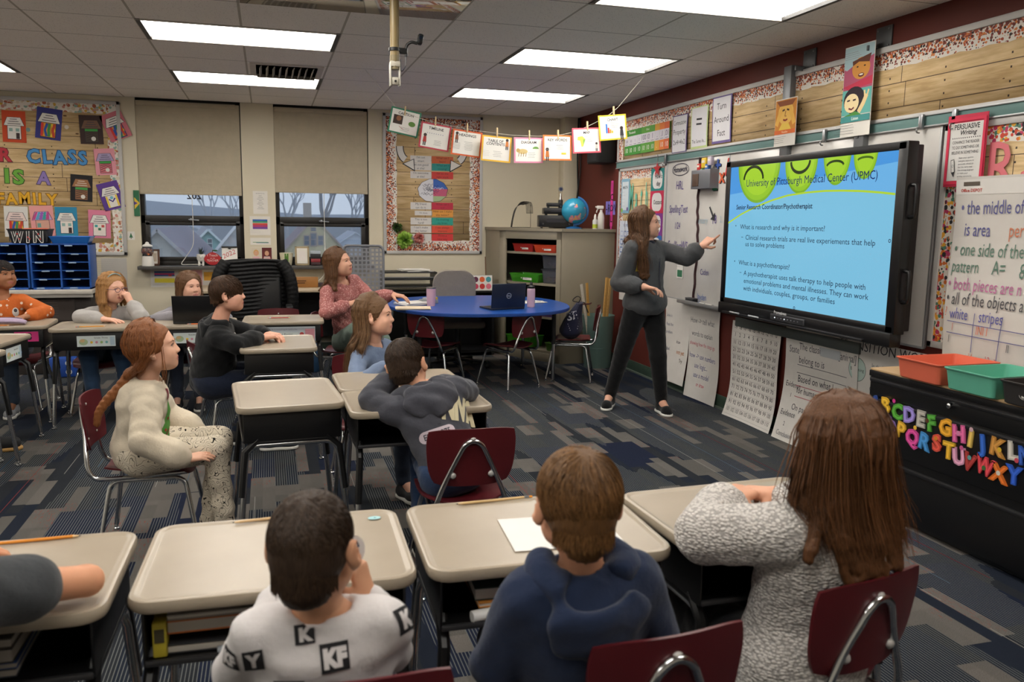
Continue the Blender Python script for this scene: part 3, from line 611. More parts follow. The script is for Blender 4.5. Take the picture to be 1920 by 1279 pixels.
CARDS = [('CAPTION', '#2f7a5c', .19, (1.075, 2.245), 'dark green framed caption card', 0), ('TIMELINE', '#b53a4a', .14, (1.30, 2.13), 'red framed timeline card', 1), ('HEADINGS', '#cf5a26', .10, (1.55, 2.085), 'dark orange framed headings card', 2), ('TABLE OF|CONTENTS', '#e3b22f', .06, (1.78, 2.045), 'yellow framed table of contents card', 3),
         ('DIAGRAM', '#d78aa8', -.02, (2.035, 2.04), 'pale pink framed diagram card with an animal', 4), ('KEY WORDS', '#e07a3a', -.02, (2.265, 2.065), 'light orange framed key words card', 5), ('MAP', '#d8586a', -.07, (2.505, 2.13), 'rose pink framed map card', 6), ('CHART', '#ddc23a', -.11, (2.72, 2.24), 'yellow framed chart card, highest and last on the string', 7)]
CW, CH = .245, .2
def hang_card(i, ttl, col, rot, xz, lab, k):
    y = float(np.interp(xz[0], LINE[:, 0], LINE[:, 1]))-.006-.002*(i % 2); s = Sheet(CW, CH, col, rough=.5); s.rect(0, 0, CW-.026, CH-.024, '#e4e2dc')
    ls = ttl.split('|')
    for n_, l in enumerate(ls): s.text(l, .012*(len(ls) == 1)-.01, CH/2-.048-.024*n_, .021, '#17161a', bold=True, jit=.08, maxw=.17)
    if k == 0: s.rect(-.055, .01, .075, .07, '#3a2a22'); s.circ(-.05, .02, .02, '#8a5a3a'); s.circ(.06, -.005, .028, '#5f8a3f', .02); s.scrawl(-.005+.01, -.045, .08, 3, .012); s.line([(-.04, -.04), (0, -.06)], .003, '#b0605a')
    if k == 1: 
        for q in range(8): s.circ(-.065+.018*q, .022, .003, '#3a4a8a', n=8, keep=q > 0)
        person_icon(s, -.08, -.03, 1.1, '#a8322f'); s.scrawl(.02, -.03, .065, 4, .011)
    if k == 2: person_icon(s, -.085, .04, 1, '#8a4a2a'); s.scrawl(-.09, -.005, .075, 5, .011); s.scrawl(.01, .01, .075, 6, .012)
    if k == 3: person_icon(s, .085, .045, 1.0, '#c87a3a'); s.scrawl(-.09, -.02, .07, 4, .012, '#b9b6b0'); s.scrawl(.005, -.02, .08, 4, .013)
    if k == 4: s.circ(-.05, -.01, .042, '#c9b27a', .02); s.circ(-.088, -.002, .016, '#b89a5f'); [s.line([(-.08+.02*q, -.02), (-.085+.02*q, -.05)], .005, '#8a6a3a', keep=q > 0) for q in range(4)]; s.circ(.06, .012, .026, '#6a9a4a', .018, a0=0, a1=180); s.scrawl(.02, -.02, .07, 4, .012)
    if k == 5: person_icon(s, -.085, -.05, 1.2, '#b86a2f'); s.scrawl(-.08, .025, .06, 4, .013, '#a5a29c'); s.scrawl(.02, .02, .065, 3, .014); s.rect(.055, -.045, .04, .014, '#e0c03a')
    if k == 6: s.poly([(-.075, .03), (-.035, .035), (-.01, .01), (-.03, -.045), (-.045, -.05), (-.055, 0), (-.08, .005)], '#c5cf5a'); s.poly([(-.03, .01), (-.012, .008), (-.03, -.04)], '#7fae4a'); s.scrawl(.01, .03, .075, 4, .012); person_icon(s, .085, -.05, .8, '#c8c4bc')
    if k == 7:
        for q, (hh, c) in enumerate(((.075, '#2f6fc0'), (.045, '#c03a3a'), (.03, '#d9902f'), (.02, '#c8b03a'))): s.rect(-.055+.016*q, -.045+hh/2, .014, hh, c)
        s.scrawl(.01, .04, .08, 4, .013); person_icon(s, .075, -.045, 1.2, '#3a3a40')
    tag(s.build('hanging_card', (xz[0], y, xz[1]), roll=rot, face=.0), lab+' clipped to the string', 'card', 'text feature cards on the string')
    zc = float(np.interp(xz[0], LINE[:, 0], LINE[:, 2])); f = MB()
    for d in (-1, 1): f.box((0, d*.006, 0), (.011, .006, .075), M('#cdb48a', .7), .001, rot=(d*.05, 0, 0))
    f.cyl((-.008, 0, 0), (.008, 0, 0), .005, STEEL, 8)
    tag(f.build('clothespin', loc=(xz[0]+.005, y+.004, zc+.006), rot=(0, rot*.5, 0)), 'wooden clothespin holding the %s card' % ttl.replace('|', ' ').lower(), 'clothespin', 'clothespins on the string')
for i, c in enumerate(CARDS): hang_card(i, *c)
def sheet_on_wall(x, z, w, h, label, f_, y=YB-.002, col='#dcd8d0', roll=0.0, nm='paper_sheet', cat='paper', group=None, face='back'):
    s = Sheet(w, h, col); f_(s); return tag(s.build(nm, (x, y, z) if face == 'back' else (XR-.002 if y == YB-.002 else y, x, z), face=face, roll=roll), label, cat, group)
def flagpaper(c):
    def f(s):
        w, h = s.w, s.h
        for i, (a, q) in enumerate(c): s.rect(0, h*.28-h*.1*i*q, w*.72, h*.1*q+.002, a)
        s.circ(w*.2, h*.1, w*.07, '#c8402f', w*.03); s.scrawl(-w*.36, -h*.24, w*.7, 3, h*.07, '#b0aca6')
    return f
sheet_on_wall(-.065, 1.63, .15, .24, 'white printed list taped high on the pillar between the windows', lambda s: (s.text('BEFORE YOU ASK', 0, .09, .008, '#55555a'), [s.rect(0, .07-.017*i, .03+.02*(i % 3), .003, '#66666a', keep=i > 0) for i in range(9)]))
sheet_on_wall(-.075, 1.385, .21, .2, 'white paper with blue, red and purple bands on the pillar', flagpaper([('#2f5fa8', 1), ('#3f8f6a', .8), ('#c84a38', 1), ('#a8386a', 1), ('#6a3f8f', 1)]))
sheet_on_wall(-.075, 1.22, .21, .075, 'thin white strip with a green line on the pillar', lambda s: (s.rect(0, -.01, .16, .006, '#5a8f5a'), s.rect(.02, -.016, .13, .005, '#4a6a9a')))
def portrait(bg, hair, shirt, stripe=False):
    def f(s):
        w, h = s.w, s.h; s.rect(0, 0, w*.96, h*.97, bg); s.circ(0, h*.12, w*.26, hair, w*.32); s.circ(0, h*.08, w*.2, '#d2a082', w*.25); s.poly([(-w*.42, -h*.47), (w*.42, -h*.47), (w*.28, -h*.15), (-w*.28, -h*.15)], shirt)
        if stripe: [s.rect(0, -h*.22-h*.09*i, w*.7, h*.035, '#b8323a', keep=i > 0) for i in range(3)]
        for d in (-1, 1): s.circ(d*w*.08, h*.12, w*.02, '#2a201c', n=8, keep=d > 0)
        s.line([(-w*.07, 0), (0, -h*.025), (w*.07, 0)], w*.02, '#9a4a44')
    return f
sheet_on_wall(-.125, 1.08, .105, .15, 'photo of a smiling blonde child on the pillar', portrait('#cfc4ae', '#c99a5a', '#d8a8b0'), nm='photo_print', cat='photo')
sheet_on_wall(-.015, 1.08, .105, .15, 'dark red photo of a child in a striped shirt on the pillar', portrait('#5f2024', '#6a3a28', '#d9d5d0', True), nm='photo_print', cat='photo')
sheet_on_wall(-1.045, .84, .27, .2, 'white paper with a pink, yellow and blue band under the left window', flagpaper([('#2f5fa8', .7), ('#c03a78', 1.2), ('#e0cf3a', 2.2), ('#3a6fae', .6)]))
sheet_on_wall(-.69, .82, .25, .2, 'pink and white papers pinned under the left window', lambda s: (s.rect(-.05, 0, .13, .19, '#d5a0a8'), s.rect(.08, .03, .1, .09, '#e3a93c'), s.scrawl(.05, .04, .06, 3, .02, '#8a5a2a')))
sheet_on_wall(-1.52, .875, .24, .33, 'grey printed page pinned behind the blue mail sorter', lambda s: s.scrawl(-.1, .13, .2, 12, .02, '#a5a29e'), col='#b9b5ae')
sheet_on_wall(-1.345, 1.27, .07, .085, 'small white tag with a green tree beside the left window', lambda s: (s.poly([(-.018, -.02), (.018, -.02), (0, .03)], '#2f6a45'), s.rect(0, -.026, .006, .014, '#4a3a2a')), nm='tree_tag', cat='tag')
s = Sheet(.055, .26, '#2f6b4a'); s.poly([(-.02, -.06), (.03, 0), (-.02, .06)], '#d9b53a'); s.poly([(-.024, .02), (.01, .0), (-.024, -.02)], '#5a3f8a')
tag(s.build('pennant', (-1.275, YB-.012, 1.60)), 'green and yellow pennant strip at the left window edge', 'pennant')
def RW(y, z, d=0.0): return (XR-d, y, z)
def add_to(s, name, y, z, d, label, cat, group=None, roll=0.0, tilt=0.0): return s.build(name, RW(y, z, d), 'right', roll, None, None, tilt, label, cat, group)
ALU = M('#a9aaab', .4, .6); TEAL = M('#5f7f7c', .7)
def long_board():
    y0, y1 = -1.0, 7.95; r = board('bulletin_board', y1-y0, .44, 'orange', .095, 'right', RW((y0+y1)/2, 2.28), 'long wood-look display strip above the whiteboards', sides='tl'); return r
long_board()
f = MB(); f.box((-.012, 0, 0), (.024, 8.95, .055), TEAL, .003)
for d in (-1, 1): f.box((-.016, 0, d*.03), (.032, 8.95, .009), ALU, .002)
tag(f.build('map_rail', loc=RW(3.475, 2.045)), 'long teal cork map rail with silver edges under the display strip', 'map rail')
def clip(y, label, z=2.04):
    f = MB(); f.box((-.04, 0, 0), (.018, .028, .08), STEEL, .003); f.tube(arc((-.055, 0, -.045), .014, 90, 300, 8), .004, STEEL, 6); f.box((-.03, 0, .035), (.02, .02, .012), STEEL, .002); tag(f.build('rail_hook', loc=RW(y, z)), label, 'hook', 'metal hooks on the map rail')
clip(6.82, 'metal hook on the map rail above the whiteboard edge'); clip(4.61, 'metal hook on the map rail left of the tall poster'); clip(3.79, 'metal hook on the map rail right of the tall poster'); clip(3.56, 'metal hook on the map rail holding the pink pouch')
s = Sheet(.98, .24, '#5f9a3c'); n = 11
for i, (c, t_) in enumerate(zip(['#3f8a34']*4+['#5c9c3c']*3+['#d8a03a', '#e0803a', '#d8683a', '#d8683a'], ['100', '10', '1', '1', '100', '10', '1', '.', '.1', '.01', ''])):
    if i == 10: break
    x = -.49+.049+.098*i; s.rect(x, .09, .098, .06, c); s.rect(x, .015, .094, .09, '#d6d3da'); s.rect(x, -.075, .098, .09, c)
    s.text(t_, x, .0, .05 if i > 3 else .028, '#3d3560'); s.text('10' if i not in (7,) else '.', x, -.095, .045, '#e8e6dc'); s.rect(x, -.018, .06, .006, '#8a8890')
s.text('Thousands', -.3, .08, .026, '#e0e6d8', bold=True); s.text('Ones', .05, .08, .022, '#e0e6d8')
add_to(s, 'place_value_chart', 7.28, 2.25, .016, 'green and orange place value chart on the display strip', 'poster', roll=.0)
def math_card(y, z, w, h, edge, lines, label, sizes, roll=0.0):
    s = Sheet(w, h, edge, warp=wavy(.003, .004, 8, 9, y), nx=8, nz=8); s.rect(.0, .004, w*.9, h*.92, '#d4d3d6', n=8)
    for t_, q, k in lines: s.text(t_, 0, q, k, '#2b2a30', jit=.07, maxw=w*.82)
    add_to(s, 'math_card', y, z, .024, label, 'poster', 'math rule cards', roll)
math_card(6.60, 2.235, .26, .33, '#5a4a78', [('Commutative', .08, .04), ('Property', 0, .045), ('2x4=4x2', -.085, .042)], 'purple edged card reading commutative property', None)
math_card(6.26, 2.26, .27, .34, '#b9c98a', [('=', -.02, .13), ('The Same As...', -.125, .03)], 'pale green edged card with an equals sign', None)
math_card(5.91, 2.285, .28, .36, '#6a5a90', [('Turn', .08, .05), ('Around', -.02, .05), ('Fact', -.125, .05)], 'purple edged card reading turn around fact', None, .0)
board('bulletin_board', 1.06, 1.2, 'orange', .085, 'right', RW(7.36, 1.415), 'small maths display board beside the corner', sides='tlr')
s = Sheet(.2, .34, '#7fa8bd'); s.rect(0, .0, .15, .28, '#c9d2d6'); s.text('MATH', 0, .07, .03, '#3a4a5a', bold=True); s.scrawl(-.05, .04, .1, 6, .035, '#8a939a'); s.circ(.06, -.13, .02, '#6a4f8a'); s.circ(-.07, -.14, .022, '#7fae4a')
add_to(s, 'math_poster', 7.72, 1.735, .016, 'pale blue poster left of the mint Math letters', 'poster')
for i, c in enumerate('Math'):
    V, F, a = glyphs(True)[c]; s = Sheet(.1, .1, base=False); k = .36 if c != 'a' else .42; s.flat((V-[a/2, .36])*[k*.32, k], F, '#6fc2a8'); add_to(s, 'paper_letter', 7.57-.115*i, 1.73-.02*(c == 'a'), .018, 'tall mint green paper letter %s of the word Math' % c, 'letter', 'mint Math letters')
DAYC = [('#1f7f7c', 'How\'s|day'), ('#c9284f', 'Outstand'), ('#7a2f86', 'Great|Day'), ('#1f5fa0', 'Good|Day'), ('#d8d4cc', 'Ready to|Learn')]
s = Sheet(.27, 1.02, '#c9284f')
for i, (c, t_) in enumerate(DAYC):
    z = .51-.102-.204*i; s.rect(0, z, .27, .204, c); s.poly([(x, z+q) for x, q in rrect(.2, .165, .06, 4)], '#dedbd8'); ls = t_.split('|')
    for j, l in enumerate(ls): s.text(l, .02, z+.03*(len(ls)-1)-.02-.065*j, .042, '#1f1c24', bold=True, maxw=.17, jit=.04)
add_to(s, 'behaviour_chart', 7.01, 1.46, .016, 'behaviour clip chart in teal, red, purple and blue squares', 'poster')
s = Sheet(.2, .2, base=False); P = []
for k in range(10): a = pi/2+k*pi/5; q = .075 if k % 2 == 0 else .032; P.append((q*cos(a), q*sin(a)))
s.poly(P, '#b3262a'); f = s.mb; f.cyl((0, 0, .075), (0, 0, .13), .003, STEEL, 6)
add_to(s, 'star_ornament', 7.0, 1.96, .03, 'red star hanging from the rail above the behaviour chart', 'star')
s = Sheet(.36, .5, '#c9cfd8')
s.text('NUMBERS', 0, .19, .03, '#4a5f8a')
for i in range(5):
    for j in range(4): s.rect(-.12+.08*j, .12-.08*i, .06, .06, '#6f84b0' if (i+j) % 3 else '#aab6cf'); s.rect(-.12+.08*j, .12-.08*i, .04, .035, '#d5dae3')
add_to(s, 'number_poster', 7.65, 1.24, .016, 'blue number grid poster behind the standing woman', 'poster')
s = Sheet(.2, .3, '#cfcbc6'); s.scrawl(-.07, .1, .14, 8, .022); add_to(s, 'paper_sheet', 7.72, .84, .004, 'small white page on the maroon wall behind the standing woman', 'paper')
def whiteboard(y0, y1, label):
    f = MB(); f.box((-.008, 0, 0), (.016, y1-y0, 1.2), M('#c7c4bf', .22, spec=.6), .002); r = f.build('whiteboard', loc=RW((y0+y1)/2, 1.415)); tag(r, label, 'whiteboard'); f = MB()
    for d in (-1, 1): f.box((-.01, d*(y1-y0)/2, 0), (.02, .014, 1.2), ALU, .002)
    f.box((-.01, 0, -.6), (.02, y1-y0, .014), ALU, .002); f.build('frame', r); return r
wb1 = whiteboard(5.78, 6.82, 'left whiteboard with homework notes beside the screen'); wb2 = whiteboard(3.665, 5.775, 'wide whiteboard mostly hidden behind the screen')
INK = '#5b4a86'
def note(t_, x, z, h_, c, sx=.78, slant=.0, ring=False):
    q = Sheet(1, 1, base=False)
    if ring: q.ring(.13, .02, .15, .006, c, .05)
    q.text(t_, 0, 0, h_, c, 'l', jit=.07, sx=sx, slant=slant, bold=ring, maxw=.26 if ring else None); q.build('board_note', (-.018, -x, z), -pi/2, parent=wb1)
note('Homework', -.4, .5, .05, '#2a2740', ring=True)
for t_, x, z, h_ in (('HRL', -.34, .35, .075), ('SpellingTest', -.45, .15, .07), ('1/24', -.34, .01, .06), ('SpellingWS', -.45, -.17, .08)): note(t_, x, z, h_, INK, .72, .08)
for a_ in (('January', .06, .06, .055, '#9fb4c0'), ('18', .3, .06, .07, INK), ('2..', .42, .07, .055, '#a9bcc4'), ('Day', .03, -.16, .05, '#a9c0cc'), ('4', .22, -.15, .075, '#3d4a86'), ('Caden', .15, -.36, .05, '#4a3f7c'), ('Jayden', .12, -.57, .055, '#5a6fa8')): note(*a_)
f = MB(); P = bez([(-.012, 0, 1.2*.5), (-.012, .01, .2), (-.012, -.012, -.1), (-.012, .015, -.6)], 60)
f.tube([(p[0]-.004, p[1]+.006*sin(i*.9), p[2]) for i, p in enumerate(P)], .02, M('#3d2226', .8), 6, flat=.4)
for i in range(0, len(P), 3): f.ball((P[i][0]-.014, P[i][1]+.006*sin(i*.9), P[i][2]), .006, M('#8a6f70', .8), 6)
tag(f.build('paper_chain', loc=RW(6.22, 1.415)), 'dark maroon dotted paper chain dividing the left whiteboard', 'paper chain')
f = MB(); g = M('#7a7c82', .4, .5)
f.box((-.05, 0, 0), (.09, .3, .006), g); f.box((-.094, 0, .07), (.004, .3, .15), g, .002); f.box((-.05, -.15, .07), (.09, .004, .15), g); f.box((-.05, .15, .07), (.09, .004, .15), g); f.box((-.098, .075, .065), (.006, .1, .1), M('#4f3a2c', .6), .003)
r = f.build('magnetic_caddy', loc=RW(6.08, 1.76)); tag(r, 'grey magnetic pen caddy on the left whiteboard', 'caddy')
for i, (dy, dz, c, sz, lb) in enumerate(((.08, .2, '#c22f2a', .05, 'red crab toy'), (0, .23, '#d8b52f', .07, 'yellow star box'), (-.05, .19, '#2f62a8', .05, 'blue box'), (-.09, .24, '#b9b0c0', .06, 'striped flag box'), (.03, .17, '#3f8f4a', .03, 'green block'))):
    f = MB(); f.box((0, 0, 0), (.03, sz, sz*1.15), M(c, .5), .006); f.box((-.016, 0, sz*.15), (.003, sz*.6, sz*.3), M('#d8d2c4', .6)); tag(f.build('marker_box', loc=RW(6.08+dy, 1.76+dz-.03, .06)), lb+' standing in the grey magnetic caddy', 'supply box', 'things in the magnetic caddy')
def magnet(t_, y, z, c, h, lb, d=.022):
    V, F, w = text_geo(t_, h, True); s = Sheet(.1, .1, base=False); 
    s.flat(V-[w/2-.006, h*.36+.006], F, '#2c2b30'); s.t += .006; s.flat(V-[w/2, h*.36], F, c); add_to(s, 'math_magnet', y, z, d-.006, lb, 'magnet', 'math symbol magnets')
magnet('+', 5.94, 1.92, '#3a56a0', .13, 'blue plus sign magnet'); magnet('x', 5.87, 1.84, '#cf5a34', .12, 'orange times sign magnet'); magnet('=', 5.97, 1.75, '#2f8f62', .11, 'green equals sign magnet'); magnet('/', 5.80, 1.90, '#c03a34', .13, 'red slash magnet at the screen edge')
s = Sheet(.1, .1, base=False); s.line([(-.04, .05), (.02, -.03)], .018, '#26262c'); s.poly([(.045, -.06), (.05, .005), (-.02, -.05)], '#26262c'); add_to(s, 'arrow_magnet', 6.0, 1.56, .02, 'black arrow magnet pointing down right', 'magnet')
s = Sheet(.11, .2, '#d6d3cd'); s.rect(0, -.06, .09, .06, '#2f6a4a'); s.scrawl(-.04, .07, .08, 6, .014); add_to(s, 'paper_sheet', 6.50, 1.1, .02, 'white and green card taped low on the left whiteboard', 'paper')
f = MB(); f.box((-.045, 0, 0), (.09, 2.2, .012), ALU, .004); f.box((-.09, 0, .012), (.008, 2.2, .03), ALU, .003); tag(f.build('marker_tray', loc=RW(5.3, .805)), 'long aluminium tray under the whiteboards', 'tray')
f = MB(); f.box((0, 0, .016), (.05, .13, .03), M('#202022', .8), .006); f.box((0, 0, .036), (.052, .132, .012), M('#39393c', .5), .004); tag(f.build('board_eraser', loc=RW(6.22, .811, .05)), 'black felt eraser on the whiteboard tray', 'eraser')
for i, (y, c) in enumerate(((6.03, '#3d4f9a'), (5.93, '#2a2a2e'))):
    f = MB(); f.cyl((0, -.05, .009), (0, .05, .009), .009, WHITE, 10); f.cyl((0, .05, .009), (0, .07, .009), .009, M(c, .4), 10); f.cyl((0, -.066, .009), (0, -.05, .009), .0085, M(c, .4), 10); tag(f.build('dry_marker', loc=RW(y, .811, .05)), 'white marker with a %s cap on the tray' % ('blue', 'black')[i], 'marker', 'markers on the tray')
def pad(y, z, w, h, d, label, draw, ph=0.0, curl=.05, roll=0.0, nm='chart_paper'):
    s = Sheet(w, h, '#c9c5bf', warp=wavy(.006, .007, 7, 8, ph, curl, h/2), nx=14, nz=22, thick=.0015); draw(s); return add_to(s, nm, y, z, d, label, 'chart paper', None, roll)
def notes(rows, w):
    def f(s):
        for t_, x, z, h_, c in rows: s.text(t_, x, z, h_, c, 'l', jit=.07, slant=.06, sx=.8)
    return f
pad(6.50, .445, .42, .74, .03, 'hand-written chart paper half hidden by the standing woman', notes([('Solve it', -.19, .2, .03, '#4a4a6a'), ('Read the', -.19, .12, .03, '#4a4a6a'), ('problem', -.19, .05, .03, '#4a4a6a'), ('draw', .0, -.02, .03, '#3a3a4a'), ('label', -.17, -.1, .035, '#4a4a6a'), ('not yet', .02, -.11, .04, '#c87a4a'), ('Try', .08, -.18, .035, '#4a4a4a'), ('units', -.18, -.27, .03, '#4a4a6a')], .42), .4, .03)
pad(6.04, .405, .50, .80, .018, 'tall chart paper with how and use number notes under the tray', notes([('How -> tell what', -.22, .24, .05, '#5a5a60'), ('words to explain', -.2, .13, .045, '#5a5a60'), ('showing how the steps go', -.23, .05, .035, '#c0566a'), ('how -> use numbers', -.23, -.06, .045, '#4f4f86'), ('use logic...', -.14, -.14, .045, '#4f4f86'), ('use a model', -.14, -.22, .045, '#4f4f86'), ('or draw', -.08, -.29, .035, '#c0566a')], .5), 1.3, .02)
def hundred(s):
    for r_ in range(12):
        for c_ in range(10):
            n_ = (r_-1)*10+c_+1; t_ = str(n_) if r_ else ('-%d' % (9-c_) if c_ < 9 else '0'); s.text(t_, -.265+.0585*c_, .31-.058*r_, .031, '#26262c', maxw=.05, keep=(r_, c_) != (0, 0), jit=.05)
    for r_ in range(13): s.line([(-.3+.06*i, .345-.058*r_) for i in range(11)], .0016, '#8a8884', keep=True)
pad(5.27, .37, .63, .74, .028, 'curling hundred chart with rows of numbers under the screen', hundred, 2.2, .06, .0, 'number_chart')
def classify(s):
    notes([('State', -.33, .22, .05, '#4a4a52'), ('The classification [animal]', -.22, .25, .05, '#3a3a42'), ('belong to is', -.22, .16, .05, '#3a3a42'), ('Evidence', -.34, -.02, .04, '#3a3a42'), ('1', -.28, -.09, .03, '#3a3a42'), ('Based on what I read in the', -.22, .03, .05, '#3a3a42'), ('for humans are ______ because', -.22, -.05, .045, '#3a3a42'), ('On page ___ it says', -.24, -.17, .045, '#3a3a42'), ('Evidence', -.34, -.22, .04, '#3a3a42'), ('2', -.28, -.29, .03, '#3a3a42'), ('Conclusion', -.33, -.36, .035, '#6a6a72')], .7)(s)
    for z in (.145, .09, .0, -.075): s.line([(-.23+.05*i, z) for i in range(11)], .004, '#b04a5a' if z < .05 else '#55555c')
    s.rect(.1, .27, .2, .06, '#a9adb0')
pad(4.53, .39, .74, .78, .02, 'sentence starter chart paper reading based on what I read', classify, .7, .07)
def trans(s):
    s.text('TRANSITION WORDS', -.02, .29, .06, '#26262c', bold=False, jit=.05); s.circ(-.25, .17, .075, '#26302e'); s.circ(-.25, .17, .072, '#a9bdb4'); s.text('Beginning', -.25, .16, .022, '#2b302e', jit=.05); s.circ(-.27, -.07, .075, '#33312a'); s.circ(-.27, -.07, .072, '#c9c67f'); s.text('Middle', -.27, -.08, .024, '#33312a', jit=.05)
    notes([('In the beginning', -.13, .2, .03, '#6a6a70'), ('First', -.14, .13, .03, '#6a6a70'), ('Once', -.14, .06, .03, '#6a6a70'), ("it's", .14, .07, .03, '#6a6a70'), ('Next', -.14, -.05, .03, '#6a6a70'), ('Then', -.14, -.12, .03, '#6a6a70')], .6)(s)
pad(3.92, .435, .68, .70, .014, 'transition words chart paper with green and yellow circles', trans, 1.9, .0)
f = MB(); f.box((-.02, 0, 0), (.03, 1.4, .07), M('#59605e', .5, .3), .003); tag(f.build('screen_bracket', loc=RW(4.85, .735)), 'dark grey bracket rail beneath the screen', 'bracket')
SX = 3.2; sc = empty('interactive_screen', (SX, 4.50, .79), 0, 'large black interactive screen showing a blue slide', 'screen'); SB = M('#0d0d0f', .35)
w, h = 1.65, .928; zc = 1.41-.79; f = MB()
f.box((.06, -.02, zc), (.10, w+.06, h+.06), M('#131315', .5), .006)
for dy, dz, sy, sz in ((0, h/2+.022, w+.12, .045), (0, -h/2-.022, w+.12, .045), (w/2+.03, 0, .06, h+.09), (-w/2-.035, 0, .07, h+.09)): f.box((-.004+.03, dy, zc+dz), (.07, sy, sz), SB, .006)
f.build('bezel', sc)
f = MB(); f.box((.012, -.005, zc-h/2-.075), (.075, w+.12, .08), SB, .008); f.box((-.03, .05, zc-h/2-.1), (.03, w*.9, .012), M('#1d1d20', .3), .003); f.build('front_panel', sc)
f = MB(); f.box((-.03, .02, zc-h/2-.07), (.012, .36, .04), M('#5a5a5e', .35, .6), .003); f.box((-.038, .02, zc-h/2-.07), (.003, .34, .03), M('#2a2a2d', .4))
for i in range(8): f.ball((-.04, .14-.035*i, zc-h/2-.07), .004, M('#d8e4f0', .3, emit=.6) if i in (0, 3) else M('#6a6a70', .4), 8)
f.build('button_strip', sc)
f = Sheet(.2, .05, base=False); f.text('Promethean', 0, 0, .02, '#c9c9cc', bold=True); f.text('. : .:', .42-.8, -.03, .02, '#8a8a90'); f.build('maker_mark', (-.028, .1, zc-h/2-.045), 'right', parent=sc)
for dy in (.53, -.23): f = MB(); f.box((.16, dy, zc+.12), (.105, .09, .5), M('#2a2b2d', .5), .004); f.build('mount_arm', sc)
for dy in (.62, .38): f = MB(); f.cyl((-.045, dy-.06, zc-h/2-.092), (-.045, dy+.06, zc-h/2-.092), .006, M('#c9cacc', .3, .5), 8); f.build('stylus', sc)
for dz in (.2, -.25):
    f = MB(); f.tube([(.03, -w/2-.06, zc+dz+.085), (.03, -w/2-.105, zc+dz+.08), (.03, -w/2-.11, zc+dz+.06), (.03, -w/2-.11, zc+dz-.06), (.03, -w/2-.105, zc+dz-.08), (.03, -w/2-.06, zc+dz-.085)], .011, SB, 8); f.build('handle', sc)
EM = 1.0
def em(c, k=EM):
    t = NT('screen_glow'); t.set(color=(0, 0, 0, 1), ecol=lin(c), emit=k*.36, rough=.15, spec=.3); return t.mat
em = cache(em)
s = Sheet(w, h, mat=em('#7fc4e4'), thick=.004); E_ = lambda c: em(c)
NS = 40
def band(f0, f1, c):
    xs_ = np.linspace(-w/2, w/2, NS+1); P = [(x, z) for x in xs_ for z in (f0(x), f1(x))]; s.flat(P, [(2*i, 2*i+2, 2*i+3, 2*i+1) for i in range(NS)], E_(c))
curve = lambda x: float(np.interp(x, [-.83, -.65, -.48, -.3, -.129, .06, .237, .4, .559, .7, .83], [.075, .142, .189, .228, .256, .269, .274, .271, .264, .253, .24]))
band(lambda x: curve(x), lambda x: h/2, '#6fb6ea'); band(lambda x: max(curve(x), .34+.08*x), lambda x: h/2, '#4d9be2')
sm = [(-.475, .47, .25, .26), (-.01, .47, .165, .21), (.33, .50, .125, .2), (.57, .49, .1, .165)]
for i, (cx, cz, rx, rz_) in enumerate(sm[::-1]):
    for q, c in ((1.0, '#7fb32a'), (.93, '#97c92e'), (.8, '#a8d634')):
        P = [(cx+rx*q*cos(a), min(h/2, cz+rz_*q*sin(a))) for a in np.linspace(pi, 2*pi, 30)]; s.poly(P, E_(c))
band(lambda x: curve(x)-.01, lambda x: curve(x)+.002, '#b4d63a')
s.line([(-.53+.115*cos(a), .37+.085*sin(a)) for a in np.linspace(0, pi, 16)], .02, E_('#1e2f12')); s.line([(-.015+.096*cos(a), .46+.07*sin(a)) for a in np.linspace(pi, 2*pi, 14)], .02, E_('#1e2f12')); s.line([(.32+.075*cos(a), .412+.028*sin(a)) for a in np.linspace(.1, pi-.1, 12)], .014, E_('#2a3f16')); s.line([(.575+.062*cos(a), .43+.016*sin(a)) for a in np.linspace(.1, pi-.1, 12)], .012, E_('#4a6a1a'))
TX = E_('#17203f')
s.text('University of Pittsburgh Medical Center (UPMC)', .035, .322, .05, E_('#10205c'), maxw=1.42, sx=.95); s.text('Senior Research Coordinator/Psychotherapist', -.724, .168, .033, TX, 'l', True, maxw=1.04)
for t_, x, z, h_, wd in (('•', -.725, .04, .03, None), ('What is research and why is it important?', -.661, .032, .034, .93), ('–', -.64, -.036, .034, None), ('Clinical research trials are real live experiements that help', -.587, -.04, .034, 1.294), ('us to solve problems', -.585, -.085, .034, .46), ('•', -.715, -.21, .03, None), ('What is a psychotherapist?', -.655, -.217, .034, .6), ('–', -.635, -.283, .034, None), ('A psychotherapist uses talk therapy to help people with', -.582, -.287, .034, 1.24), ('emotional problems and mental illnesses. They can work', -.578, -.34, .034, 1.262), ('with individuals, couples, groups, or families', -.577, -.392, .034, .984)):
    nat = text_geo(t_, h_)[2]; s.text(t_, x, z, h_, TX, 'l', sx=(wd/nat if wd else 1))
s.ring(.019, -.455, .008, .004, TX); s.ring(.815, -.01, .008, .004, TX)
s.build('display', (.0, 0, zc), 'right', parent=sc)
for y, z0, z1, lb in ((5.03, 1.90, 2.54, 'left grey steel mounting rail above the screen'), (4.27, 1.90, 2.3, 'right grey steel mounting rail above the screen')):
    f = MB(); f.box((-.03, 0, (z1-z0)/2), (.05, .085, z1-z0), M('#77797c', .45, .5), .004)
    for k in range(3): f.box((-.057, .01, (z1-z0)*.3+.1*k), (.006, .02, .05), M('#3a3b3d', .5))
    tag(f.build('mount_rail', loc=RW(y, z0, .0)), lb, 'mount rail', 'screen mount rails')
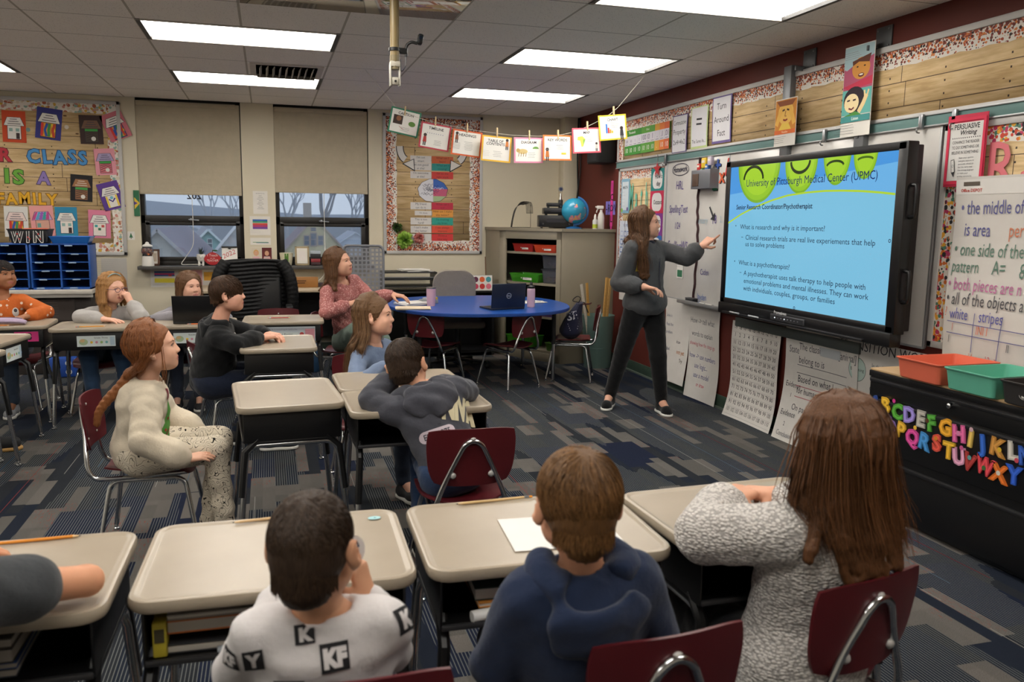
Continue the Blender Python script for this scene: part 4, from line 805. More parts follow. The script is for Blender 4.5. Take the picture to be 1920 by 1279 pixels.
for y, lb in ((4.86, 'grey wall bracket near the smaller face poster'), (4.17, 'grey wall bracket above the tall face poster')):
    f = MB(); f.box((-.006, 0, 0), (.012, .13, .13), M('#56585a', .45, .5), .003); f.box((-.04, .05, -.05), (.08, .012, .03), M('#6b6d70', .4, .6), .003)
    for a in (-1, 1):
        for b_ in (-1, 1): f.ball((-.014, a*.045, b_*.045), .007, STEEL, 8)
    tag(f.build('wall_bracket', loc=RW(y, 2.555)), lb, 'bracket', 'screen wall brackets')
def face_poster(y, z, w, h, parts, label, d=.05):
    s = Sheet(w, h, '#d8d4cc', thick=.003); parts(s); add_to(s, 'face_poster', y, z, d, label, 'poster')
def fp1(s):
    w, h = s.w, s.h; s.rect(0, h*.16, w*.98, h*.64, '#c9822a', n=6); s.circ(0, h*.2, w*.36, '#e2b456', h*.25); s.poly([(-w*.45, h*.46), (w*.45, h*.46), (w*.3, h*.35), (-w*.3, h*.35)], '#8a4a20')
    for d in (-1, 1): s.line([(d*w*.42, -h*.05), (d*w*.3, h*.15), (d*w*.16, h*.3)], w*.16, '#e0ac4a'); s.line([(d*w*.05, h*.27), (d*w*.16, h*.25)], w*.05, '#4a2a14')
    s.line([(0, h*.24), (-w*.03, h*.13), (w*.04, h*.13)], w*.03, '#8a5020'); s.line([(-w*.1, h*.06), (0, h*.04), (w*.1, h*.06)], w*.05, '#8a2f20'); s.poly([(-w*.3, -h*.16), (w*.3, -h*.16), (w*.16, -h*.02), (-w*.16, -h*.02)], '#e0bc4a'); s.rect(0, -h*.2, w*.98, h*.09, '#d2662a'); s.text('Visualize', 0, -h*.22, h*.045, '#f0d8b0'); s.scrawl(-w*.35, -h*.3, w*.7, 4, h*.04)
face_poster(5.0, 2.165, .24, .315, fp1, 'small orange face poster hanging on the left mounting rail', .066)
def fp2(s):
    w, h = s.w, s.h; s.rect(0, h*.18, w*.98, h*.62, '#a8506a', n=6); s.poly([(-w*.5, h*.49), (w*.3, h*.495), (w*.49, h*.49), (w*.49, h*.36), (w*.2, h*.33), (-w*.1, h*.3), (-w*.4, h*.24), (-w*.5, h*.26)], '#9fb8bd'); s.scrawl(-w*.3, h*.43, w*.6, 4, h*.022, '#8a6a70')
    s.circ(w*.08, h*.24, w*.3, '#c98a3e', h*.12); s.poly([(-w*.22, h*.33), (w*.4, h*.38), (w*.34, h*.29), (0, h*.315), (-w*.2, h*.28)], '#5a3020')
    for d in (-1, 1): s.circ(w*.08+d*w*.12, h*.26, w*.035, '#26180f', h*.008, keep=d > 0)
    s.circ(w*.1, h*.165, w*.1, '#5a1a1a', h*.022); s.circ(w*.1, h*.17, w*.07, '#e0d6c8', h*.01); s.poly([(-w*.49, h*.06), (w*.49, h*.14), (w*.49, h*.05), (-w*.3, h*.02)], '#b8304a')
    s.rect(0, -h*.12, w*.98, h*.28, '#5fa8a0', n=6); s.circ(-w*.08, -h*.1, w*.36, '#241820', h*.15); s.circ(-w*.16, -h*.13, w*.25, '#e6d2a2', h*.105); s.line([(w*.1, -h*.24), (w*.24, -h*.15), (w*.34, -h*.06)], w*.12, '#e0c792'); s.line([(w*.28, -h*.08), (w*.26, -h*.01)], w*.05, '#e0c792'); s.line([(w*.35, -h*.08), (w*.4, -h*.01)], w*.05, '#e0c792')
    for d in (-1, 1): s.line([(-w*.16+d*w*.1-w*.05, -h*.1), (-w*.16+d*w*.1+w*.05, -h*.095)], w*.035, '#33202a')
    s.line([(-w*.24, -h*.185), (-w*.14, -h*.2), (-w*.06, -h*.18)], w*.04, '#6a2a30'); s.poly([(-w*.4, -h*.27), (w*.2, -h*.27), (.0, -h*.225)], '#4a8a3a'); s.rect(0, -h*.305, w*.98, h*.07, '#3f8a88'); s.text('Listen', 0, -h*.32, h*.035, '#e0ece8', bold=True); s.scrawl(-w*.38, -h*.37, w*.76, 4, h*.03)
face_poster(4.295, 2.275, .26, .53, fp2, 'tall poster with two drawn faces hanging above the screen', .064)
board('bulletin_board', 1.3, 1.18, 'multi', .085, 'right', RW(2.99, 1.42), 'wood-look board with bright confetti border beside the screen', sides='tlb')
s = Sheet(.25, .36, '#c62f4c', thick=.004); s.rect(0, -.005, .21, .29, '#d5d3cf')
for i in range(14): s.circ(-.085+.0131*i, .064, .0032, '#1a1a1e', n=8, keep=i > 0)
s.text('PERSUASIVE', 0, .108, .026, '#17171b', bold=True, maxw=.16); s.text('Writing', .01, .079, .024, '#17171b', bold=True, slant=.25, jit=.05)
for i, t_ in enumerate(('CONVINCE THE READER', 'TO DO SOMETHING OR', 'BELIEVE IN SOMETHING')): s.text(t_, 0, .036-.026*i, .015, '#33333a', maxw=.17)
for i, t_ in enumerate(('State your opinion', 'and give reasons to', 'persuade others to', 'feel the same way.', 'Use strong language', 'to make your', 'writing convincing.')): s.text(t_, -.035, -.04-.0155*i, .009, '#4a4a50', 'l', maxw=.12)
s.poly([(-.085, -.045), (-.062, -.04), (-.052, -.105), (-.06, -.132), (-.076, -.108)], '#2a2a2e'); s.poly([(-.082, -.048), (-.065, -.044), (-.056, -.104), (-.073, -.107)], '#d5d3cf'); s.ring(-.07, -.075, .006, .0015, '#2a2a2e')
for (a, b_) in (((-.118, .155), (.118, .155)), ((-.118, -.16), (.118, -.16)), ((-.112, -.165), (-.112, .16)), ((.112, -.165), (.112, .16))): s.line([a, b_], .016, '#d2304f')
add_to(s, 'pocket_chart', 3.465, 1.865, .045, 'pink framed pocket with the persuasive writing page', 'pocket chart')
for i, c in enumerate('Rea'):
    V, F, a = glyphs(False)[c]; s = Sheet(.1, .1, base=False); G2 = V-[a/2, .36]; h_ = (.5, .42, .42)[i]; s.flat(G2*[h_*.62, h_*.72]+[.0, 0], F, '#c8626c'); s.flat(G2*[h_*.58, h_*.70]+[.006, .0], F, '#d6747c'); add_to(s, 'paper_letter', 3.27-.16*i, 1.78-.05*(i > 0), .02, 'coral pink paper letter %s on the confetti board' % c, 'letter', 'coral reading letters')
def flip(s):
    s.rect(.0, .41, .62, .075, '#d6d3ce', n=6); s.rect(-.21, .425, .1, .02, '#5a5046', n=2); s.text('Office DEPOT', -.21, .385, .016, '#b8443a', bold=True)
    for t_, x, z, h_, c in (('• the middle of', -.27, .275, .07, '#5a5a90'), ('is area', -.24, .165, .07, '#5a5a90'), ('perim', .02, .165, .07, '#c87a5a'), ('• one side of the', -.29, .065, .07, '#5a7a6a'), ('pattern', -.29, -.02, .065, '#5a7a6a'), ('A=', -.05, -.02, .07, '#5a7a6a'), ('84', .1, -.03, .075, '#5a7a6a'), ('• both pieces are n', -.30, -.11, .065, '#b86a98'), ('• all of the objects are', -.30, -.185, .065, '#4a4a4e'), ('white', -.27, -.26, .06, '#5a5aa0'), ('stripes', -.09, -.26, .06, '#5a5aa0'), ('I', -.25, -.32, .04, '#cf7a6a'), ('INI I', -.1, -.325, .045, '#d2785a'), ('I', -.27, -.385, .04, '#55555a'), ('II', .08, -.39, .04, '#55555a'), ('14', -.14, -.46, .035, '#c87a6a'), ('12 ->', -.04, -.465, .04, '#c05a62'), ('?', -.3, -.25, .05, '#d2785a')):
        s.text(t_, x, z, h_, c, 'l', jit=.06, slant=.07, sx=.62)
    for P in ([(-.28, -.275), (-.1, -.28), (.3, -.29)], [(-.28, -.335), (-.05, -.34), (.3, -.345)], [(-.11, -.22), (-.115, -.3), (-.12, -.42)], [(.05, -.22), (.04, -.33), (.03, -.45)]): s.line(P, .004, '#5a5a90')
pad(3.18, 1.27, .62, .92, .05, 'large flip chart page about area and perimeter on the confetti board', flip, .3, .0, .0, 'flip_chart')
for i, c in enumerate('^COLUMNSv'):
    s = Sheet(.06, .112, '#d2388f'); s.text(c if c not in '^v' else '|', 0, -.035, .07, '#3a1030', bold=True); add_to(s, 'letter_card', 8.085, 1.845-.112*i, .004, ('pink card with letter %s' % c if c not in '^v' else 'pink arrow card at the %s' % ('top' if i == 0 else 'bottom'))+' of the vertical columns strip', 'letter card', 'pink columns strip')
for i, c in enumerate('-ROW'):
    if c == 'O': continue
    s = Sheet(.055, .14, '#7f74c8'); s.text(c, 0, -.04, .08, '#241a4a', bold=True); add_to(s, 'letter_card', 8.085+.13-.065*i, 1.62, .003, 'violet card with %s of the row strip' % ('a dash' if c == '-' else 'letter '+c), 'letter card', 'violet row strip')
f = MB(); f.box((-.11, 0, 0), (.2, .3, .36), M('#121213', .6), .012); f.box((-.213, 0, 0), (.006, .27, .33), M('#1c1c1e', .9), .004); r = f.build('wall_speaker', loc=RW(8.15, 2.255)); tag(r, 'black box speaker high on the maroon wall at the corner', 'speaker')
f = MB(); f.box((-.02, 0, -.02), (.04, .1, .1), BLACKM, .003); f.build('mount_plate', r)
TOPM = NT('desk_top'); _v = TOPM.coord('Object'); TOPM.set(color=TOPM.mix(TOPM.noise(_v, 7, 4), lin('#958977'), lin('#a59987')), rough=.3, spec=.5); TOPM.bump(TOPM.noise(_v, 420, 2), .06, .001); TOPM = TOPM.mat
MARN = NT('maroon_plastic'); _v = MARN.coord('Object'); MARN.set(color=MARN.mix(MARN.noise(_v, 6, 3), lin('#4c1419'), lin('#5c1a20')), rough=.36, spec=.45); MARN.bump(MARN.noise(_v, 500, 1), .08, .001); MARN = MARN.mat
DZ = .70
def make_desk(open_back=True):
    r = empty('school_desk', (0, 0, 0)); f = MB(); w, d = .606, .456
    prof = [(0, -.026, 0), (.010, -.027, .0), (.0, -.010, .0), (.004, .0, .0)]
    def ring(ins, z, rr): return [(x, y, z) for x, y in rrect(w-2*ins, d-2*ins, max(rr-ins, .01), 6)]
    L = [ring(.02, -.028, .055), ring(.004, -.027, .055), ring(0, -.02, .055), ring(0, -.008, .055), ring(.003, -.001, .055), ring(.009, .001, .055), ring(.016, 0, .055), ring(.022, -.0035, .05), ring(.025, -.0037, .05), ring(.05, -.0037, .05)]
    n = len(L[0]); V = [p for q in L for p in q]; F = [(i*n+j, i*n+(j+1) % n, (i+1)*n+(j+1) % n, (i+1)*n+j) for i in range(len(L)-1) for j in range(n)]; F.append(tuple(range((len(L)-1)*n, len(L)*n))); F.append(tuple(range(n-1, -1, -1)))
    f.add(V, F, TOPM); f.build('desk_top', r, (0, 0, DZ))
    f = MB(); bw, bd, bh, th = .545, .40, .128, .006
    f.box((0, 0, -bh+.003), (bw, bd, th), BLACKM, .002); f.box((0, bd/2, -bh/2), (bw, th, bh), BLACKM, .002)
    for s in (-1, 1): f.box((s*bw/2, 0, -bh/2), (th, bd, bh), BLACKM, .002)
    f.box((0, -bd/2, -bh+.008), (bw, .012, .014), M('#2a2a2c', .4), .004); f.build('book_box', r, (0, 0, DZ-.028))
    for s in (-1, 1):
        f = MB(); x = s*.262; z1 = DZ-.165; y0 = .20
        P = [(x+s*.03, -y0-.035, .03), (x+s*.005, -y0+.005, z1-.07)]+[(x, -y0+.01+.055*(1-cos(t)), z1-.06+.055*sin(t)) for t in np.linspace(.2, pi/2, 6)]+[(x, y0-.01-.055*(1-cos(t)), z1-.06+.055*sin(t)) for t in np.linspace(pi/2, .2, 6)]+[(x+s*.005, y0-.005, z1-.07), (x+s*.03, y0+.035, .03)]
        f.tube(P, .0125, CHROME, 10); f.box((x, 0, z1+.008), (.03, .30, .012), BLACKM, .003)
        for yy in (-1, 1):
            f.tube([(x+s*.014, yy*(y0+.014), z1-.22), (x+s*.003, yy*(y0-.005), z1-.03), (x, yy*(y0-.06), z1+.02)], .0155, BLACKM, 8)
            for k in range(3): f.ball((x+s*(.028-.002*k)+s*.011, yy*(y0+.03-.006*k), .10+.04*k), .0035, STEEL, 6)
        o = f.build('leg_frame', r)
        for yy in (-1, 1):
            f = MB(); f.lathe([(.006, .03), (.008, .022), (.008, .016), (.016, .012), (.018, .004), (.017, 0)], CHROME, 12, (x+s*.031, yy*(y0+.036), 0)); f.build('glide', o)
    return r
DESKS = [(-.635, 1.945, -1, 'front row desk under the bare forearm at the bottom left'), (.005, 1.95, -1.5, 'front row desk in front of the boy in the white shirt'), (.635, 1.94, -1.5, 'front row desk with the white sheet of paper'), (1.265, 1.915, 2, 'front row desk under the arms of the girl in the knit cardigan'),
         (.06, 3.80, -86, 'empty cream desk beside the girl with the braid'), (.60, 3.53, 1, 'desk the boy in the grey hoodie leans on'), (.595, 3.995, 1, 'desk between the grey hoodie boy and the long-haired girl'), (.045, 5.37, -90, 'desk the boy in the black hoodie leans on'),
         (.10, 6.63, 178, 'empty desk with a rainbow name strip on its front'), (-1.17, 6.48, 180, 'desk of the girl with glasses'), (-.55, 6.52, 180, 'desk carrying the open black laptop'), (-1.83, 6.68, 182, 'desk of the girl in orange carrying the lilac pouch'),
         (-1.77, 5.79, -98, 'desk cut by the left picture edge with an orange pencil'), (-1.73, 5.10, -98, 'sliver of a desk at the left picture edge in front of the orange pencil desk')]
d0 = make_desk(); DK = []
for i, (x, y, a, lb) in enumerate(DESKS):
    o = d0 if i == 0 else copy_tree(d0); o.location = (x, y, 0); o.rotation_euler.z = rad(a); tag(o, lb, 'desk', 'cream topped school desks'); DK.append(o)
SZ = .385
def make_chair():
    r = empty('school_chair', (0, 0, 0)); f = MB(); nx, ny = 12, 12       # origin under the seat centre, faces +y
    def seat(u, v, t):
        x = u*(.178-.022*(v < 0)*v*v-.0*v); y = v*.185; z = SZ+.012*(u*u)-.014*(1-u*u)*(.3+.7*(v < .4))+(-.03*max(0, v-.6)**2/.16)+.012*max(0, -v-.5); return (x*(1-.1*abs(v)**4), y*(1-.08*abs(u)**4), z-t)
    def shell(fn, m, mat):
        V = [fn(-1+2*i/nx, -1+2*j/ny, t) for t in (0, .008) for j in range(ny+1) for i in range(nx+1)]; o = (nx+1)*(ny+1); F = []
        for j in range(ny):
            for i in range(nx): a = j*(nx+1)+i; q = (a, a+1, a+nx+2, a+nx+1); F.append(q); F.append(tuple(o+k for k in reversed(q)))
        per = list(range(nx+1))+[(j+1)*(nx+1)-1 for j in range(1, ny+1)]+[ny*(nx+1)+i for i in range(nx-1, -1, -1)]+[j*(nx+1) for j in range(ny-1, 0, -1)]
        for a, b in zip(per, per[1:]+per[:1]): F.append((b, a, o+a, o+b))
        m.add(V, F, mat)
    shell(seat, f, MARN); f.build('seat', r, angle=60)
    f = MB()
    def back(u, v, t):
        w = .172+.008*v; x = u*w*(1-.13*abs(v)**3*(.6+.4*(v < 0))); z = .585+v*.115*(1-.10*abs(u)**4); bow = .028*(1-u*u)
        y = -.215-.20*(z-.47)*.55-bow; return (x, y-t, z)
    shell(back, f, MARN)
    for x, z in ((0, .655), (-.075, .515), (.075, .515)):
        y = -.215-.11*(z-.47)-.028*(1-(x/.17)**2); f.lathe([(.012, 0), (.013, .004), (.008, .009), (.001, .010)], M('#b9b7b4', .35, .3), 12, X=Matrix.Translation((x, y-.008, z)) @ Matrix.Rotation(pi/2, 4, 'X')); f.ball((x, y+.002, z), (.006, .003, .006), M('#c9c5c0', .3), 8)
    f.build('backrest', r, angle=60)
    f = MB(); h = []
    for s in (-1, 1):
        side = [(s*.115, .16, SZ-.03), (s*.135, .0, SZ-.034), (s*.145, -.17, SZ-.036), (s*.143, -.215, SZ-.025), (s*.138, -.237, SZ+.01), (s*.118, -.245, SZ+.07), (s*.085, -.252, .53), (s*.048, -.268, .61), (s*.036, -.272, .632), (s*.018, -.2745, .648)]
        h.append(side)
    P = bez(h[0]+[(0, -.275, .653)]+h[1][::-1], 100); f.tube(P, .0105, CHROME, 10); f.build('back_frame', r)
    for s in (-1, 1):
        for e in (-1, 1):
            f = MB(); yk = .15; x = s*.13
            P = [(x+s*.055, e*(yk+.055), .028), (x+s*.012, e*(yk+.012), SZ-.11)]+[(x+s*.006*(1-sin(t)), e*(yk+.008-.05*(1-cos(t))), SZ-.095+.045*sin(t)) for t in np.linspace(.25, pi/2, 6)]+[(x, 0, SZ-.05)]
            f.tube(P, .0105, CHROME, 10); o = f.build('leg', r); f = MB(); f.lathe([(.006, .03), (.0085, .024), (.0085, .014), (.013, .01), (.014, 0)], CHROME, 10, (x+s*.056, e*(yk+.056), 0)); f.build('glide', o)
    return r
CHAIRS = [(.14, 1.60, -3, 'maroon chair of the boy in the white shirt, top edge only'), (.715, 1.60, 4, 'maroon chair behind the boy in the navy hoodie'), (1.245, 1.71, 12, 'maroon chair behind the girl in the knit cardigan'), (.735, 3.22, -2, 'maroon chair behind the boy in the grey hoodie'),
          (-.53, 3.93, -92, 'maroon chair under the girl with the braid'), (-.235, 5.56, -72, 'maroon chair under the boy in the black hoodie'), (.5, 4.55, 178, 'maroon chair of the long-haired girl, back shining blue'), (.07, 7.10, 180, 'empty maroon chair behind the desk with the rainbow name strip'),
          (-1.86, 7.1, 176, 'maroon chair behind the girl in orange'), (-1.25, 6.85, 180, 'maroon chair under the girl with glasses'), (-.62, 6.95, 180, 'maroon chair under the girl behind the laptop'), (.60, 6.93, -105, 'maroon chair under the seated woman in pink'),
          (1.42, 7.16, -35, 'maroon chair at the left of the blue table front'), (2.04, 7.0, 26, 'maroon chair at the middle of the blue table front'), (2.72, 7.24, 65, 'maroon chair holding the navy drawstring bag')]
c0 = make_chair()
for i, (x, y, a, lb) in enumerate(CHAIRS):
    o = c0 if i == 0 else copy_tree(c0); o.location = (x, y, 0); o.rotation_euler.z = rad(a); tag(o, lb, 'chair', 'maroon school chairs')
def on_desk(i, lx, ly, z=0.0):                     # a point on the top of desk i
    x, y, a, _ = DESKS[i]; a = rad(a); return (x+lx*cos(a)-ly*sin(a), y+lx*sin(a)+ly*cos(a), DZ-.002+z)
def pencil(i, lx, ly, ang, col, label, L=.17, er='#c98a80'):
    f = MB(); r_ = .0038; f.tube([(-L/2, 0, r_), (L/2-.018, 0, r_)], r_, M(col, .45), 6); f.tube([(L/2-.018, 0, r_), (L/2-.005, 0, r_)], [r_, .0015], M('#d8b98a', .7), 6); f.tube([(L/2-.005, 0, r_), (L/2, 0, r_)], [.0015, .0004], M('#2a2a2c', .5), 6); f.tube([(-L/2-.014, 0, r_), (-L/2, 0, r_)], .0041, STEEL, 8); f.tube([(-L/2-.024, 0, r_), (-L/2-.014, 0, r_)], .0037, M(er, .8), 8)
    tag(f.build('pencil', loc=on_desk(i, lx, ly), rz=rad(ang)), label, 'pencil', 'pencils on the desks')
pencil(0, .06, .205, 2, '#d98a1f', 'bright yellow pencil along the far edge of the bottom left desk', .22); pencil(1, -.02, .21, 185, '#c9a878', 'natural wood pencil with a turquoise eraser beside the white shirt boy', .2, '#3fb6c0'); pencil(2, -.06, .21, 182, '#cfae78', 'natural wood pencil on the far edge of the desk with white paper', .2, '#d98a1f')
pencil(9, .03, .13, 4, '#d9962f', 'yellow pencil in front of the girl with glasses'); pencil(10, -.08, .15, 0, '#d9702f', 'orange pencil in front of the black laptop'); pencil(8, .02, -.02, -3, '#a8322f', 'dark red pencil on the empty rainbow strip desk', .15); pencil(11, .02, .17, 2, '#d07a2a', 'orange pencil lying in front of the lilac pouch'); pencil(12, -.13, .05, 115, '#d9902f', 'orange pencil on the desk cut by the left picture edge', .15)
s = Sheet(.216, .28, '#dcdad6', thick=.0006); tag(s.build('paper_sheet', mw=Matrix.Translation(on_desk(2, .06, -.045, .001)) @ Matrix.Rotation(rad(86), 4, 'Z') @ Matrix.Rotation(-pi/2, 4, 'X')), 'blank white sheet lying on the front row desk', 'paper')
s = Sheet(.03, .03, base=False); s.circ(0, 0, .017, '#9fc9cc', .012); s.circ(.002, 0, .003, '#3f6f86'); tag(s.build('desk_sticker', mw=Matrix.Translation(on_desk(1, .24, .16, .0)) @ Matrix.Rotation(-pi/2, 4, 'X')), 'pale blue round sticker in the desk corner by the white shirt boy', 'sticker')
f = MB(); f.box((0, 0, .008), (.055, .02, .016), M('#c9b27a', .8), .004); f.box((.03, 0, .008), (.02, .019, .015), M('#8fc0b0', .7), .004); tag(f.build('eraser', loc=on_desk(5, .26, .13), rz=rad(-60)), 'tan and mint eraser at the right edge of the grey hoodie boy desk', 'eraser')
def name_tag(i, side, w, h, draw, label, lx=0.0, dz=-.065):
    x, y, a, _ = DESKS[i]; s = Sheet(w, h, '#c3ccd0'); draw(s); dd = {'back': (lx, .2045, pi), 'left': (-.277, lx, pi/2)}[side]; a_ = rad(a)
    p = (x+dd[0]*cos(a_)-dd[1]*sin(a_), y+dd[0]*sin(a_)+dd[1]*cos(a_), DZ-.028+dz); tag(s.build('name_strip', p, a_+dd[2]), label, 'name strip', 'name strips on the desks')
def strip1(nm):
    def f(s):
        w = s.w; s.rect(0, 0, w*.98, s.h*.92, '#c9d2d0'); s.circ(-w*.33, -.005, .028, '#9fb08a', .022); s.circ(-w*.36, .004, .016, '#c9a878', .012); s.text(nm, .03, .018, .012, '#3a3a40', jit=.05)
        for k, c in enumerate(('#d9b53a', '#c98a9a', '#8fae6a', '#6fa8a8', '#5f86b8')): s.circ(-.03+.032*k, -.008, .009, c, n=10)
        s.rect(w*.42, 0, w*.12, s.h*.8, '#a9bcc8')
    return f
name_tag(9, 'back', .245, .075, strip1('Grade Three'), 'name strip with a map and five dots under the glasses girl'); name_tag(10, 'back', .245, .075, strip1('Reader Writer'), 'name strip with five dots under the black laptop')
def rb(s):
    s.rect(0, .04, .46, .022, '#a9adb5'); s.text('Aa Bb Cc Dd Ee Ff Gg Hh Ii Jj Kk Ll Mm', 0, .034, .009, '#5a5a66', maxw=.44); s.rect(-.19, -.02, .06, .08, '#d3c83a'); s.circ(-.135, .0, .016, '#3f6f9a'); s.circ(.135, -.0, .016, '#b84a4a'); s.rect(.195, -.01, .07, .1, '#c98a94'); s.scrawl(.17, .025, .05, 5, .014, '#a04a5a'); s.rect(0, -.0, .22, .028, '#d5dcd8'); s.text('Rachel Porter', 0, -.008, .018, '#3a3a44', jit=.06)
    for k, c in enumerate(('#b02f2f', '#d07a2f', '#d9c83a', '#5f9a4a', '#2f4f9a', '#3a2a4a', '#a85a3a', '#1c1c20', '#1c1c20')): s.circ(-.13+.033*k, -.035, .007, c, n=8)
name_tag(8, 'back', .47, .115, rb, 'long rainbow name strip on the front of the empty desk', 0, -.072)
s12 = strip1('Ave Ann'); name_tag(12, 'back', .21, .085, s12, 'name strip on the desk at the left picture edge', -.05)
def n18(s): s.rect(0, 0, .15, .07, '#c8307a'); s.text('18', 0, -.022, .05, '#2a1424', bold=True)
name_tag(11, 'back', .15, .07, n18, 'bright pink number 18 card on the desk of the girl in orange', -.17, -.05)
def bookish(i, lx, ly, z, w, d, h, col, label, rz=0, nm='notebook'):
    f = MB(); f.box((0, 0, h/2), (w, d, h), M('#b9b3a8', .8), .001)
    for k in (0, 1): f.box((0, 0, k*(h-.002)+.001), (w+.004, d+.004, .003), M(col, .6), .001)
    p = on_desk(i, lx, ly); tag(f.build(nm, loc=(p[0], p[1], DZ-.028-.122+z), rz=rad(DESKS[i][2]+rz)), label, 'book', 'books inside the front row desks')
BI = [(0, .0, '#3a3f48', .018, 'dark grey notebook lowest in the bottom left desk'), (0, .02, '#2f4f8a', .014, 'blue notebook in the bottom left desk'), (0, .036, '#4a4642', .03, 'thick brown grey book in the bottom left desk'), (0, .068, '#5a564e', .02, 'worn notebook topmost in the bottom left desk'),
      (1, .0, '#2b2b2e', .02, 'black folder lowest in the white shirt boy desk'), (1, .05, '#b8662f', .028, 'orange workbook in the white shirt boy desk'), (1, .08, '#8a8278', .012, 'grey notebook topmost in the white shirt boy desk'),
      (2, .03, '#b5772f', .012, 'tan folder in the desk with white paper'), (2, .044, '#2f3a34', .03, 'dark green binder in the desk with white paper')]
for i, z, c, h, lb in BI: bookish(i, -.03 if i != 2 else .02, -.02, z if z else .003, .30 if i == 0 else .40, .3, h, c, lb, random.uniform(-2, 2))
for z, c, h, lb in ((.04, '#b8b2a6', .03, 'thick white notebook at the right side of the white shirt boy desk'), (.072, '#9aa07a', .016, 'olive notebook at the right side of the white shirt boy desk')): pass
f = MB(); f.box((0, 0, .04), (.028, .05, .078), M('#b3a32f', .6), .003); f.box((0, -.026, .05), (.02, .002, .03), M('#3a3420', .6)); p = on_desk(1, -.245, -.16); tag(f.build('glue_box', loc=(p[0], p[1], DZ-.146)), 'small yellow box at the left wall of the white shirt boy desk', 'box')
for i, lx, c, c2, lb in ((1, -.06, '#9aa0a6', '#b5cf3a', 'grey pen with a lime cap in the white shirt boy desk'), (2, -.13, '#d9d9d6', '#2a2a2e', 'white glue stick in the desk with white paper')):
    f = MB(); r_ = .008 if i == 1 else .014; f.cyl((-.07, 0, r_), (.05, 0, r_), r_, M(c, .4), 12); f.cyl((.05, 0, r_), (.075, 0, r_), r_*1.05, M(c2, .4), 12); p = on_desk(i, lx, -.18); tag(f.build('pen', loc=(p[0], p[1], DZ-.146), rz=rad(8)), lb, 'pen')
f = MB(); f.tube([(-.1, 0, .006), (.07, 0, .006), (.1, 0, .006)], [.006, .006, .001], M('#cfa96a', .6), 8); p = on_desk(0, -.02, -.185); tag(f.build('coloured_pencil', loc=(p[0], p[1], DZ-.146), rz=rad(-4)), 'thick wooden pencil at the opening of the bottom left desk', 'pencil')
f = MB(); P = bez([(-.15, 0, .02), (-.1, 0, .026), (0, 0, .03), (.1, .0, .026), (.15, 0, .014)], 16); f.tube(P, [.03+.03*sin(pi*min(1, max(0, (i+1)/(len(P)+1)))) for i in range(len(P))], FAB('#a391a8', 500), 14, flat=.36); f.tube([(p[0], p[1]-.0, p[2]+.022) for p in P[2:-2]], .003, M('#6a5a6e', .5), 6)
tag(f.build('pencil_pouch', loc=on_desk(11, .0, .1), rz=rad(2)), 'lilac zip pouch on the desk of the girl in orange', 'pouch')
def laptop(loc, rz, w, d, col, lid_h, label, logo=False, tilt=12):
    r = empty('laptop', loc, rad(rz), label, 'laptop'); f = MB(); m = M(col, .35); f.box((0, 0, .009), (w, d, .016), m, .004); f.box((0, -.01, .0175), (w*.88, d*.5, .001), M('#1d1e22', .6)); f.build('base', r)   # user at -y
    R = Matrix.Translation((0, d/2-.004, .017)) @ Matrix.Rotation(rad(-tilt), 4, 'X'); f = MB(); f.box((0, .004, lid_h/2), (w, .008, lid_h), m, .004, X=R); f.box((0, -.0005, lid_h/2+.005), (w*.93, .001, lid_h*.85), M('#1f2a38', .15), X=R); f.build('lid', r)
    if logo:
        s = Sheet(.06, .06, base=False); s.ring(0, 0, .022, .0035, '#a9aeb8'); s.text('DELL', 0, -.006, .011, '#a9aeb8', bold=True, maxw=.034); o = s.build('logo', parent=r, mw=R @ Matrix.Translation((0, .0075, lid_h*.5)) @ Matrix.Rotation(pi, 4, 'Z'))
    return r
laptop(on_desk(10, -.02, -.08), 180+180-180, .33, .22, '#141416', .215, 'open black laptop hiding the lower face of a girl', tilt=-8) if False else laptop(on_desk(10, -.04, .0), 180, .34, .22, '#141416', .2, 'open black laptop hiding the lower face of a girl', tilt=14)
t_ = empty('kidney_table', (1.87, 7.45, 0), 0, 'blue topped kidney-shaped table in front of the grey office chair', 'table'); f = MB(); P = []
for a in np.linspace(0, 2*pi, 64, endpoint=False): ca, sa = cos(a), sin(a); P.append((.84*np.sign(ca)*abs(ca)**.75, .84*np.sign(sa)*abs(sa)**.8+(.10*ca*ca if sa < 0 else 0)))
f.prism(P, .028, M('#1d4fa0', .3), .675); f.prism([(x*1.006, y*1.006) for x, y in P], .018, M('#163f86', .45), .68); f.build('table_top', t_)
for i, (x, y) in enumerate(((-.62, -.38), (.62, -.38), (-.6, .5), (.6, .5))):
    f = MB(); f.cyl((x, y, .02), (x, y, .40), .016, CHROME, 12); f.cyl((x, y, .36), (x, y, .675), .02, BLACKM, 12); f.lathe([(.008, .02), (.02, .012), (.02, 0)], CHROME, 12, (x, y, 0)); f.build('leg', t_)
TZ = .7035
laptop((1.98, 7.02, TZ), 192, .335, .23, '#141c30', .215, 'dark navy laptop open on the blue table with a round logo', True, 6)
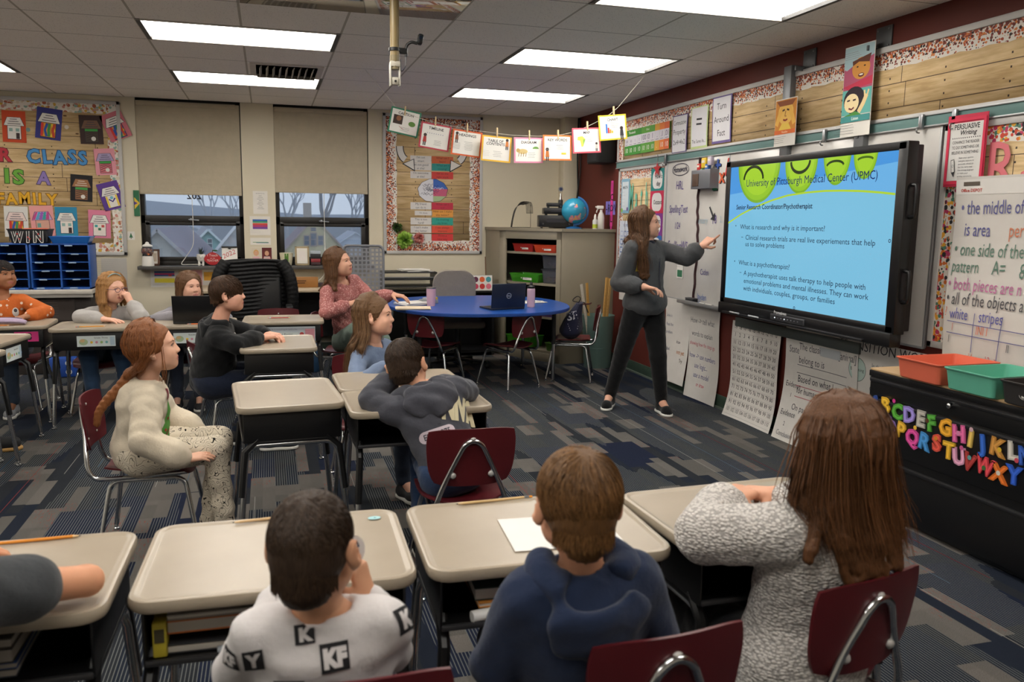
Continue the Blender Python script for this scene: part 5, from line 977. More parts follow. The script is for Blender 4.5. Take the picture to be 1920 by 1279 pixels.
def tumbler(x, y, r, h, col, label, bottle=False):
    q = empty('drink_bottle' if bottle else 'tumbler', (x, y, TZ), 0, label, 'bottle' if bottle else 'cup'); f = MB(); m = M(col, .4)
    if bottle:
        f.lathe([(r*.9, 0), (r, .01), (r, h*.68), (r*.97, h*.72), (r*.8, h*.75)], m, 24); f.build('body', q); f = MB(); f.lathe([(r*.92, h*.74), (r*.95, h*.82), (r*.7, h*.84), (r*.36, h*.87), (r*.32, h*.97), (r*.2, h)], BLACKP, 20); f.build('cap', q)
    else:
        f.lathe([(r*.85, 0), (r*.88, .012), (r, h*.5), (r*1.02, h*.93)], m, 24); f.build('body', q); f = MB(); f.lathe([(r*1.03, h*.92), (r*1.05, h*.95), (r*1.03, h), (r*.9, h)], STEEL, 24); f.build('rim', q); f = MB(); f.lathe([(r*.84, 0), (r*.86, .012)], STEEL, 24, (0, 0, -.0)); f.build('base_ring', q)
tumbler(1.40, 7.32, .042, .17, '#c9a3b4', 'pale pink tumbler on the left of the blue table'); tumbler(2.27, 7.08, .036, .23, '#cbaabb', 'pale pink bottle with black cap on the right of the blue table', True)
for x, y, rz, h, lb, c in ((1.27, 7.45, 25, .025, 'thick stack of white papers at the left end of the blue table', '#d0cdc8'), (1.2, 7.12, -8, .012, 'cream folder under papers at the left front of the blue table', '#d5c3a8'), (2.38, 7.5, 12, .006, 'white papers behind the pink bottle', '#d3d1cc')):
    f = MB(); [f.box((random.uniform(-.006, .006), random.uniform(-.006, .006), h*(k+.5)/4), (.30, .22, h/4), M(c, .8), .0005, rot=(0, 0, random.uniform(-.06, .06))) for k in range(4)]; tag(f.build('paper_stack', loc=(x, y, TZ), rz=rad(rz)), lb, 'papers')
f = MB(); f.cyl((-.08, 0, .006), (.08, 0, .006), .006, M('#d9d6d0', .4), 10); tag(f.build('pen', loc=(2.43, 7.46, TZ+.0065), rz=rad(-8)), 'white pen lying on the papers behind the pink bottle', 'pen')
f = MB(); f.box((0, 0, .02), (.16, .1, .04), M('#8f9294', .5), .008); f.box((.05, -.02, .045), (.05, .05, .03), M('#c9a52f', .5), .006); f.box((-.03, 0, .045), (.05, .04, .02), M('#b9bcc0', .4), .006); tag(f.build('supply_tray', loc=(1.42, 7.55, TZ), rz=.2), 'grey supply tray with a yellow box behind the tumbler', 'tray')
f = MB(); NAVY = FAB('#1d1f38', 1200, .6)
def bagf(f):
    n, m_ = 28, 16; V = []; F = []
    for i in range(m_+1):
        t = i/m_; z = .02+.34*t; rr = (.135*sin(min(1, t*3+.25)*pi/2)*(1-.72*max(0, t-.25)**1.1/.75**1.1)); lean = -.10*t*t+.02
        for j in range(n):
            a = 2*pi*j/n; k = 1+.07*sin(5*a+6*t)*(.3+t)+.04*sin(11*a-9*t)*t; V.append((rr*k*1.08*cos(a), lean+rr*k*.82*sin(a), z))
    for i in range(m_):
        for j in range(n): F.append((i*n+j, i*n+(j+1) % n, (i+1)*n+(j+1) % n, (i+1)*n+j))
    F.append(tuple(range(n-1, -1, -1))); F.append(tuple(range(m_*n, m_*n+n))); f.add(V, F, NAVY)
bagf(f); bg = f.build('drawstring_bag', loc=(2.74, 7.22, SZ-.012), rot=(rad(-4), rad(-12), rad(68))); tag(bg, 'navy drawstring bag with white letters slumped on the maroon chair', 'bag')
f = MB(); f.tube(bez([(0, -.07, .36), (-.05, -.09, .42), (-.09, -.06, .45), (-.08, -.02, .41), (-.02, -.07, .37)], 24), .004, BLACKP, 6); f.tube(bez([(.03, -.08, .35), (.09, -.12, .33), (.13, -.13, .28), (.12, -.15, .22)], 16), .006, BLACKP, 6); f.tube(bez([(.05, -.1, .33), (.14, -.16, .30), (.2, -.18, .29)], 12), .007, M('#5a2a2c', .6), 6); f.build('cord', bg)
WL_ = M('#c9c9d2', .7); bpy.context.view_layer.update()
s = Sheet(.1, .1, base=False); s.text('SE', 0, .0, .075, WL_, bold=True); [s.rect(.0-.004*i, -.03-.02*i, .11-.012*i, .007, WL_, keep=True) for i in range(4)]; bg_ = bg
from mathutils.bvhtree import BVHTree
bv = BVHTree.FromPolygons([v.co for v in bg.data.vertices], [tuple(q.vertices) for q in bg.data.polygons]); Mi = bg.matrix_world.inverted(); dn = (Mi.to_3x3() @ Vector((-.28, -.95, .1))).normalized(); upv = (Mi.to_3x3() @ Vector((-.25, 0, 1))).normalized(); rv = upv.cross(dn).normalized(); upv = dn.cross(rv); c0_ = Vector((0, 0, .2)); me = s.mb.mesh('bag_lettering', 0)
for v in me.vertices:
    p_ = c0_+rv*v.co.x+upv*v.co.z; h_ = bv.ray_cast(p_+dn*.3, -dn, .6)[0]; v.co = (h_ if h_ is not None else p_)+dn*.002
o = bpy.data.objects.new('lettering', me); COL.objects.link(o); o.parent = bg
f = MB(); m = M('#6f8b84', .45, .35); f.lathe([(.135, 0), (.137, .012), (.165, .52), (.168, .535), (.160, .535), (.155, .5), (.13, .015)], m, 32); f.lathe([(.145, .2), (.149, .205), (.146, .21)], m, 32); pl = f.build('metal_pail', loc=(3.22, 7.78, 0)); tag(pl, 'tall grey green metal pail holding yardsticks', 'pail')
for i, (dx, dy, ax, ay, lb, c, L) in enumerate(((-.10, -.02, -13, 2, 'white edged ruler leaning left in the pail', '#cfc9ba', .86), (-.085, .03, -9, 4, 'yellow ruler beside the white edged ruler', '#c79a4f', .86), (.03, -.05, 1, 3, 'first upright yardstick in the pail', '#c49a55', .9), (.055, .0, 2, 2, 'second upright yardstick in the pail', '#b88a48', .9), (.085, -.03, 2, 3, 'third upright yardstick in the pail', '#caa05c', .89), (.1, .03, 3, 2, 'rearmost upright yardstick in the pail', '#b98d4c', .89))):
    f = MB(); f.box((0, 0, L/2), (.03, .006, L), M(c, .55), .001)
    for k in range(24): f.box((-.010, -.0034, .05+k*(L-.1)/24), (.008 if k % 4 else .014, .0006, .0016), M('#5a4326', .7))
    tag(f.build('yardstick', loc=(3.22+dx*.6, 7.78+dy, .02), rot=(rad(ay), rad(ax), .3)), lb, 'ruler', 'rulers in the metal pail')
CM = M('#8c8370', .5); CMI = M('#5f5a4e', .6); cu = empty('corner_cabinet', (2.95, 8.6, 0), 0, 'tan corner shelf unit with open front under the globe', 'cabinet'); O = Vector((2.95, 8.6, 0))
PG = [(2.42, YB-.002), (2.44, 8.74), (2.88, 7.99), (XR-.002, 7.99), (XR-.002, YB-.002)]
f = MB(); f.prism([(x-O.x, y-O.y) for x, y in [(2.40, YB-.002), (2.42, 8.72), (2.87, 7.96), (XR-.001, 7.96), (XR-.001, YB-.002)]], .03, CM, 1.37); f.build('cabinet_top', cu)
def slab(p, q, th, z0, z1, m=CM, f=None):
    p, q = Vector((*p, 0))-O, Vector((*q, 0))-O; d = q-p; L = d.length; c = (p+q)/2; f.box((c.x, c.y, (z0+z1)/2), (L, th, z1-z0), m, .002, rot=(0, 0, math.atan2(d.y, d.x)))
for a_ in (0, 2): f = MB(); slab(PG[a_], PG[a_+1], .02, 0, 1.37, CM, f); f.build('side_panel', cu)
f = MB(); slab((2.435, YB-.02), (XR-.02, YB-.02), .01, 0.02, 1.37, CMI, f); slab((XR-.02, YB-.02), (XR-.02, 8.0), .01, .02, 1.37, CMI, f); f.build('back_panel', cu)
fa, fb = Vector((2.44, 8.74, 0)), Vector((2.88, 7.99, 0)); fd = (fb-fa).normalized(); f = MB()
slab(fa.xy, (fa+fd*.09).xy, .022, 0, 1.37, CM, f); slab((fb-fd*.06).xy, fb.xy, .022, 0, 1.37, CM, f); slab(fa.xy, fb.xy, .022, 1.285, 1.37, CM, f); slab(fa.xy, fb.xy, .022, 0, .09, CM, f); f.build('face_frame', cu)
for z in (.09, .45, .80, 1.125):
    f = MB(); f.prism([(x-O.x, y-O.y) for x, y in [(2.45, YB-.03), (2.46, 8.75), (2.89, 8.02), (XR-.03, 8.02), (XR-.03, YB-.03)]], .022, CM, z); f.build('shelf', cu)
fn = Vector((-fd.y, fd.x, 0)); fn = -fn if fn.x > 0 else fn; FA = math.atan2(fd.y, fd.x)       # outwards normal
def bin_(t, z, w, d, h, col, label, tagc=None, clear=False, inset=.02, lid=None, mat=None, grp='bins in the corner cabinet'):
    """open tray with rim, label and finger hole"""
    q = empty('storage_bin', tuple(fa+fd*t-fn*(inset+d/2)+Vector((0, 0, z))), FA, label, 'bin', grp); m = mat or M(col, .4); f = MB(); tray(f, w, d, h, m); f.build('tray', q)
    if tagc: s = Sheet(w*.3, h*.42, '#d9d5cc'); s.scrawl(-w*.11, 0, w*.22, 2, .006); s.build('bin_label', (w*.12, -d/2+.006, h*.5), 0, parent=q); s = Sheet(.02, .02, base=False); s.circ(0, 0, .006, '#d8c8b8'); s.build('finger_hole', (-w*.08, -d/2+.006, h*.5), 0, parent=q)
    return q
def tray(f, w, d, h, m, tap=.9, th=.004, rim=.012):
    def L(k, z): return [(x, y, z) for x, y in rrect(w*k, d*k, .02, 4)]
    R = [L(tap*.96, 0), L(tap, .006), L(1-.01, h-.012), L(1, h-.012), L(1+rim/w, h-.004), L(1+rim/w, h), L(1-.012, h), L(tap-.016, .012), L(tap*.94, .009)]
    n = len(R[0]); V = [p for q in R for p in q]; F = [(i*n+j, i*n+(j+1) % n, (i+1)*n+(j+1) % n, (i+1)*n+j) for i in range(len(R)-1) for j in range(n)]+[tuple(range(n-1, -1, -1)), tuple(range((len(R)-1)*n, len(R)*n))]; f.add(V, F, m)
W0 = (fb-fa).length
bin_(.28, 1.147, .30, .2, .085, '#a8211d', 'dark red bin on the top shelf of the corner cabinet', 1, inset=.05); bin_(.62, 1.147, .32, .2, .08, '#c8431f', 'orange red bin on the top shelf of the corner cabinet', 1)
bin_(.33, .822, .42, .22, .09, '#3d8f1f', 'bright green bin on the middle shelf of the corner cabinet', 1)
CLR = NT('clear_plastic'); _t = CLR.n('ShaderNodeBsdfTransparent', {0: (.8, .8, .82, 1)}); _gm = CLR.n('ShaderNodeMixShader', {0: .35, 1: _t.outputs[0], 2: CLR.b.outputs[0]}); CLR.set(color=lin('#77777c'), rough=.2); CLR.t.links.new(_gm.outputs[0], CLR.out.inputs[0]); CLR = CLR.mat
for t, z, lb, c in ((.66, .822, 'clear box with orange pieces, lower of the stack in the cabinet', '#a8562f'), (.66, .975, 'clear box with dark pieces, upper of the stack in the cabinet', '#3f3a40'), (.80, .822, 'narrow clear box with green pieces at the cabinet edge', '#7f9a4a')):
    q = empty('clear_box', tuple(fa+fd*t-fn*.15+Vector((0, 0, z))), FA, lb, 'box', 'clear boxes in the cabinet'); w = .24 if t < .7 else .1; f = MB(); tray(f, w, .16, .14, CLR); f.build('box_body', q); f = MB(); f.box((0, 0, .145), (w+.01, .17, .012), M('#2a2a2e', .4), .004); f.build('lid', q)
    f = MB(); [f.ball((random.uniform(-.4, .4)*w, random.uniform(-.06, .06), .03+.02*random.random()), .02, M(random.choice((c, '#8a6a3a', '#5a4a5a')), .6), 8) for _ in range(16)]; o = f.build('toy_pieces', q)
bin_(.25, .112, .36, .25, .12, '#3f8f1f', 'green bin on the lowest shelf behind the chairs', None); bin_(.6, .472, .3, .22, .1, '#5a3f7a', 'violet bin on the low shelf beside the blue table', 1); bin_(.75, .112, .2, .22, .09, '#4f7a2a', 'olive bin on the lowest shelf at the cabinet edge', None)
CT = 1.40
f = MB(); wire = M('#2a2724', .5, .6)
for k in range(8):
    y = .0+.025*k; P = [(-.1+.008*k, y, .004), (-.085+.008*k, y, .10), (-.055+.008*k, y, .2), (.0+.008*k, y, .275-.004*k), (.10, y, .28-.004*k), (.135, y, .25), (.145, y, .16)]; f.tube(bez(P, 24), .0025, wire, 5)
f.tube([(-.1, 0, .005), (-.045, .175, .005)], .0025, wire, 5); f.tube([(-.1, 0, .004), (.12, 0, .004)], .0025, wire, 5); f.tube([(.145, 0, .16), (.145, .175, .16)], .0025, wire, 5); f.tube([(.12, .0, .004), (.12, 0, .28)], .0025, wire, 5); f.tube([(-.09, .0, .08), (-.035, .175, .08)], .0025, wire, 5)
tag(f.build('file_rack', loc=(2.66, 8.72, CT), rz=.1), 'black wire file rack on the corner cabinet', 'file rack')
def deck(x, y, z, w, d, h, label, nm='media_player', knobs=True):
    f = MB(); f.box((0, 0, h/2+.008), (w, d, h-.012), BLACKP, .006); r = f.build(nm, loc=(x, y, z), rz=-.25); tag(r, label, 'media player', 'stacked players on the cabinet'); f = MB(); f.box((0, -d/2-.001, h*.6), (w*.55, .004, h*.28), M('#2b2b30', .25)); f.build('front_display', r)
    f = MB(); [f.cyl((w*k, -d/2, h*.35), (w*k, -d/2-.012, h*.35), .009, M('#3a3a3e', .4), 10) for k in ((-.38, .38) if knobs else (.4,))]; f.build('knob', r)
    f = MB(); [f.cyl((a*w*.42, -d*.4, 0), (a*w*.42, -d*.4, .012), .014, BLACKP, 10) for a in (-1, 1)]; f.build('foot', r)
deck(2.93, 8.35, CT, .36, .3, .135, 'large black receiver lowest in the player stack'); deck(2.96, 8.36, CT+.137, .31, .27, .075, 'slim black video player in the middle of the stack', knobs=False); deck(2.91, 8.33, CT+.214, .16, .14, .05, 'small black box topmost in the player stack', knobs=False)
f = MB(); f.box((0, 0, .015), (.09, .07, .03), M('#d0cdc6', .5), .003); f.build; f.box((0, 0, .13), (.045, .045, .2), BLACKP, .002); f.tube([(0, 0, .23), (0, 0, .3)], [.016, .008], CHROME, 10); f.lathe([(.028, -.006), (.03, 0), (.028, .006)], CHROME, 20, X=Matrix.Translation((0, 0, .345)) @ Matrix.Rotation(pi/2, 4, 'X')); f.lathe([(.019, -.008), (.019, .008)], M('#2a3050', .3), 20, X=Matrix.Translation((0, 0, .345)) @ Matrix.Rotation(pi/2, 4, 'X'))
tag(f.build('trophy', loc=(3.12, 8.72, CT+.08), rz=-.2), 'silver and black trophy behind the globe', 'trophy'); f = MB(); f.box((0, 0, .04), (.2, .16, .079), M('#1d1c1e', .5), .004); tag(f.build('black_box', loc=(3.12, 8.74, CT)), 'black box under the trophy', 'box')
gb = empty('globe', (3.08, 8.18, CT), 0, 'blue world globe with pink countries on the corner cabinet', 'globe'); t = NT('globe_map'); v = t.coord('Object', loc=(.3, .1, .2)); n = t.noise(v, 9, 4, .55); n2 = t.noise(v, 17, 2)
t.set(color=t.mix(t.m('GREATER_THAN', n, .56), lin('#2f8fb0'), t.ramp(n2, [(.3, '#d88a9a'), (.45, '#d9a860'), (.55, '#cf7f98'), (.65, '#c9c07a'), (.75, '#9a86b8')], True)), rough=.25); f = MB(); f.ball((0, 0, .185), .132, t.mat, 40); f.build('sphere', gb)
f = MB(); f.tube(arc((0, 0, .185), .142, -100, 75, 24), .008, M('#1d5f9a', .4), 8, flat=1.6); f.build('meridian_arm', gb, rz=-.5); f = MB(); f.lathe([(.085, 0), (.087, .008), (.06, .018), (.02, .028), (.016, .05), (.02, .055)], M('#1d5f9a', .4), 28); f.build('base', gb)
q = empty('spray_bottle', (3.36, 8.12, CT), -.4, 'white trigger spray bottle on the cabinet by the maroon wall', 'bottle'); f = MB(); f.lathe([(.034, 0), (.036, .01), (.036, .12), (.028, .155), (.014, .18), (.014, .2)], WHITE, 20); f.build('body', q); f = MB(); f.box((-.012, 0, .225), (.075, .024, .034), WHITE, .008); f.tube([(-.03, 0, .215), (-.045, 0, .19), (-.05, 0, .17)], .006, WHITE, 8); f.cyl((-.05, 0, .228), (-.062, 0, .228), .009, WHITE, 10); f.build('trigger_head', q)
q = empty('lotion_bottle', (3.27, 8.06, CT), 0, 'small bottle with lime label left of the spray bottle', 'bottle'); f = MB(); f.lathe([(.026, 0), (.027, .008), (.027, .085), (.02, .1)], M('#c9c9c4', .4), 18); f.lathe([(.0275, .01), (.0275, .05)], M('#a8b53a', .5), 18); f.build('body', q); f = MB(); f.lathe([(.014, .098), (.014, .12), (.008, .15), (.003, .155)], WHITE, 14); f.build('nozzle', q)
def office_chair(loc, rz, label, kind):
    q = empty('office_chair', loc, rad(rz), label, 'office chair'); f = MB()
    for k in range(5):
        a = 2*pi*k/5+.3; f.tube([(0, 0, .09), (.3*cos(a), .3*sin(a), .07)], [.03, .018], BLACKP, 8, flat=.7)
    f.build('star_base', q)
    for k in range(5): a = 2*pi*k/5+.3; f = MB(); f.ball((.3*cos(a), .3*sin(a), .03), (.026, .026, .03), BLACKP, 12); f.build('caster', q)
    f = MB(); f.cyl((0, 0, .09), (0, 0, .42), .025, BLACKP, 12); f.cyl((0, 0, .09), (0, 0, .25), .035, BLACKP, 12); f.build('gas_lift', q)
    C = {'jacket': BLACKP, 'mesh': M('#6d6e72', .6), 'grey': FAB('#8d8478', 600)}[kind]
    f = MB(); f.box((0, .02, .46), (.48, .46, .07), C if kind != 'mesh' else M('#4a4b50', .8), .03, seg=4); f.build('seat', q); f = MB()
    if kind == 'grey':
        V = [];
        f.prism(rrect(.44, .46, .14, 8), .055, C, -.0, X=Matrix.Translation((0, -.235, .735)) @ Matrix.Rotation(rad(90-8), 4, 'X')); f.build('backrest', q); f = MB(); f.tube(bez([(0, 0, .42), (0, -.24, .43), (0, -.29, .52), (0, -.27, .66)], 16), .024, BLACKP, 8, flat=.6); f.build('back_support', q)
    elif kind == 'mesh':
        t = NT('mesh_net'); _a = t.n('ShaderNodeBsdfTransparent'); vo = t.sep(t.coord('Object', scale=(150, 150, 150))); k1 = t.m('GREATER_THAN', t.m('MAXIMUM', t.m('SINE', vo[0]), t.m('SINE', vo[2])), .35); mx = t.n('ShaderNodeMixShader', {0: t.m('MULTIPLY_ADD', k1, .55, .3), 1: _a.outputs[0], 2: t.b.outputs[0]}); t.set(color=lin('#77787c'), rough=.6); t.t.links.new(mx.outputs[0], t.out.inputs[0])
        f.box((0, -.25, .93), (.37, .006, .52), t.mat, rot=(rad(6), 0, 0)); f.build('mesh_back', q); f = MB(); P = [(x, -.25-.1*(z)*.0, z) for x, z in rrect(.40, .55, .05, 5, 0, .93)]; f.tube([(x, -.25-(z-.93)*.105, z) for x, y, z in P], .013, C, 8, closed=True); f.tube([(0, -.05, .44), (0, -.22, .5), (0, -.235, .68)], .02, C, 8); f.build('back_frame', q)
        for s in (-1, 1): f = MB(); f.tube(bez([(s*.22, 0, .46), (s*.29, -.02, .52), (s*.29, -.02, .67)], 10), .014, C, 8); f.box((s*.29, .05, .685), (.08, .25, .03), C, .012, seg=3); f.build('armrest', q)
    else:
        f.box((0, -.25, .80), (.48, .07, .58), C, .03, rot=(rad(6), 0, 0), seg=4); f.build('backrest', q)
        for s in (-1, 1): f = MB(); f.tube(bez([(s*.22, -.05, .46), (s*.3, -.03, .5), (s*.3, -.03, .66)], 10), .016, C, 8); f.box((s*.3, .03, .675), (.06, .24, .03), C, .012); f.build('armrest', q)
    return q
office_chair((-.13, 7.75, 0), 180, 'black office chair with a puffer jacket over its back', 'jacket'); office_chair((.87, 8.15, 0), 170, 'grey mesh-backed office chair beside the seated woman', 'mesh'); office_chair((1.80, 8.0, 0), 176, 'grey upholstered office chair behind the blue table', 'grey')
t = NT('puffer'); v = t.coord('Object'); t.set(color=lin('#070708'), rough=.55, spec=.28); t.bump(t.noise(v, 35, 4), .6, .01); PUF = t.mat
f = MB(); NXJ, NZJ = 30, 96; V = []; F = []
y_b = 8.0
for side in (0, 1):
    for j in range(NZJ+1):
        z = 1.10-.62*j/NZJ
        for i in range(NXJ+1):
            u = -1+2*i/NXJ; w = .285+.02*(1-z)-.03*max(0, (z-1.02)/.08)**2; puff = abs(sin(pi*(j/NZJ)*17+.5*sin(3*u)+.25*u))**.7*.014; edge = (1-abs(u)**6)
            yy = -(.055+.02*sin(2.2*u+4*z)+puff)*edge if side else .05*edge
            zz = z-.012*u*u; V.append((u*w, yy-.0, zz))
    for j in range(NZJ):
        for i in range(NXJ): a = side*(NXJ+1)*(NZJ+1)+j*(NXJ+1)+i; q = (a, a+1, a+NXJ+2, a+NXJ+1); F.append(q if not side else q[::-1])
o2 = (NXJ+1)*(NZJ+1)
for i in range(NXJ): F.append((i, i+o2, i+1+o2, i+1))
f.add(V, F, PUF)
jk = f.build('puffer_jacket', loc=(-.13, y_b+.02, -.005), angle=0); tag(jk, 'black quilted puffer jacket draped over the office chair', 'jacket')
for s in (-1, 1):
    f = MB(); P = bez([(s*.24, -.02, 1.07), (s*.31, -.05, .95), (s*.34, -.06, .78), (s*.33, -.05, .6), (s*.31, -.03, .47)], 64); f.tube(P, [.062*(1-.28*k/len(P))*(.92+.08*abs(sin(k*.85))**.6) for k in range(len(P))], PUF, 14); f.build('sleeve', jk, angle=0)
td = empty('teacher_desk', (.15, 8.88, 0), 0, 'black teacher desk with a tan top under the windows', 'desk'); f = MB(); f.box((0, 0, .745), (1.9, .72, .028), M('#b5a48a', .4), .006); f.build('desk_top', td); f = MB()
for s in (-1, 1): f.box((s*.72, .02, .37), (.42, .62, .72), BLACKM, .006)
f.box((0, .25, .45), (1.1, .03, .5), BLACKM); f.build('body', td)
for s in (-1, 1):
    for z, h in ((.62, .18), (.41, .2), (.18, .24)):
        f = MB(); f.box((s*.72, -.295, z), (.39, .016, h), M('#141416', .4), .004); o = f.build('drawer', td); f = MB(); f.box((s*.72, -.31, z+h*.3), (.24, .014, .016), M('#3a3a3d', .4, .5), .003); f.build('handle', o)
def bk(z0): pass
bc = empty('black_counter', (1.75, 8.93, 0), 0, 'low black paper tray counter against the back wall', 'counter'); f = MB(); f.box((0, 0, .70), (1.22, .5, .025), BLACKM, .004); f.box((0, .22, .36), (1.22, .03, .68), BLACKM); [f.box((x, 0, .35), (.03, .5, .68), BLACKM) for x in (-.6, 0, .6)]; f.box((0, 0, .05), (1.2, .48, .03), BLACKM); f.build('body', bc)
f = MB(); [f.box((-.3, 0, .76+.075*k), (.58, .36, .012), M('#1b1b1d', .45), .003) for k in range(3)]; [f.box((-.3+s*.285, 0, .82), (.012, .36, .19), M('#1b1b1d', .45)) for s in (-1, 1)]; f.box((-.3, -.18, .86), (.56, .004, .012), M('#77787a', .4, .5)); f.build('paper_tray', bc)
f = MB(); [f.box((random.uniform(-.03, .03), random.uniform(-.02, .02), .004+.006*k), (.3, .22, .005), PAPER, rot=(0, 0, random.uniform(-.25, .25))) for k in range(4)]; tag(f.build('paper_stack', loc=(1.53, 8.9, .916)), 'loose white papers on the black tray counter', 'papers')
q = empty('dot_box', (2.16, 8.72, .7125), 0, 'white box with rows of coloured dots beside the corner cabinet', 'box'); f = MB(); f.box((0, .06, .085), (.38, .12, .17), M('#1d1d20', .5), .003); f.build('box_body', q, rot=(rad(-6), 0, 0)); s = Sheet(.37, .165, '#d5d1ca')
for i in range(10): s.circ(-.145+.072*(i % 5), .038-.075*(i//5), .03, ['#4a3a4a', '#b5b53a', '#5a1f3f', '#cf5a2a', '#3f8f96', '#8a3a5a', '#c0507a', '#c0405a', '#b8302f', '#cf6a7a'][i])
s.build('front_card', (0, -.005, .085), parent=q, tilt=rad(-6)); f = MB(); f.tube([(0, 0, 0), (.0, .05, .36)], .006, M('#6a4a32', .6), 8); tag(f.build('pointer_stick', loc=(2.32, 8.88, .7125)), 'brown wooden pointer standing behind the dot box', 'stick')
TD = .759
f = MB(); f.box((0, 0, .055), (.26, .05, .11), M('#96652f', .5), .006); r = f.build('wooden_sign', loc=(.36, 8.82, TD)); tag(r, 'small wooden block sign on the teacher desk', 'sign'); s = Sheet(.2, .08, base=False); s.scrawl(-.09, .02, .18, 2, .022, '#5f3d1a', .012); s.build('lettering', (0, -.026, .05), parent=r)
for x, y, w, d, h, c, lb in ((.68, 8.75, .26, .2, .05, '#c9c6c0', 'white pad stack on the teacher desk behind the woman'), (.56, 8.95, .2, .12, .035, '#4a3f44', 'dark folder stack on the teacher desk'), (.14, 8.7, .1, .12, .2, '#d5d2cb', 'white card standing beside the jacket on the desk')):
    f = MB(); f.box((0, 0, h/2), (w, d if h < .1 else .02, h), M(c, .7), .002); tag(f.build('desk_paper', loc=(x, y, TD), rz=.1), lb, 'papers')
f = MB(); f.lathe([(.16, 0), (.17, .01), (.19, .3), (.195, .31), (.18, .31), (.15, .02)], M('#141415', .6), 24); f.lathe([(.2, .25), (.205, .33), (.19, .345), (.185, .2)], M('#101012', .25), 20); tag(f.build('waste_bin', loc=(-.95, 7.9, 0)), 'black waste bin with a liner behind the glasses girl desk', 'bin')
f = MB(); f.lathe([(.12, 0), (.13, .02), (.135, .2), (.11, .26)], M('#2b4a6a', .5), 20); f.ball((0, 0, .24), (.07, .06, .05), M('#4a78a8', .6), 12); tag(f.build('tissue_tub', loc=(.35, 8.15, .0)), 'blue tub on the floor beside the jacket chair', 'tub')
bc = empty('file_cabinet', (3.2325, 2.32, 0), 0, 'wide black metal cabinet with colourful letter magnets and a wood top', 'cabinet'); Y0, Y1 = 1.1, 3.535
def loc(y): return y-2.32
f = MB(); f.box((0, loc((Y0+Y1)/2), .365), (.45, Y1-Y0, .70), BLACKM, .004); f.box((-.002, loc((Y0+Y1)/2), .72), (.462, Y1-Y0+.006, .03), M('#0e0e0f', .4), .003); f.build('body', bc)
f = MB(); f.box((0, loc((Y0+Y1)/2), .741), (.46, Y1-Y0, .012), M('#b99b74', .45), .003); f.build('wood_top', bc)
for z0, z1 in ((.61, .70), (.335, .60), (.03, .295)):
    f = MB(); f.box((-.229, loc((Y0+Y1)/2), (z0+z1)/2), (.012, Y1-Y0-.03, z1-z0), M('#0c0c0d', .38), .004); f.box((-.236, loc((Y0+Y1)/2), z1-.012), (.012, Y1-Y0-.03, .018), M('#1a1a1c', .35), .004); f.build('drawer', bc)
f = MB(); f.cyl((-.235, loc(2.985), .665), (-.252, loc(2.985), .665), .013, CHROME, 16); f.ball((-.252, loc(2.985), .665), (.006, .012, .012), CHROME, 12); f.build('lock', bc)
LET = [('A', 3.466, .572, '#2f4a8f', 'navy blue'), ('B', 3.395, .577, '#d9a92f', 'yellow'), ('C', 3.309, .564, '#4f9a35', 'green'), ('D', 3.23, .567, '#8f7fc4', 'lilac'), ('E', 3.154, .564, '#a9a69c', 'pale grey'), ('F', 3.088, .559, '#4f9a3a', 'green with a brown ball'), ('G', 3.0, .56, '#d99a2a', 'amber'), ('H', 2.922, .551, '#cf5f94', 'pink'), ('I', 2.855, .546, '#d3b25a', 'cream topped yellow'), ('J', 2.79, .541, '#2f5fb8', 'royal blue'), ('K', 2.715, .545, '#b8823a', 'brown and yellow'), ('L', 2.636, .551, '#bdb8ae', 'pale'), ('M', 2.575, .545, '#2f55a8', 'blue'),
       ('N', 3.433, .474, '#3f94b8', 'teal blue'), ('O', 3.353, .475, '#8f74c0', 'violet'), ('P', 3.276, .479, '#d9a836', 'golden'), ('Q', 3.197, .462, '#c9478f', 'magenta'), ('R', 3.121, .461, '#3f84c0', 'sky blue'), ('S', 3.045, .474, '#cf4f3f', 'coral red'), ('T', 2.971, .458, '#d3a52f', 'mustard'), ('U', 2.91, .447, '#cf94b0', 'pale pink'), ('V', 2.851, .438, '#9a3330', 'dark red'), ('W', 2.766, .444, '#c83f48', 'watermelon red'), ('X', 2.692, .434, '#cf6a24', 'orange fox'), ('Y', 2.618, .448, '#2a55b8', 'deep blue')]
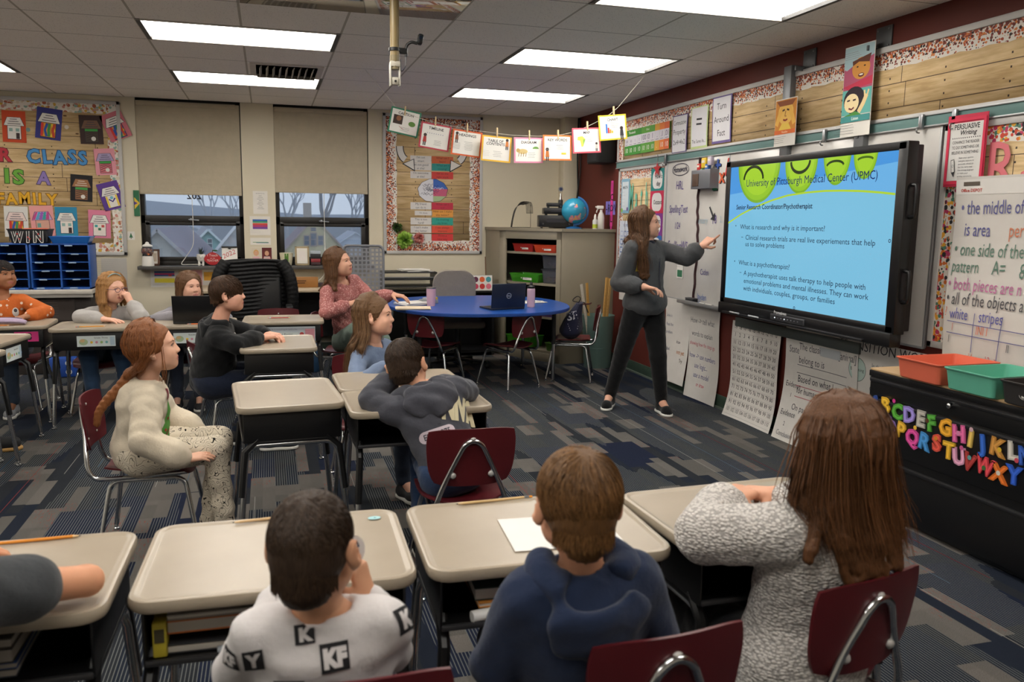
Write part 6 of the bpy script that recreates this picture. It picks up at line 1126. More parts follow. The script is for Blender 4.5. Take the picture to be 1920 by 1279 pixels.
for i, (c, y, z, col, cn) in enumerate(LET):
    V, F, a = glyphs(3)[c]; k = .072/.72; rot = random.uniform(-.18, .18); P = (V-[a/2, .36])*k*[1.0 if c not in 'WM' else .8, 1]
    f = MB(); n = len(P); R = Matrix.Translation((0, 0, 0)) @ Matrix.Rotation(-pi/2, 4, 'Z'); f.add([(x, -.007, q) for x, q in P]+[(x, 0, q) for x, q in P], [tuple(q) for q in F]+[tuple(n+j for j in reversed(q)) for q in F], M(col, .4), False, R)
    ed = {}
    for q in F:
        for u, w in zip(q, q[1:]+q[:1]): ed[(u, w)] = 1
    f.add([(x, -.007, q) for x, q in P]+[(x, 0, q) for x, q in P], [(w, u, u+n, w+n) for u, w in ed if (w, u) not in ed], M(col, .4), False, R)
    V2, F2, a2 = glyphs(False)[c]; s = (V2-[a2/2, .36])*k*[1.0 if c not in 'WM' else .8, 1]; lc = tuple(min(255, int(int(col[1+2*j:3+2*j], 16)*1.12+14)) for j in range(3)); f.add([(x, -.0074, q) for x, q in s], [tuple(q) for q in F2], M(lc, .4), False, R)
    deco = {'A': ('#c23f35', 0, 0), 'F': ('#5a3a24', -.02, .008), 'C': ('#d2388f', -.02, .05), 'Q': ('#d9b03a', .01, .052), 'O': ('#4a35a0', .01, .045), 'V': ('#5f9a9a', 0, .02), 'W': ('#3f6a3a', 0, -.01), 'X': ('#d9d2c8', 0, 0), 'I': ('#d6b0b8', 0, .04), 'K': ('#d9b02f', .018, -.008), 'L': ('#c84a5a', .022, -.04), 'U': ('#c9588f', .02, .04), 'S': ('#d98a2f', 0, .02), 'H': ('#d98ab0', .0, 0)}.get(c)
    if deco: f.add([(deco[1]+.011*cos(t), -.009, deco[2]+.011*sin(t)) for t in np.linspace(0, 2*pi, 12, endpoint=False)], [tuple(range(12))], M(deco[0], .45), False, R)
    tag(f.build('letter_magnet', loc=(2.9965, y, z), rot=(rot, 0, 0), angle=0), '%s letter %s magnet on the black cabinet' % (cn, c), 'magnet', 'alphabet magnets on the black cabinet')
for y, c, lb in ((3.165, '#d96a4f', 'coral orange tray on the black cabinet'), (2.862, '#5fae94', 'mint green tray on the black cabinet'), (2.56, '#2c2a29', 'dark grey tray at the right picture edge on the cabinet')):
    q = empty('sorting_tray', (3.13, y, .7475), -pi/2, lb, 'tray', 'trays on the black cabinet'); f = MB(); tray(f, .27, .36, .1, M(c, .45), .93, .004, .01); f.build('tray_body', q)
    if y > 3: f = MB(); [f.box((random.uniform(-.07, .07), random.uniform(-.1, .1), .02), (.04, .03, .012), M(random.choice(('#8a9a3a', '#c9a03a', '#a8502f')), .6), .003, rot=(0, 0, random.uniform(0, 3))) for _ in range(9)]; f.build('paper_bits', q)
    if y < 2.6: s = Sheet(.05, .05, base=False); s.text('3', 0, -.02, .04, '#b9b7b2', bold=True); s.ring(0, 0, .026, .003, '#8a8884'); s.build('number_mark', (-.02, -.17, .06), parent=q, tilt=rad(-6))
SL = SILL+.0005; YS = YB-.07
q = empty('candy_jar', (-1.185, YS-.03, SL), 0, 'white gumball style candy jar at the left end of the window sill', 'jar'); f = MB(); f.lathe([(.058, 0), (.06, .01), (.052, .09), (.05, .1)], WHITE, 24); f.build('base', q); f = MB(); f.ball((0, 0, .155), .06, CLR, 24); f.build('glass_globe', q)
f = MB(); [f.ball((.042*random.uniform(-1, 1), .042*random.uniform(-1, 1), .115+.06*random.random()), .012, M(random.choice(('#a8391f', '#c8692a', '#7a2a1c', '#d9a27a')), .4), 8) for _ in range(40)]; f.build('candy', q); f = MB(); f.lathe([(.052, .198), (.05, .21), (.02, .225), (.016, .24), (.004, .246)], WHITE, 24); f.build('lid', q)
def frame_(x, w, h, col, inner, label, tilt=-9, d=0.0):
    q = empty('framed_photo', (x, YS+d, SL), 0, label, 'photo frame'); f = MB(); m = M(col, .6)
    for a, b, sx, sz in ((0, h-.012, w, .024), (0, .012, w, .024), (-w/2+.012, h/2, .024, h), (w/2-.012, h/2, .024, h)): f.box((a, 0, b), (sx, .016, sz), m, .003)
    f.build('frame', q, rot=(rad(tilt), 0, 0)); s = Sheet(w-.04, h-.04, '#d8d4ca'); s.rect(0, 0, w*.42, h*.5, inner); s.build('picture', (0, .002, h/2), parent=q, tilt=rad(tilt)); return q
frame_(-1.125, .09, .17, '#5a3a28', '#b8aa98', 'small brown photo frame behind the candy jar', d=.03); frame_(.35, .15, .205, '#a89674', '#d9d2cc', 'pale wooden photo frame on the right window sill')
q = empty('potted_plant', (-.675, YS, SL), 0, 'spiky plant in a white footed face pot on the sill', 'plant'); f = MB(); f.lathe([(.026, .045), (.04, .06), (.044, .1), (.042, .12), (.036, .12), (.034, .11)], WHITE, 20); [f.cyl((a*.02, b*.014, 0), (a*.02, b*.014, .055), .011, WHITE, 10) for a in (-1, 1) for b in (-1, 1)]
for a in (-1, 1): f.ball((a*.014, -.043, .095), .003, BLACKP, 8)
f.tube(arc((0, -.044, .09), .01, 200, 340, 6), .0012, BLACKP, 5); f.build('pot', q); f = MB()
for i in range(14):
    a = i*2.4; r = .02+.03*(i % 3)/2; f.tube([(0, 0, .11), (r*.6*cos(a), r*.6*sin(a), .135+.01*(i % 4)), (r*cos(a), r*sin(a), .155+.012*(i % 4))], [.006, .005, .0008], M('#2c3a30', .6), 5, flat=.5)
f.build('leaves', q)
q = empty('apple_sign', (-.56, YS-.01, SL), 0, 'red apple shaped teacher sign standing on the sill', 'sign'); s = Sheet(.16, .16, base=False); s.t = .02; P = [(.078*cos(a)*(1+.08*cos(2*a)), .068*sin(a)-.008*abs(cos(a))*(sin(a) > 0)) for a in np.linspace(0, 2*pi, 36, endpoint=False)]; s.mb.prism(P, .02, M('#a81f24', .45), 0, Matrix.Rotation(pi/2, 4, 'X'))
for t_, z, h_ in (('I Teach', .028, .026), ('so my', .004, .014), ('TEACHER', -.025, .022)): s.text(t_, 0, z-.005, h_, '#e2d2cc', maxw=.115, jit=.05)
s.build('apple_body', (0, 0, .075), parent=q); f = MB(); f.tube([(0, -.01, .135), (.004, -.01, .165)], .005, M('#4a3420', .8), 6); f.ball((.028, -.01, .158), (.024, .006, .01), M('#2f5a2c', .6), 10); f.build('leaf', q)
q = empty('desk_calendar', (-.39, YS-.02, SL), 0, 'standing white flip calendar with red letters on the sill', 'calendar'); s = Sheet(.155, .185, '#d9d6d0'); s.text('2022', 0, .0, .05, '#b8393f', rot=.42, slant=.2, jit=.06); s.build('page', (0, 0, .1), parent=q, tilt=rad(-10)); f = MB(); f.box((0, .012, .196), (.16, .02, .014), BLACKP, .003); f.box((0, .004, .185), (.025, .02, .016), BLACKP, .003); f.box((-.03, -.02, .01), (.12, .05, .018), WHITE, .004); f.build('clip', q)
q = empty('striped_planter', (.185, YS, SL), 0, 'white pot with a broad green stripe on the right sill', 'planter'); f = MB(); f.lathe([(.05, 0), (.055, .01), (.072, .135), (.068, .135), (.05, .02)], M('#cfc9ae', .6), 28); f.build('pot', q); s = Sheet(.04, .125, '#4f7a2f'); s.build('stripe', (.0, -.062, .068), parent=q, tilt=rad(7)); 
f = MB(); f.box((0, 0, .02), (.1, .07, .03), M('#3a1f22', .6), .004); f.box((0, 0, .055), (.1, .06, .04), M('#8a2f34', .6), .006); f.box((0, .0, .1), (.11, .065, .05), M('#221f20', .6), .004); f.box((0, 0, .14), (.105, .06, .03), M('#a8b0b8', .5), .003); tag(f.build('supply_caddy', loc=(.49, YS, SL)), 'dark red and black box stack on the sill by the woman', 'box')
q = empty('side_table', (-2.6, 8.75, 0), 0, 'long white topped table carrying the blue mail sorters', 'table'); f = MB(); f.box((0, 0, .77), (2.05, .7, .04), M('#bdb7ad', .5), .006); f.box((0, -.33, .735), (2.05, .02, .03), M('#9a9690', .5)); f.build('table_top', q); f = MB(); f.box((0, .0, .365), (2.0, .56, .72), M('#2f2926', .85), .004); f.build('dark_skirt', q)
s = Sheet(.28, .2, '#3a322e'); s.scrawl(-.11, .07, .22, 6, .025, '#4a423e', .006); s.build('skirt_sheet', (.72, -.285, .6), parent=q)
BL = M('#1c4f9c', .42)
def sorter(x, w, cols, label):
    q = empty('mail_sorter', (x, 8.62, .791), 0, label, 'mail sorter', 'blue mail sorters'); f = MB(); d, h, n = .3, .42, 5
    for a in (-1, 1): f.box((a*(w/2-.008), 0, h/2), (.016, d, h), BL, .002)
    f.box((0, 0, h-.006), (w, d, .012), BL, .002); f.box((0, 0, .008), (w, d, .016), BL, .002); f.box((0, d/2-.004, h/2), (w, .008, h), M('#0f2d5c', .6)); f.build('case', q)
    for k in range(1, cols): f = MB(); f.box((-w/2+w*k/cols, 0, h/2), (.014, d, h), BL); f.build('divider', q)
    for k in range(1, n): f = MB(); f.box((0, 0, .016+(h-.03)*k/n), (w-.02, d-.01, .006), M('#2458a4', .4)); f.build('shelf', q)
    for k in range(n+1):
        for c in range(cols): f = MB(); f.box((-w/2+w*(c+.3+.1*((k+c) % 3))/cols, -d/2-.002, .012+(h-.03)*k/n), (.065, .004, .012), M('#8fa6c0', .3), .001); f.build('label_holder', q)
    return q
sorter(-1.84, .5, 2, 'blue ten-slot mail sorter at the right end of the table'); sorter(-2.36, .52, 2, 'blue mail sorter behind the girl in orange'); sorter(-2.9, .52, 2, 'blue mail sorter outside the left picture edge')
q = empty('win_basket', (-2.09, 8.58, 1.2125), 0, 'black basket with big striped WIN letters on the mail sorter', 'basket'); f = MB(); tray(f, .34, .22, .13, M('#2a2a2c', .6), .84, .004, .012)
for k in range(12): f.box((-.15+.0275*k, -.102-.0, .065), (.006, .006, .1), M('#1d1d1f', .6), rot=(rad(-8), 0, 0))
f.build('basket_body', q); s = Sheet(.3, .11, base=False)
for i, (c, dx) in enumerate((('W', -.085), ('I', 0), ('N', .085))):
    for b_, cc in ((3, '#d9d6d0'), (2, '#1c1c1e')):
        V, F, a = glyphs(b_)[c]; s.flat((V-[a/2, .36])*[.105 if c != 'W' else .085, .14]+[dx, 0], F, cc)
    s.circ(dx, .02-.03*(i == 1), .007, '#a82a2a'); s.circ(dx+.015, -.025, .007, '#a82a2a')
s.build('lettering', (0, -.112, .065), parent=q, tilt=rad(-8)); f = MB(); f.box((.04, 0, .12), (.2, .1, .03), M('#cf5a3f', .6), .01); f.build('papers', q)
q = empty('blue_tray', (-1.75, 8.58, 1.2125), 0, 'translucent blue paper tray on the right mail sorter', 'tray'); f = MB(); tray(f, .34, .24, .065, M('#2a6fc4', .25), .88); f.build('tray_body', q); f = MB(); f.box((0, 0, .05), (.2, .18, .02), PAPER, .002); f.build('papers', q)
f = MB(); f.box((0, 0, .09), (.22, .1, .18), M('#1f4aa0', .5), .012)
for a in (-.05, .05):
    for z in (.05, .13): f.lathe([(.026, 0), (.026, .004)], M('#d5d8de', .5), 16, X=Matrix.Translation((a, -.05, z)) @ Matrix.Rotation(pi/2, 4, 'X'))
tag(f.build('foam_block', loc=(-1.83, 8.3, .003)), 'blue block with white round dots on the floor under the table', 'toy block')
PX, PY = .66, 4.45; q = empty('ceiling_pole', (PX, PY, CEIL), 0, 'tan ceiling pole with an empty projector mount at its end', 'pole'); f = MB(); f.cyl((0, 0, .0), (0, 0, -.34), .024, M('#8d7a52', .4), 20); f.lathe([(.07, -.002), (.07, -.012), (.026, -.02)], M('#b5ad98', .5), 20); f.build('tube', q)
f = MB(); WM_ = M('#bdb8aa', .45); f.cyl((0, 0, -.33), (0, 0, -.40), .026, M('#7d7052', .4), 18); f.box((0, 0, -.375), (.052, .052, .028), WM_, .004)
for a in (-1, 1): f.box((a*.024, 0, -.43), (.006, .045, .11), WM_, .002)
f.box((0, 0, -.46), (.04, .04, .04), WM_, .008); f.cyl((0, -.022, -.462), (0, -.026, -.462), .006, BLACKP, 10); f.build('mount_joint', q)
q = empty('webcam', (PX, PY, CEIL-.30), 0, 'small black webcam clamped to the ceiling pole', 'webcam'); f = MB(); f.lathe([(.026, -.008), (.031, -.008), (.031, .008), (.026, .008)], BLACKP, 20); f.box((.045, 0, -.005), (.04, .02, .03), BLACKP, .005); f.build('clamp', q); f = MB(); f.tube(bez([(.06, 0, -.03), (.062, 0, .02), (.085, -.01, .04), (.115, -.015, .035)], 14), .008, BLACKP, 8); f.build('arm', q); f = MB(); f.box((.13, -.02, .055), (.03, .04, .055), BLACKP, .01, rot=(0, .2, 0)); f.cyl((.13, -.04, .06), (.13, -.046, .06), .01, M('#1c2430', .1), 12); f.build('camera_head', q); f = MB(); f.tube(bez([(.06, 0, -.03), (.055, -.01, -.08), (.03, -.02, -.11), (.026, -.024, -.05)], 16), .0025, BLACKP, 6); f.build('cable', q)
V3 = lambda *a: np.array(a, float)
class SDF:
    def __init__(s): s.ops = []; s.post = None
    def cap(s, a, b, ra, rb=None, k=.02, neg=False):
        a, b = V3(*a), V3(*b); rb = ra if rb is None else rb; r = max(ra, rb); s.ops.append(('c', (a, b, ra, rb), k, np.minimum(a, b)-r, np.maximum(a, b)+r, neg)); return s
    def chain(s, P, R, k=.02):
        for i in range(len(P)-1): s.cap(P[i], P[i+1], R[i], R[i+1], k)
        return s
    def ell(s, c, r, R=None, k=.02, neg=False):
        c = V3(*c); r = V3(*r); R = np.eye(3) if R is None else R; e = np.abs(R) @ r; s.ops.append(('e', (c, r, R), k, c-e, c+e, neg)); return s
    def cut(s, p, n): s.ops.append(('p', (V3(*p), V3(*n)/np.linalg.norm(n)), 0, None, None, True)); return s      # removes the side n points to
    @staticmethod
    def _d(kind, q, P):
        if kind == 'c':
            a, b, ra, rb = q; ab = b-a; L = max(float(ab @ ab), 1e-12); t = np.clip(((P[0]-a[0])*ab[0]+(P[1]-a[1])*ab[1]+(P[2]-a[2])*ab[2])/L, 0, 1)
            return np.sqrt((P[0]-a[0]-t*ab[0])**2+(P[1]-a[1]-t*ab[1])**2+(P[2]-a[2]-t*ab[2])**2)-(ra+(rb-ra)*t)
        if kind == 'e':
            c, r, R = q; x, y, z = P[0]-c[0], P[1]-c[1], P[2]-c[2]; u = [R[0, i]*x+R[1, i]*y+R[2, i]*z for i in range(3)]
            k0 = np.sqrt((u[0]/r[0])**2+(u[1]/r[1])**2+(u[2]/r[2])**2); k1 = np.sqrt((u[0]/r[0]**2)**2+(u[1]/r[1]**2)**2+(u[2]/r[2]**2)**2)+1e-9; return k0*(k0-1)/k1
        p, n = q; return -((P[0]-p[0])*n[0]+(P[1]-p[1])*n[1]+(P[2]-p[2])*n[2])
    @staticmethod
    def _mix(F, d, k, neg):
        if neg: F, d = -F, d
        if k > 0: h = np.maximum(k-np.abs(F-d), 0)/k; m = np.minimum(F, d)-h*h*k*.25
        else: m = np.minimum(F, d)
        return -m if neg else m
    def at(s, P):
        P = np.asarray(P, float); Q = (P[:, 0], P[:, 1], P[:, 2]); F = np.full(len(P), 1.0)
        for kind, q, k, lo, hi, neg in s.ops: F = s._mix(F, s._d(kind, q, Q), k, neg)
        return F
    def bounds(s, pad):
        L = [o for o in s.ops if not o[5]]; return np.min([o[3] for o in L], 0)-pad, np.max([o[4] for o in L], 0)+pad
    def mesh(s, h, fine=None, hf=.004, lo=None, hi=None):
        a, b = s.bounds(2.5*h); a = a if lo is None else np.maximum(a, lo); b = b if hi is None else np.minimum(b, hi); ax = []
        for i in range(3):
            if fine is None: ax.append(np.arange(a[i], b[i]+h, h)); continue
            f0, f1 = max(fine[0][i], a[i]), min(fine[1][i], b[i]); ax.append(np.concatenate([np.arange(a[i], f0, h), np.arange(f0, f1, hf), np.arange(f1, b[i]+h, h)]))
        F = np.full([len(x) for x in ax], 1.0, np.float32)
        for kind, q, k, l, u, neg in s.ops:
            if l is None: sl = (slice(None),)*3
            else:
                pad = k+2.5*h; sl = tuple(slice(max(0, np.searchsorted(ax[i], l[i]-pad)-1), np.searchsorted(ax[i], u[i]+pad)+1) for i in range(3))
            P = (ax[0][sl[0]][:, None, None], ax[1][sl[1]][None, :, None], ax[2][sl[2]][None, None, :])
            if 0 in F[sl].shape: continue
            F[sl] = s._mix(F[sl], s._d(kind, q, P), k, neg)
        if s.post is not None: F = F+s.post(ax[0][:, None, None], ax[1][None, :, None], ax[2][None, None, :])
        return surfnet(F, ax)
def surfnet(F, ax):
    S = F < 0; n = np.array(F.shape); acc = np.zeros(tuple(n-1)+(3,), np.float32); cnt = np.zeros(tuple(n-1), np.int32); quads = []; E = []
    for d in range(3):
        A = [slice(None)]*3; B = [slice(None)]*3; A[d] = slice(0, -1); B[d] = slice(1, None); fa, fb = F[tuple(A)], F[tuple(B)]; X = np.argwhere(S[tuple(A)] != S[tuple(B)])
        if not len(X): continue
        va = fa[tuple(X.T)]; vb = fb[tuple(X.T)]; t = va/(va-vb); p = np.stack([ax[i][X[:, i]] for i in range(3)], 1); p[:, d] += t*(ax[d][X[:, d]+1]-ax[d][X[:, d]])
        o = [i for i in range(3) if i != d]; q = []
        for du, dv in ((-1, -1), (0, -1), (0, 0), (-1, 0)):
            Y = X.copy(); Y[:, o[0]] += du; Y[:, o[1]] += dv; ok = np.all((Y >= 0) & (Y < n-1), 1); np.add.at(acc, tuple(Y[ok].T), p[ok]); np.add.at(cnt, tuple(Y[ok].T), 1); q.append(Y)
        E.append((q, va < 0, d))
    I = -np.ones(tuple(n-1), int); act = np.argwhere(cnt > 0); I[tuple(act.T)] = np.arange(len(act)); V = acc[tuple(act.T)]/cnt[tuple(act.T)][:, None]
    for q, ins, d in E:
        ok = np.all([np.all((y >= 0) & (y < n-1), 1) for y in q], 0); idx = np.stack([I[tuple(np.clip(y, 0, n-2).T)] for y in q], 1); fl = ins if d != 1 else ~ins
        idx = np.where(fl[:, None], idx, idx[:, ::-1]); quads.append(idx[ok])
    return V, (np.concatenate(quads) if quads else np.zeros((0, 4), int))
def to_obj(name, parts, parent, O, paint=None, angle=0):
    """parts = [(V, F, material)] in world coordinates -> one mesh object whose origin is O"""
    mats = []; V = []; F = []; mi = []; n = 0
    for v, f, m in parts:
        if not len(v): continue
        ms = m if isinstance(m, list) else [m]
        for q in ms:
            if q not in mats: mats.append(q)
        V.append(np.asarray(v)-O); F += (np.asarray(f)+n).tolist() if not isinstance(f, list) else [[i+n for i in q] for q in f]; n += len(v)
        if isinstance(m, list): c = np.asarray(v)[np.asarray(f)].mean(1); k = paint(c); mi += [mats.index(ms[int(i)]) for i in k]
        else: mi += [mats.index(m)]*len(f)
    me = bpy.data.meshes.new(name); me.from_pydata(np.concatenate(V).tolist(), [], F)
    for m in mats: me.materials.append(m)
    me.polygons.foreach_set('material_index', mi); me.polygons.foreach_set('use_smooth', [True]*len(F)); me.update()
    if angle: me.set_sharp_from_angle(angle=rad(angle))
    o = bpy.data.objects.new(name, me); COL.objects.link(o)
    if parent is not None: o.parent = parent
    else: o.location = O
    return o
def frame(yaw, pitch=0.0, roll=0.0):      # columns: right, forward, up; yaw counter-clockwise from +y, pitch > 0 looks up
    return np.array(Matrix.Rotation(rad(yaw), 3, 'Z') @ Matrix.Rotation(rad(pitch), 3, 'X') @ Matrix.Rotation(rad(roll), 3, 'Y'))
def ik(a, b, l1, l2, hint):
    a, b = V3(*a), V3(*b); d = b-a; L = np.linalg.norm(d); u = d/L; L = min(L, (l1+l2)*.999); x = (l1*l1-l2*l2+L*L)/(2*L); hgt = sqrt(max(l1*l1-x*x, 0)); h = V3(*hint); h = h-u*(h @ u); return a+u*x+h/max(np.linalg.norm(h), 1e-6)*hgt
def wrinkle(amp, f=26, seed=0.0):
    def g(x, y, z): return amp*(np.sin(f*(x+.35*np.sin(7*z+seed))+9*y+seed)*np.sin(f*.62*(z+.3*np.sin(6*x+2*seed))+5*y)+.5*np.sin(f*1.9*(z+.2*np.sin(11*y+seed))+12*x))
    return g
def hand(S, wr, f, p, s, side, curl=(.35, .4, .45, .5), thumb=.5, k=.006):
    """five-fingered hand; f fingers' direction, p the way the palm faces"""
    f = V3(*f)/np.linalg.norm(f); p = V3(*p); p = p-f*(p @ f); p /= np.linalg.norm(p); t = np.cross(f, p)*(1 if side == 'R' else -1); wr = V3(*wr)
    S.cap(wr-f*.03*s, wr+f*.01*s, .024*s, .023*s, .01)
    ends = []
    for i, (o, L, r) in enumerate(((.030, .072, .0085), (.010, .080, .0088), (-.010, .073, .0083), (-.028, .057, .0072))):
        b = wr+f*(.094-.006*abs(i-1.2))*s+t*o*s; S.cap(wr+f*.012*s+t*o*.55*s, b, .0155*s, .0115*s, .012); d = f+t*(o*1.6); d /= np.linalg.norm(d); a = 0; q = b
        for fr, da in ((.44, .75), (.31, 1.0), (.25, .7)):
            a += curl[i]*da; e = d*cos(a)+p*sin(a); n = q+e*L*fr*s; S.cap(q, n, r*s*(1.05 if fr == .44 else .98), r*s*(.98 if fr > .3 else .84), .003); q = n
        ends.append(q)
    b = wr+f*.025*s+t*.024*s+p*.008*s; d1 = f*.62+t*.72+p*(.15+.5*thumb); d1 /= np.linalg.norm(d1); m = b+d1*.045*s; d2 = f*.85+t*(.45-.6*thumb)+p*(.2+.5*thumb); d2 /= np.linalg.norm(d2); S.cap(wr+f*.01*s+t*.01*s, b, .016*s, .0145*s, .012); S.cap(b, m, .0135*s, .0108*s, .008); S.cap(m, m+d2*.03*s, .0105*s, .0085*s, .003); return ends
def head(S, c, R, s, kid=True, ears=True, jaw=1.0):
    """adds a head with face, ears and a neck root; local axes right, forward, up"""
    T = lambda *p: c+R @ (V3(*p)*s)
    def E(p, r, k=.02, neg=False, A=None): S.ell(T(*p), V3(*r)*s, R if A is None else R @ A, k*s, neg)
    E((0, -.014, .028), (.078, .092, .084)); E((0, .026, -.03), (.058*jaw, .060, .072), .03); E((0, .052, -.082), (.028*jaw, .030, .022), .03)
    for a in (-1, 1):
        E((a*.034*jaw, .050, -.030), (.030, .028, .030), .02); E((a*.043*jaw, .018, -.062), (.026, .04, .03), .03); E((a*.030, .088, .006), (.0165, .0165, .010), .012, True); S.chain([T(a*.017, .0715, .007), T(a*.029, .0765, .0145), T(a*.044, .066, .007)], [.0032*s, .0036*s, .003*s], .004*s); S.chain([T(a*.017, .0710, .003), T(a*.030, .0745, -.0045), T(a*.043, .066, .003)], [.0028*s]*3, .004*s)
        if ears:
            A = np.array(Matrix.Rotation(a*-.5, 3, 'Z') @ Matrix.Rotation(.18, 3, 'X')); E((a*.086, -.012, -.008), (.0095, .021, .032), .006, False, A); E((a*.094, -.004, -.003), (.006, .011, .019), .006, True, A); S.ell(T(a*.081, -.002, -.035), V3(.007, .009, .011)*s, R, .006*s)
    E((0, .064, .028), (.048, .014, .011), .015); S.cap(T(0, .076, .008), T(0, .0925, -.0215), .0068*s, .0105*s, .012*s)
    for a in (-1, 1): E((a*.0115, .086, -.026), (.008, .010, .0075), .008)
    S.cap(T(-.019, .079, -.0535), T(.019, .079, -.0535), .0065*s, None, .008*s); S.cap(T(0, .0835, -.053), T(0, .0835, -.053), .007*s, None, .008*s); S.cap(T(-.015, .078, -.063), T(.015, .078, -.063), .0075*s, None, .008*s); S.cap(T(-.023, .089, -.0583), T(.023, .089, -.0583), .0022*s, None, .004*s, True)
    return T
def strands(paths, r, mat, n=3, tip=.15):
    """many thin tapering locks; returns one (V, F, mat) block"""
    V = []; F = []; o = 0
    for P in paths:
        P = np.asarray(P); k = len(P); T_ = np.gradient(P, axis=0); T_ /= np.maximum(np.linalg.norm(T_, axis=1, keepdims=True), 1e-9); u = np.cross(T_, [.31, .52, .79]); u /= np.maximum(np.linalg.norm(u, axis=1, keepdims=True), 1e-9); w = np.cross(T_, u); t = np.linspace(0, 1, k); q = r*(1-(1-tip)*np.clip((t-.55)/.45, 0, 1)**1.3)
        for j in range(n): a = 2*pi*j/n; V.append(P+q[:, None]*(cos(a)*u+sin(a)*w))
        for j in range(n):
            j2 = (j+1) % n
            for i in range(k-1): F.append((o+j*k+i, o+j2*k+i, o+j2*k+i+1, o+j*k+i+1))
        o += n*k
    return np.concatenate(V), np.array(F), mat
SK = lambda s: (V3(0, -.014, .028)*s, V3(.078, .092, .084)*s)     # skull ellipsoid
def short_hair(c, R, s, mat, n=900, L=.05, lift=.012, crown=(.01, -.045, .11), front=.52, low=-.045, r=.0017, capr=1.0, fringe=0.0, nape=-.085, side_low=-.01):
    """close-cropped to tousled boys' hair: an under-cap plus locks laid along the skull away from the crown"""
    e0, er = SK(s); S = SDF(); g = (1+.004*capr/.08)
    S.ell(c+R @ e0, er*(1+.07*capr), R, .01); S.cap(c+R @ (V3(0, -.045, -.03)*s), c+R @ (V3(0, -.045, nape+.02)*s), .062*s, .052*s, .03)
    S.cut(c+R @ (V3(0, front*.092, .06)*s), R @ V3(0, 1, -.55)); S.cut(c+R @ (V3(0, .012, side_low)*s), R @ V3(0, .62, -.8)); S.cut(c+R @ (V3(0, 0, nape+.0)*s), R @ V3(0, .1, -1)); S.post = wrinkle(.0008, 90, 1)
    for a in (-1, 1): S.ell(c+R @ (V3(a*.094, -.006, -.010)*s), V3(.022, .027, .038)*s, R, .004, True)
    out = [S.mesh(.005)+(CAPM[mat],)]; P = []; cr = V3(*crown)*s
    while len(P) < n:
        d = rng.normal(size=3); d /= np.linalg.norm(d); q = e0+er*d
        if q[2] < low*s and not (q[1] < -.03*s and q[2] > nape*s*.8) or q[1] > front*.092*s+.05*s*(q[2]/s-.05)+.012*s: continue
        if q[1] > -.02*s and q[2] < .012*s or abs(q[0]) > .05*s and -.045*s < q[1] < .02*s and q[2] < .028*s: continue
        t = q-cr; nrm = d/er; nrm /= np.linalg.norm(nrm); sw = np.cross(nrm, t)*.35; f = t+sw; f = f-nrm*(f @ nrm); f = f/max(np.linalg.norm(f), 1e-6)+rng.normal(size=3)*.22; pts = []; l = L*rng.uniform(.7, 1.15)*s; p = q.copy()
        for i in range(5):
            u = (p-e0)/er; u /= np.linalg.norm(u); base = e0+er*u; up = u/er; up /= np.linalg.norm(up); pts.append(base+up*(.004*capr*s+lift*s*sin(pi*.5*(i/4))*(.6 if i else .3)+(0 if fringe == 0 else fringe*s*i/4))); f = f-up*(f @ up); p = base+f/max(np.linalg.norm(f), 1e-6)*l/4
        P.append((R @ np.array(pts).T).T+c)
    for i in range(n//3):
        a = rng.uniform(-1.5, 1.5); z = rng.uniform(min(nape+.032, -.02), -.012); b = V3(.064*sin(a), -.045-.064*cos(a), z)*s; l = rng.uniform(.010, .018)*s; P.append((R @ np.array([b+V3(0, .012, -1)*l*t-V3(-sin(a), cos(a), 0)*s*.002*t for t in np.linspace(-.3, 1, 5)]).T).T+c)
    out.append(strands(P, r*s, mat)); return out
def long_hair(c, R, s, mat, paths, n=900, spread=.014, r=.0016, cap=True, body=None, thick=.022, jit=.006, front=.60, capk=1.0):
    """long hair: cap with a parting plus locks following guide paths (world space), kept outside the body"""
    e0, er = SK(s); out = []; S = SDF()
    if cap:
        S.ell(c+R @ (e0+V3(0, -.006, .0)*s), er*(1+.10*capk), R, .01); S.cut(c+R @ (V3(0, front*.092, .05)*s), R @ V3(0, 1, -.42)); S.cut(c+R @ (V3(0, .01, -.05)*s), R @ V3(0, .75, -.66))
    if body is not None:
        for g in paths:
            for i in range(1, len(g)):
                for _ in range(3):
                    q = V3(*g[i]); d = body.at(q[None])[0]
                    if d < thick*.8: e = .004; gr = np.array([body.at((q+e*np.eye(3)[j])[None])[0]-d for j in range(3)]); gr /= max(np.linalg.norm(gr), 1e-6); g[i] = q+gr*(thick*.85-d)
    for g in paths:
        for i in range(len(g)-1): t = i/(len(g)-1); S.cap(g[i], g[i+1], thick*(.75+.25*sin(pi*min(1, t*1.5)))*(1-.55*max(0, t-.6)/.4), thick*(1-.55*max(0, t-.55)/.45)*(.9 if t > .3 else 1), .018)
    S.post = wrinkle(.0022, 120, 2)
    out.append(S.mesh(.0075)+(CAPM[mat],)); P = []
    for i in range(n):
        g = paths[i % len(paths)]; g2 = paths[(i+1) % len(paths)] if rng.random() < .4 and i % len(paths) < len(paths)-1 else g; t = rng.uniform(0, .5); m = min(len(g), len(g2)); G = np.array([V3(*g[j])*(1-t)+V3(*g2[j])*t for j in range(m)]); B = bez(G, 13 if m < 7 else 16); k = len(B); tt = np.linspace(0, 1, k)[:, None]; a = rng.normal(size=3); a /= np.linalg.norm(a); off = a*thick*rng.uniform(.75, 1.12)*(1-.35*tt**2); B = B+off+rng.normal(size=3)*jit*tt*2+np.sin(tt*rng.uniform(4, 9)+rng.uniform(0, 6))*jit*.6
        B = B[:max(4, int(k*rng.uniform(.8, 1.0)))]; P.append(B)
    out.append(strands(P, r, mat, 3, .2)); return out
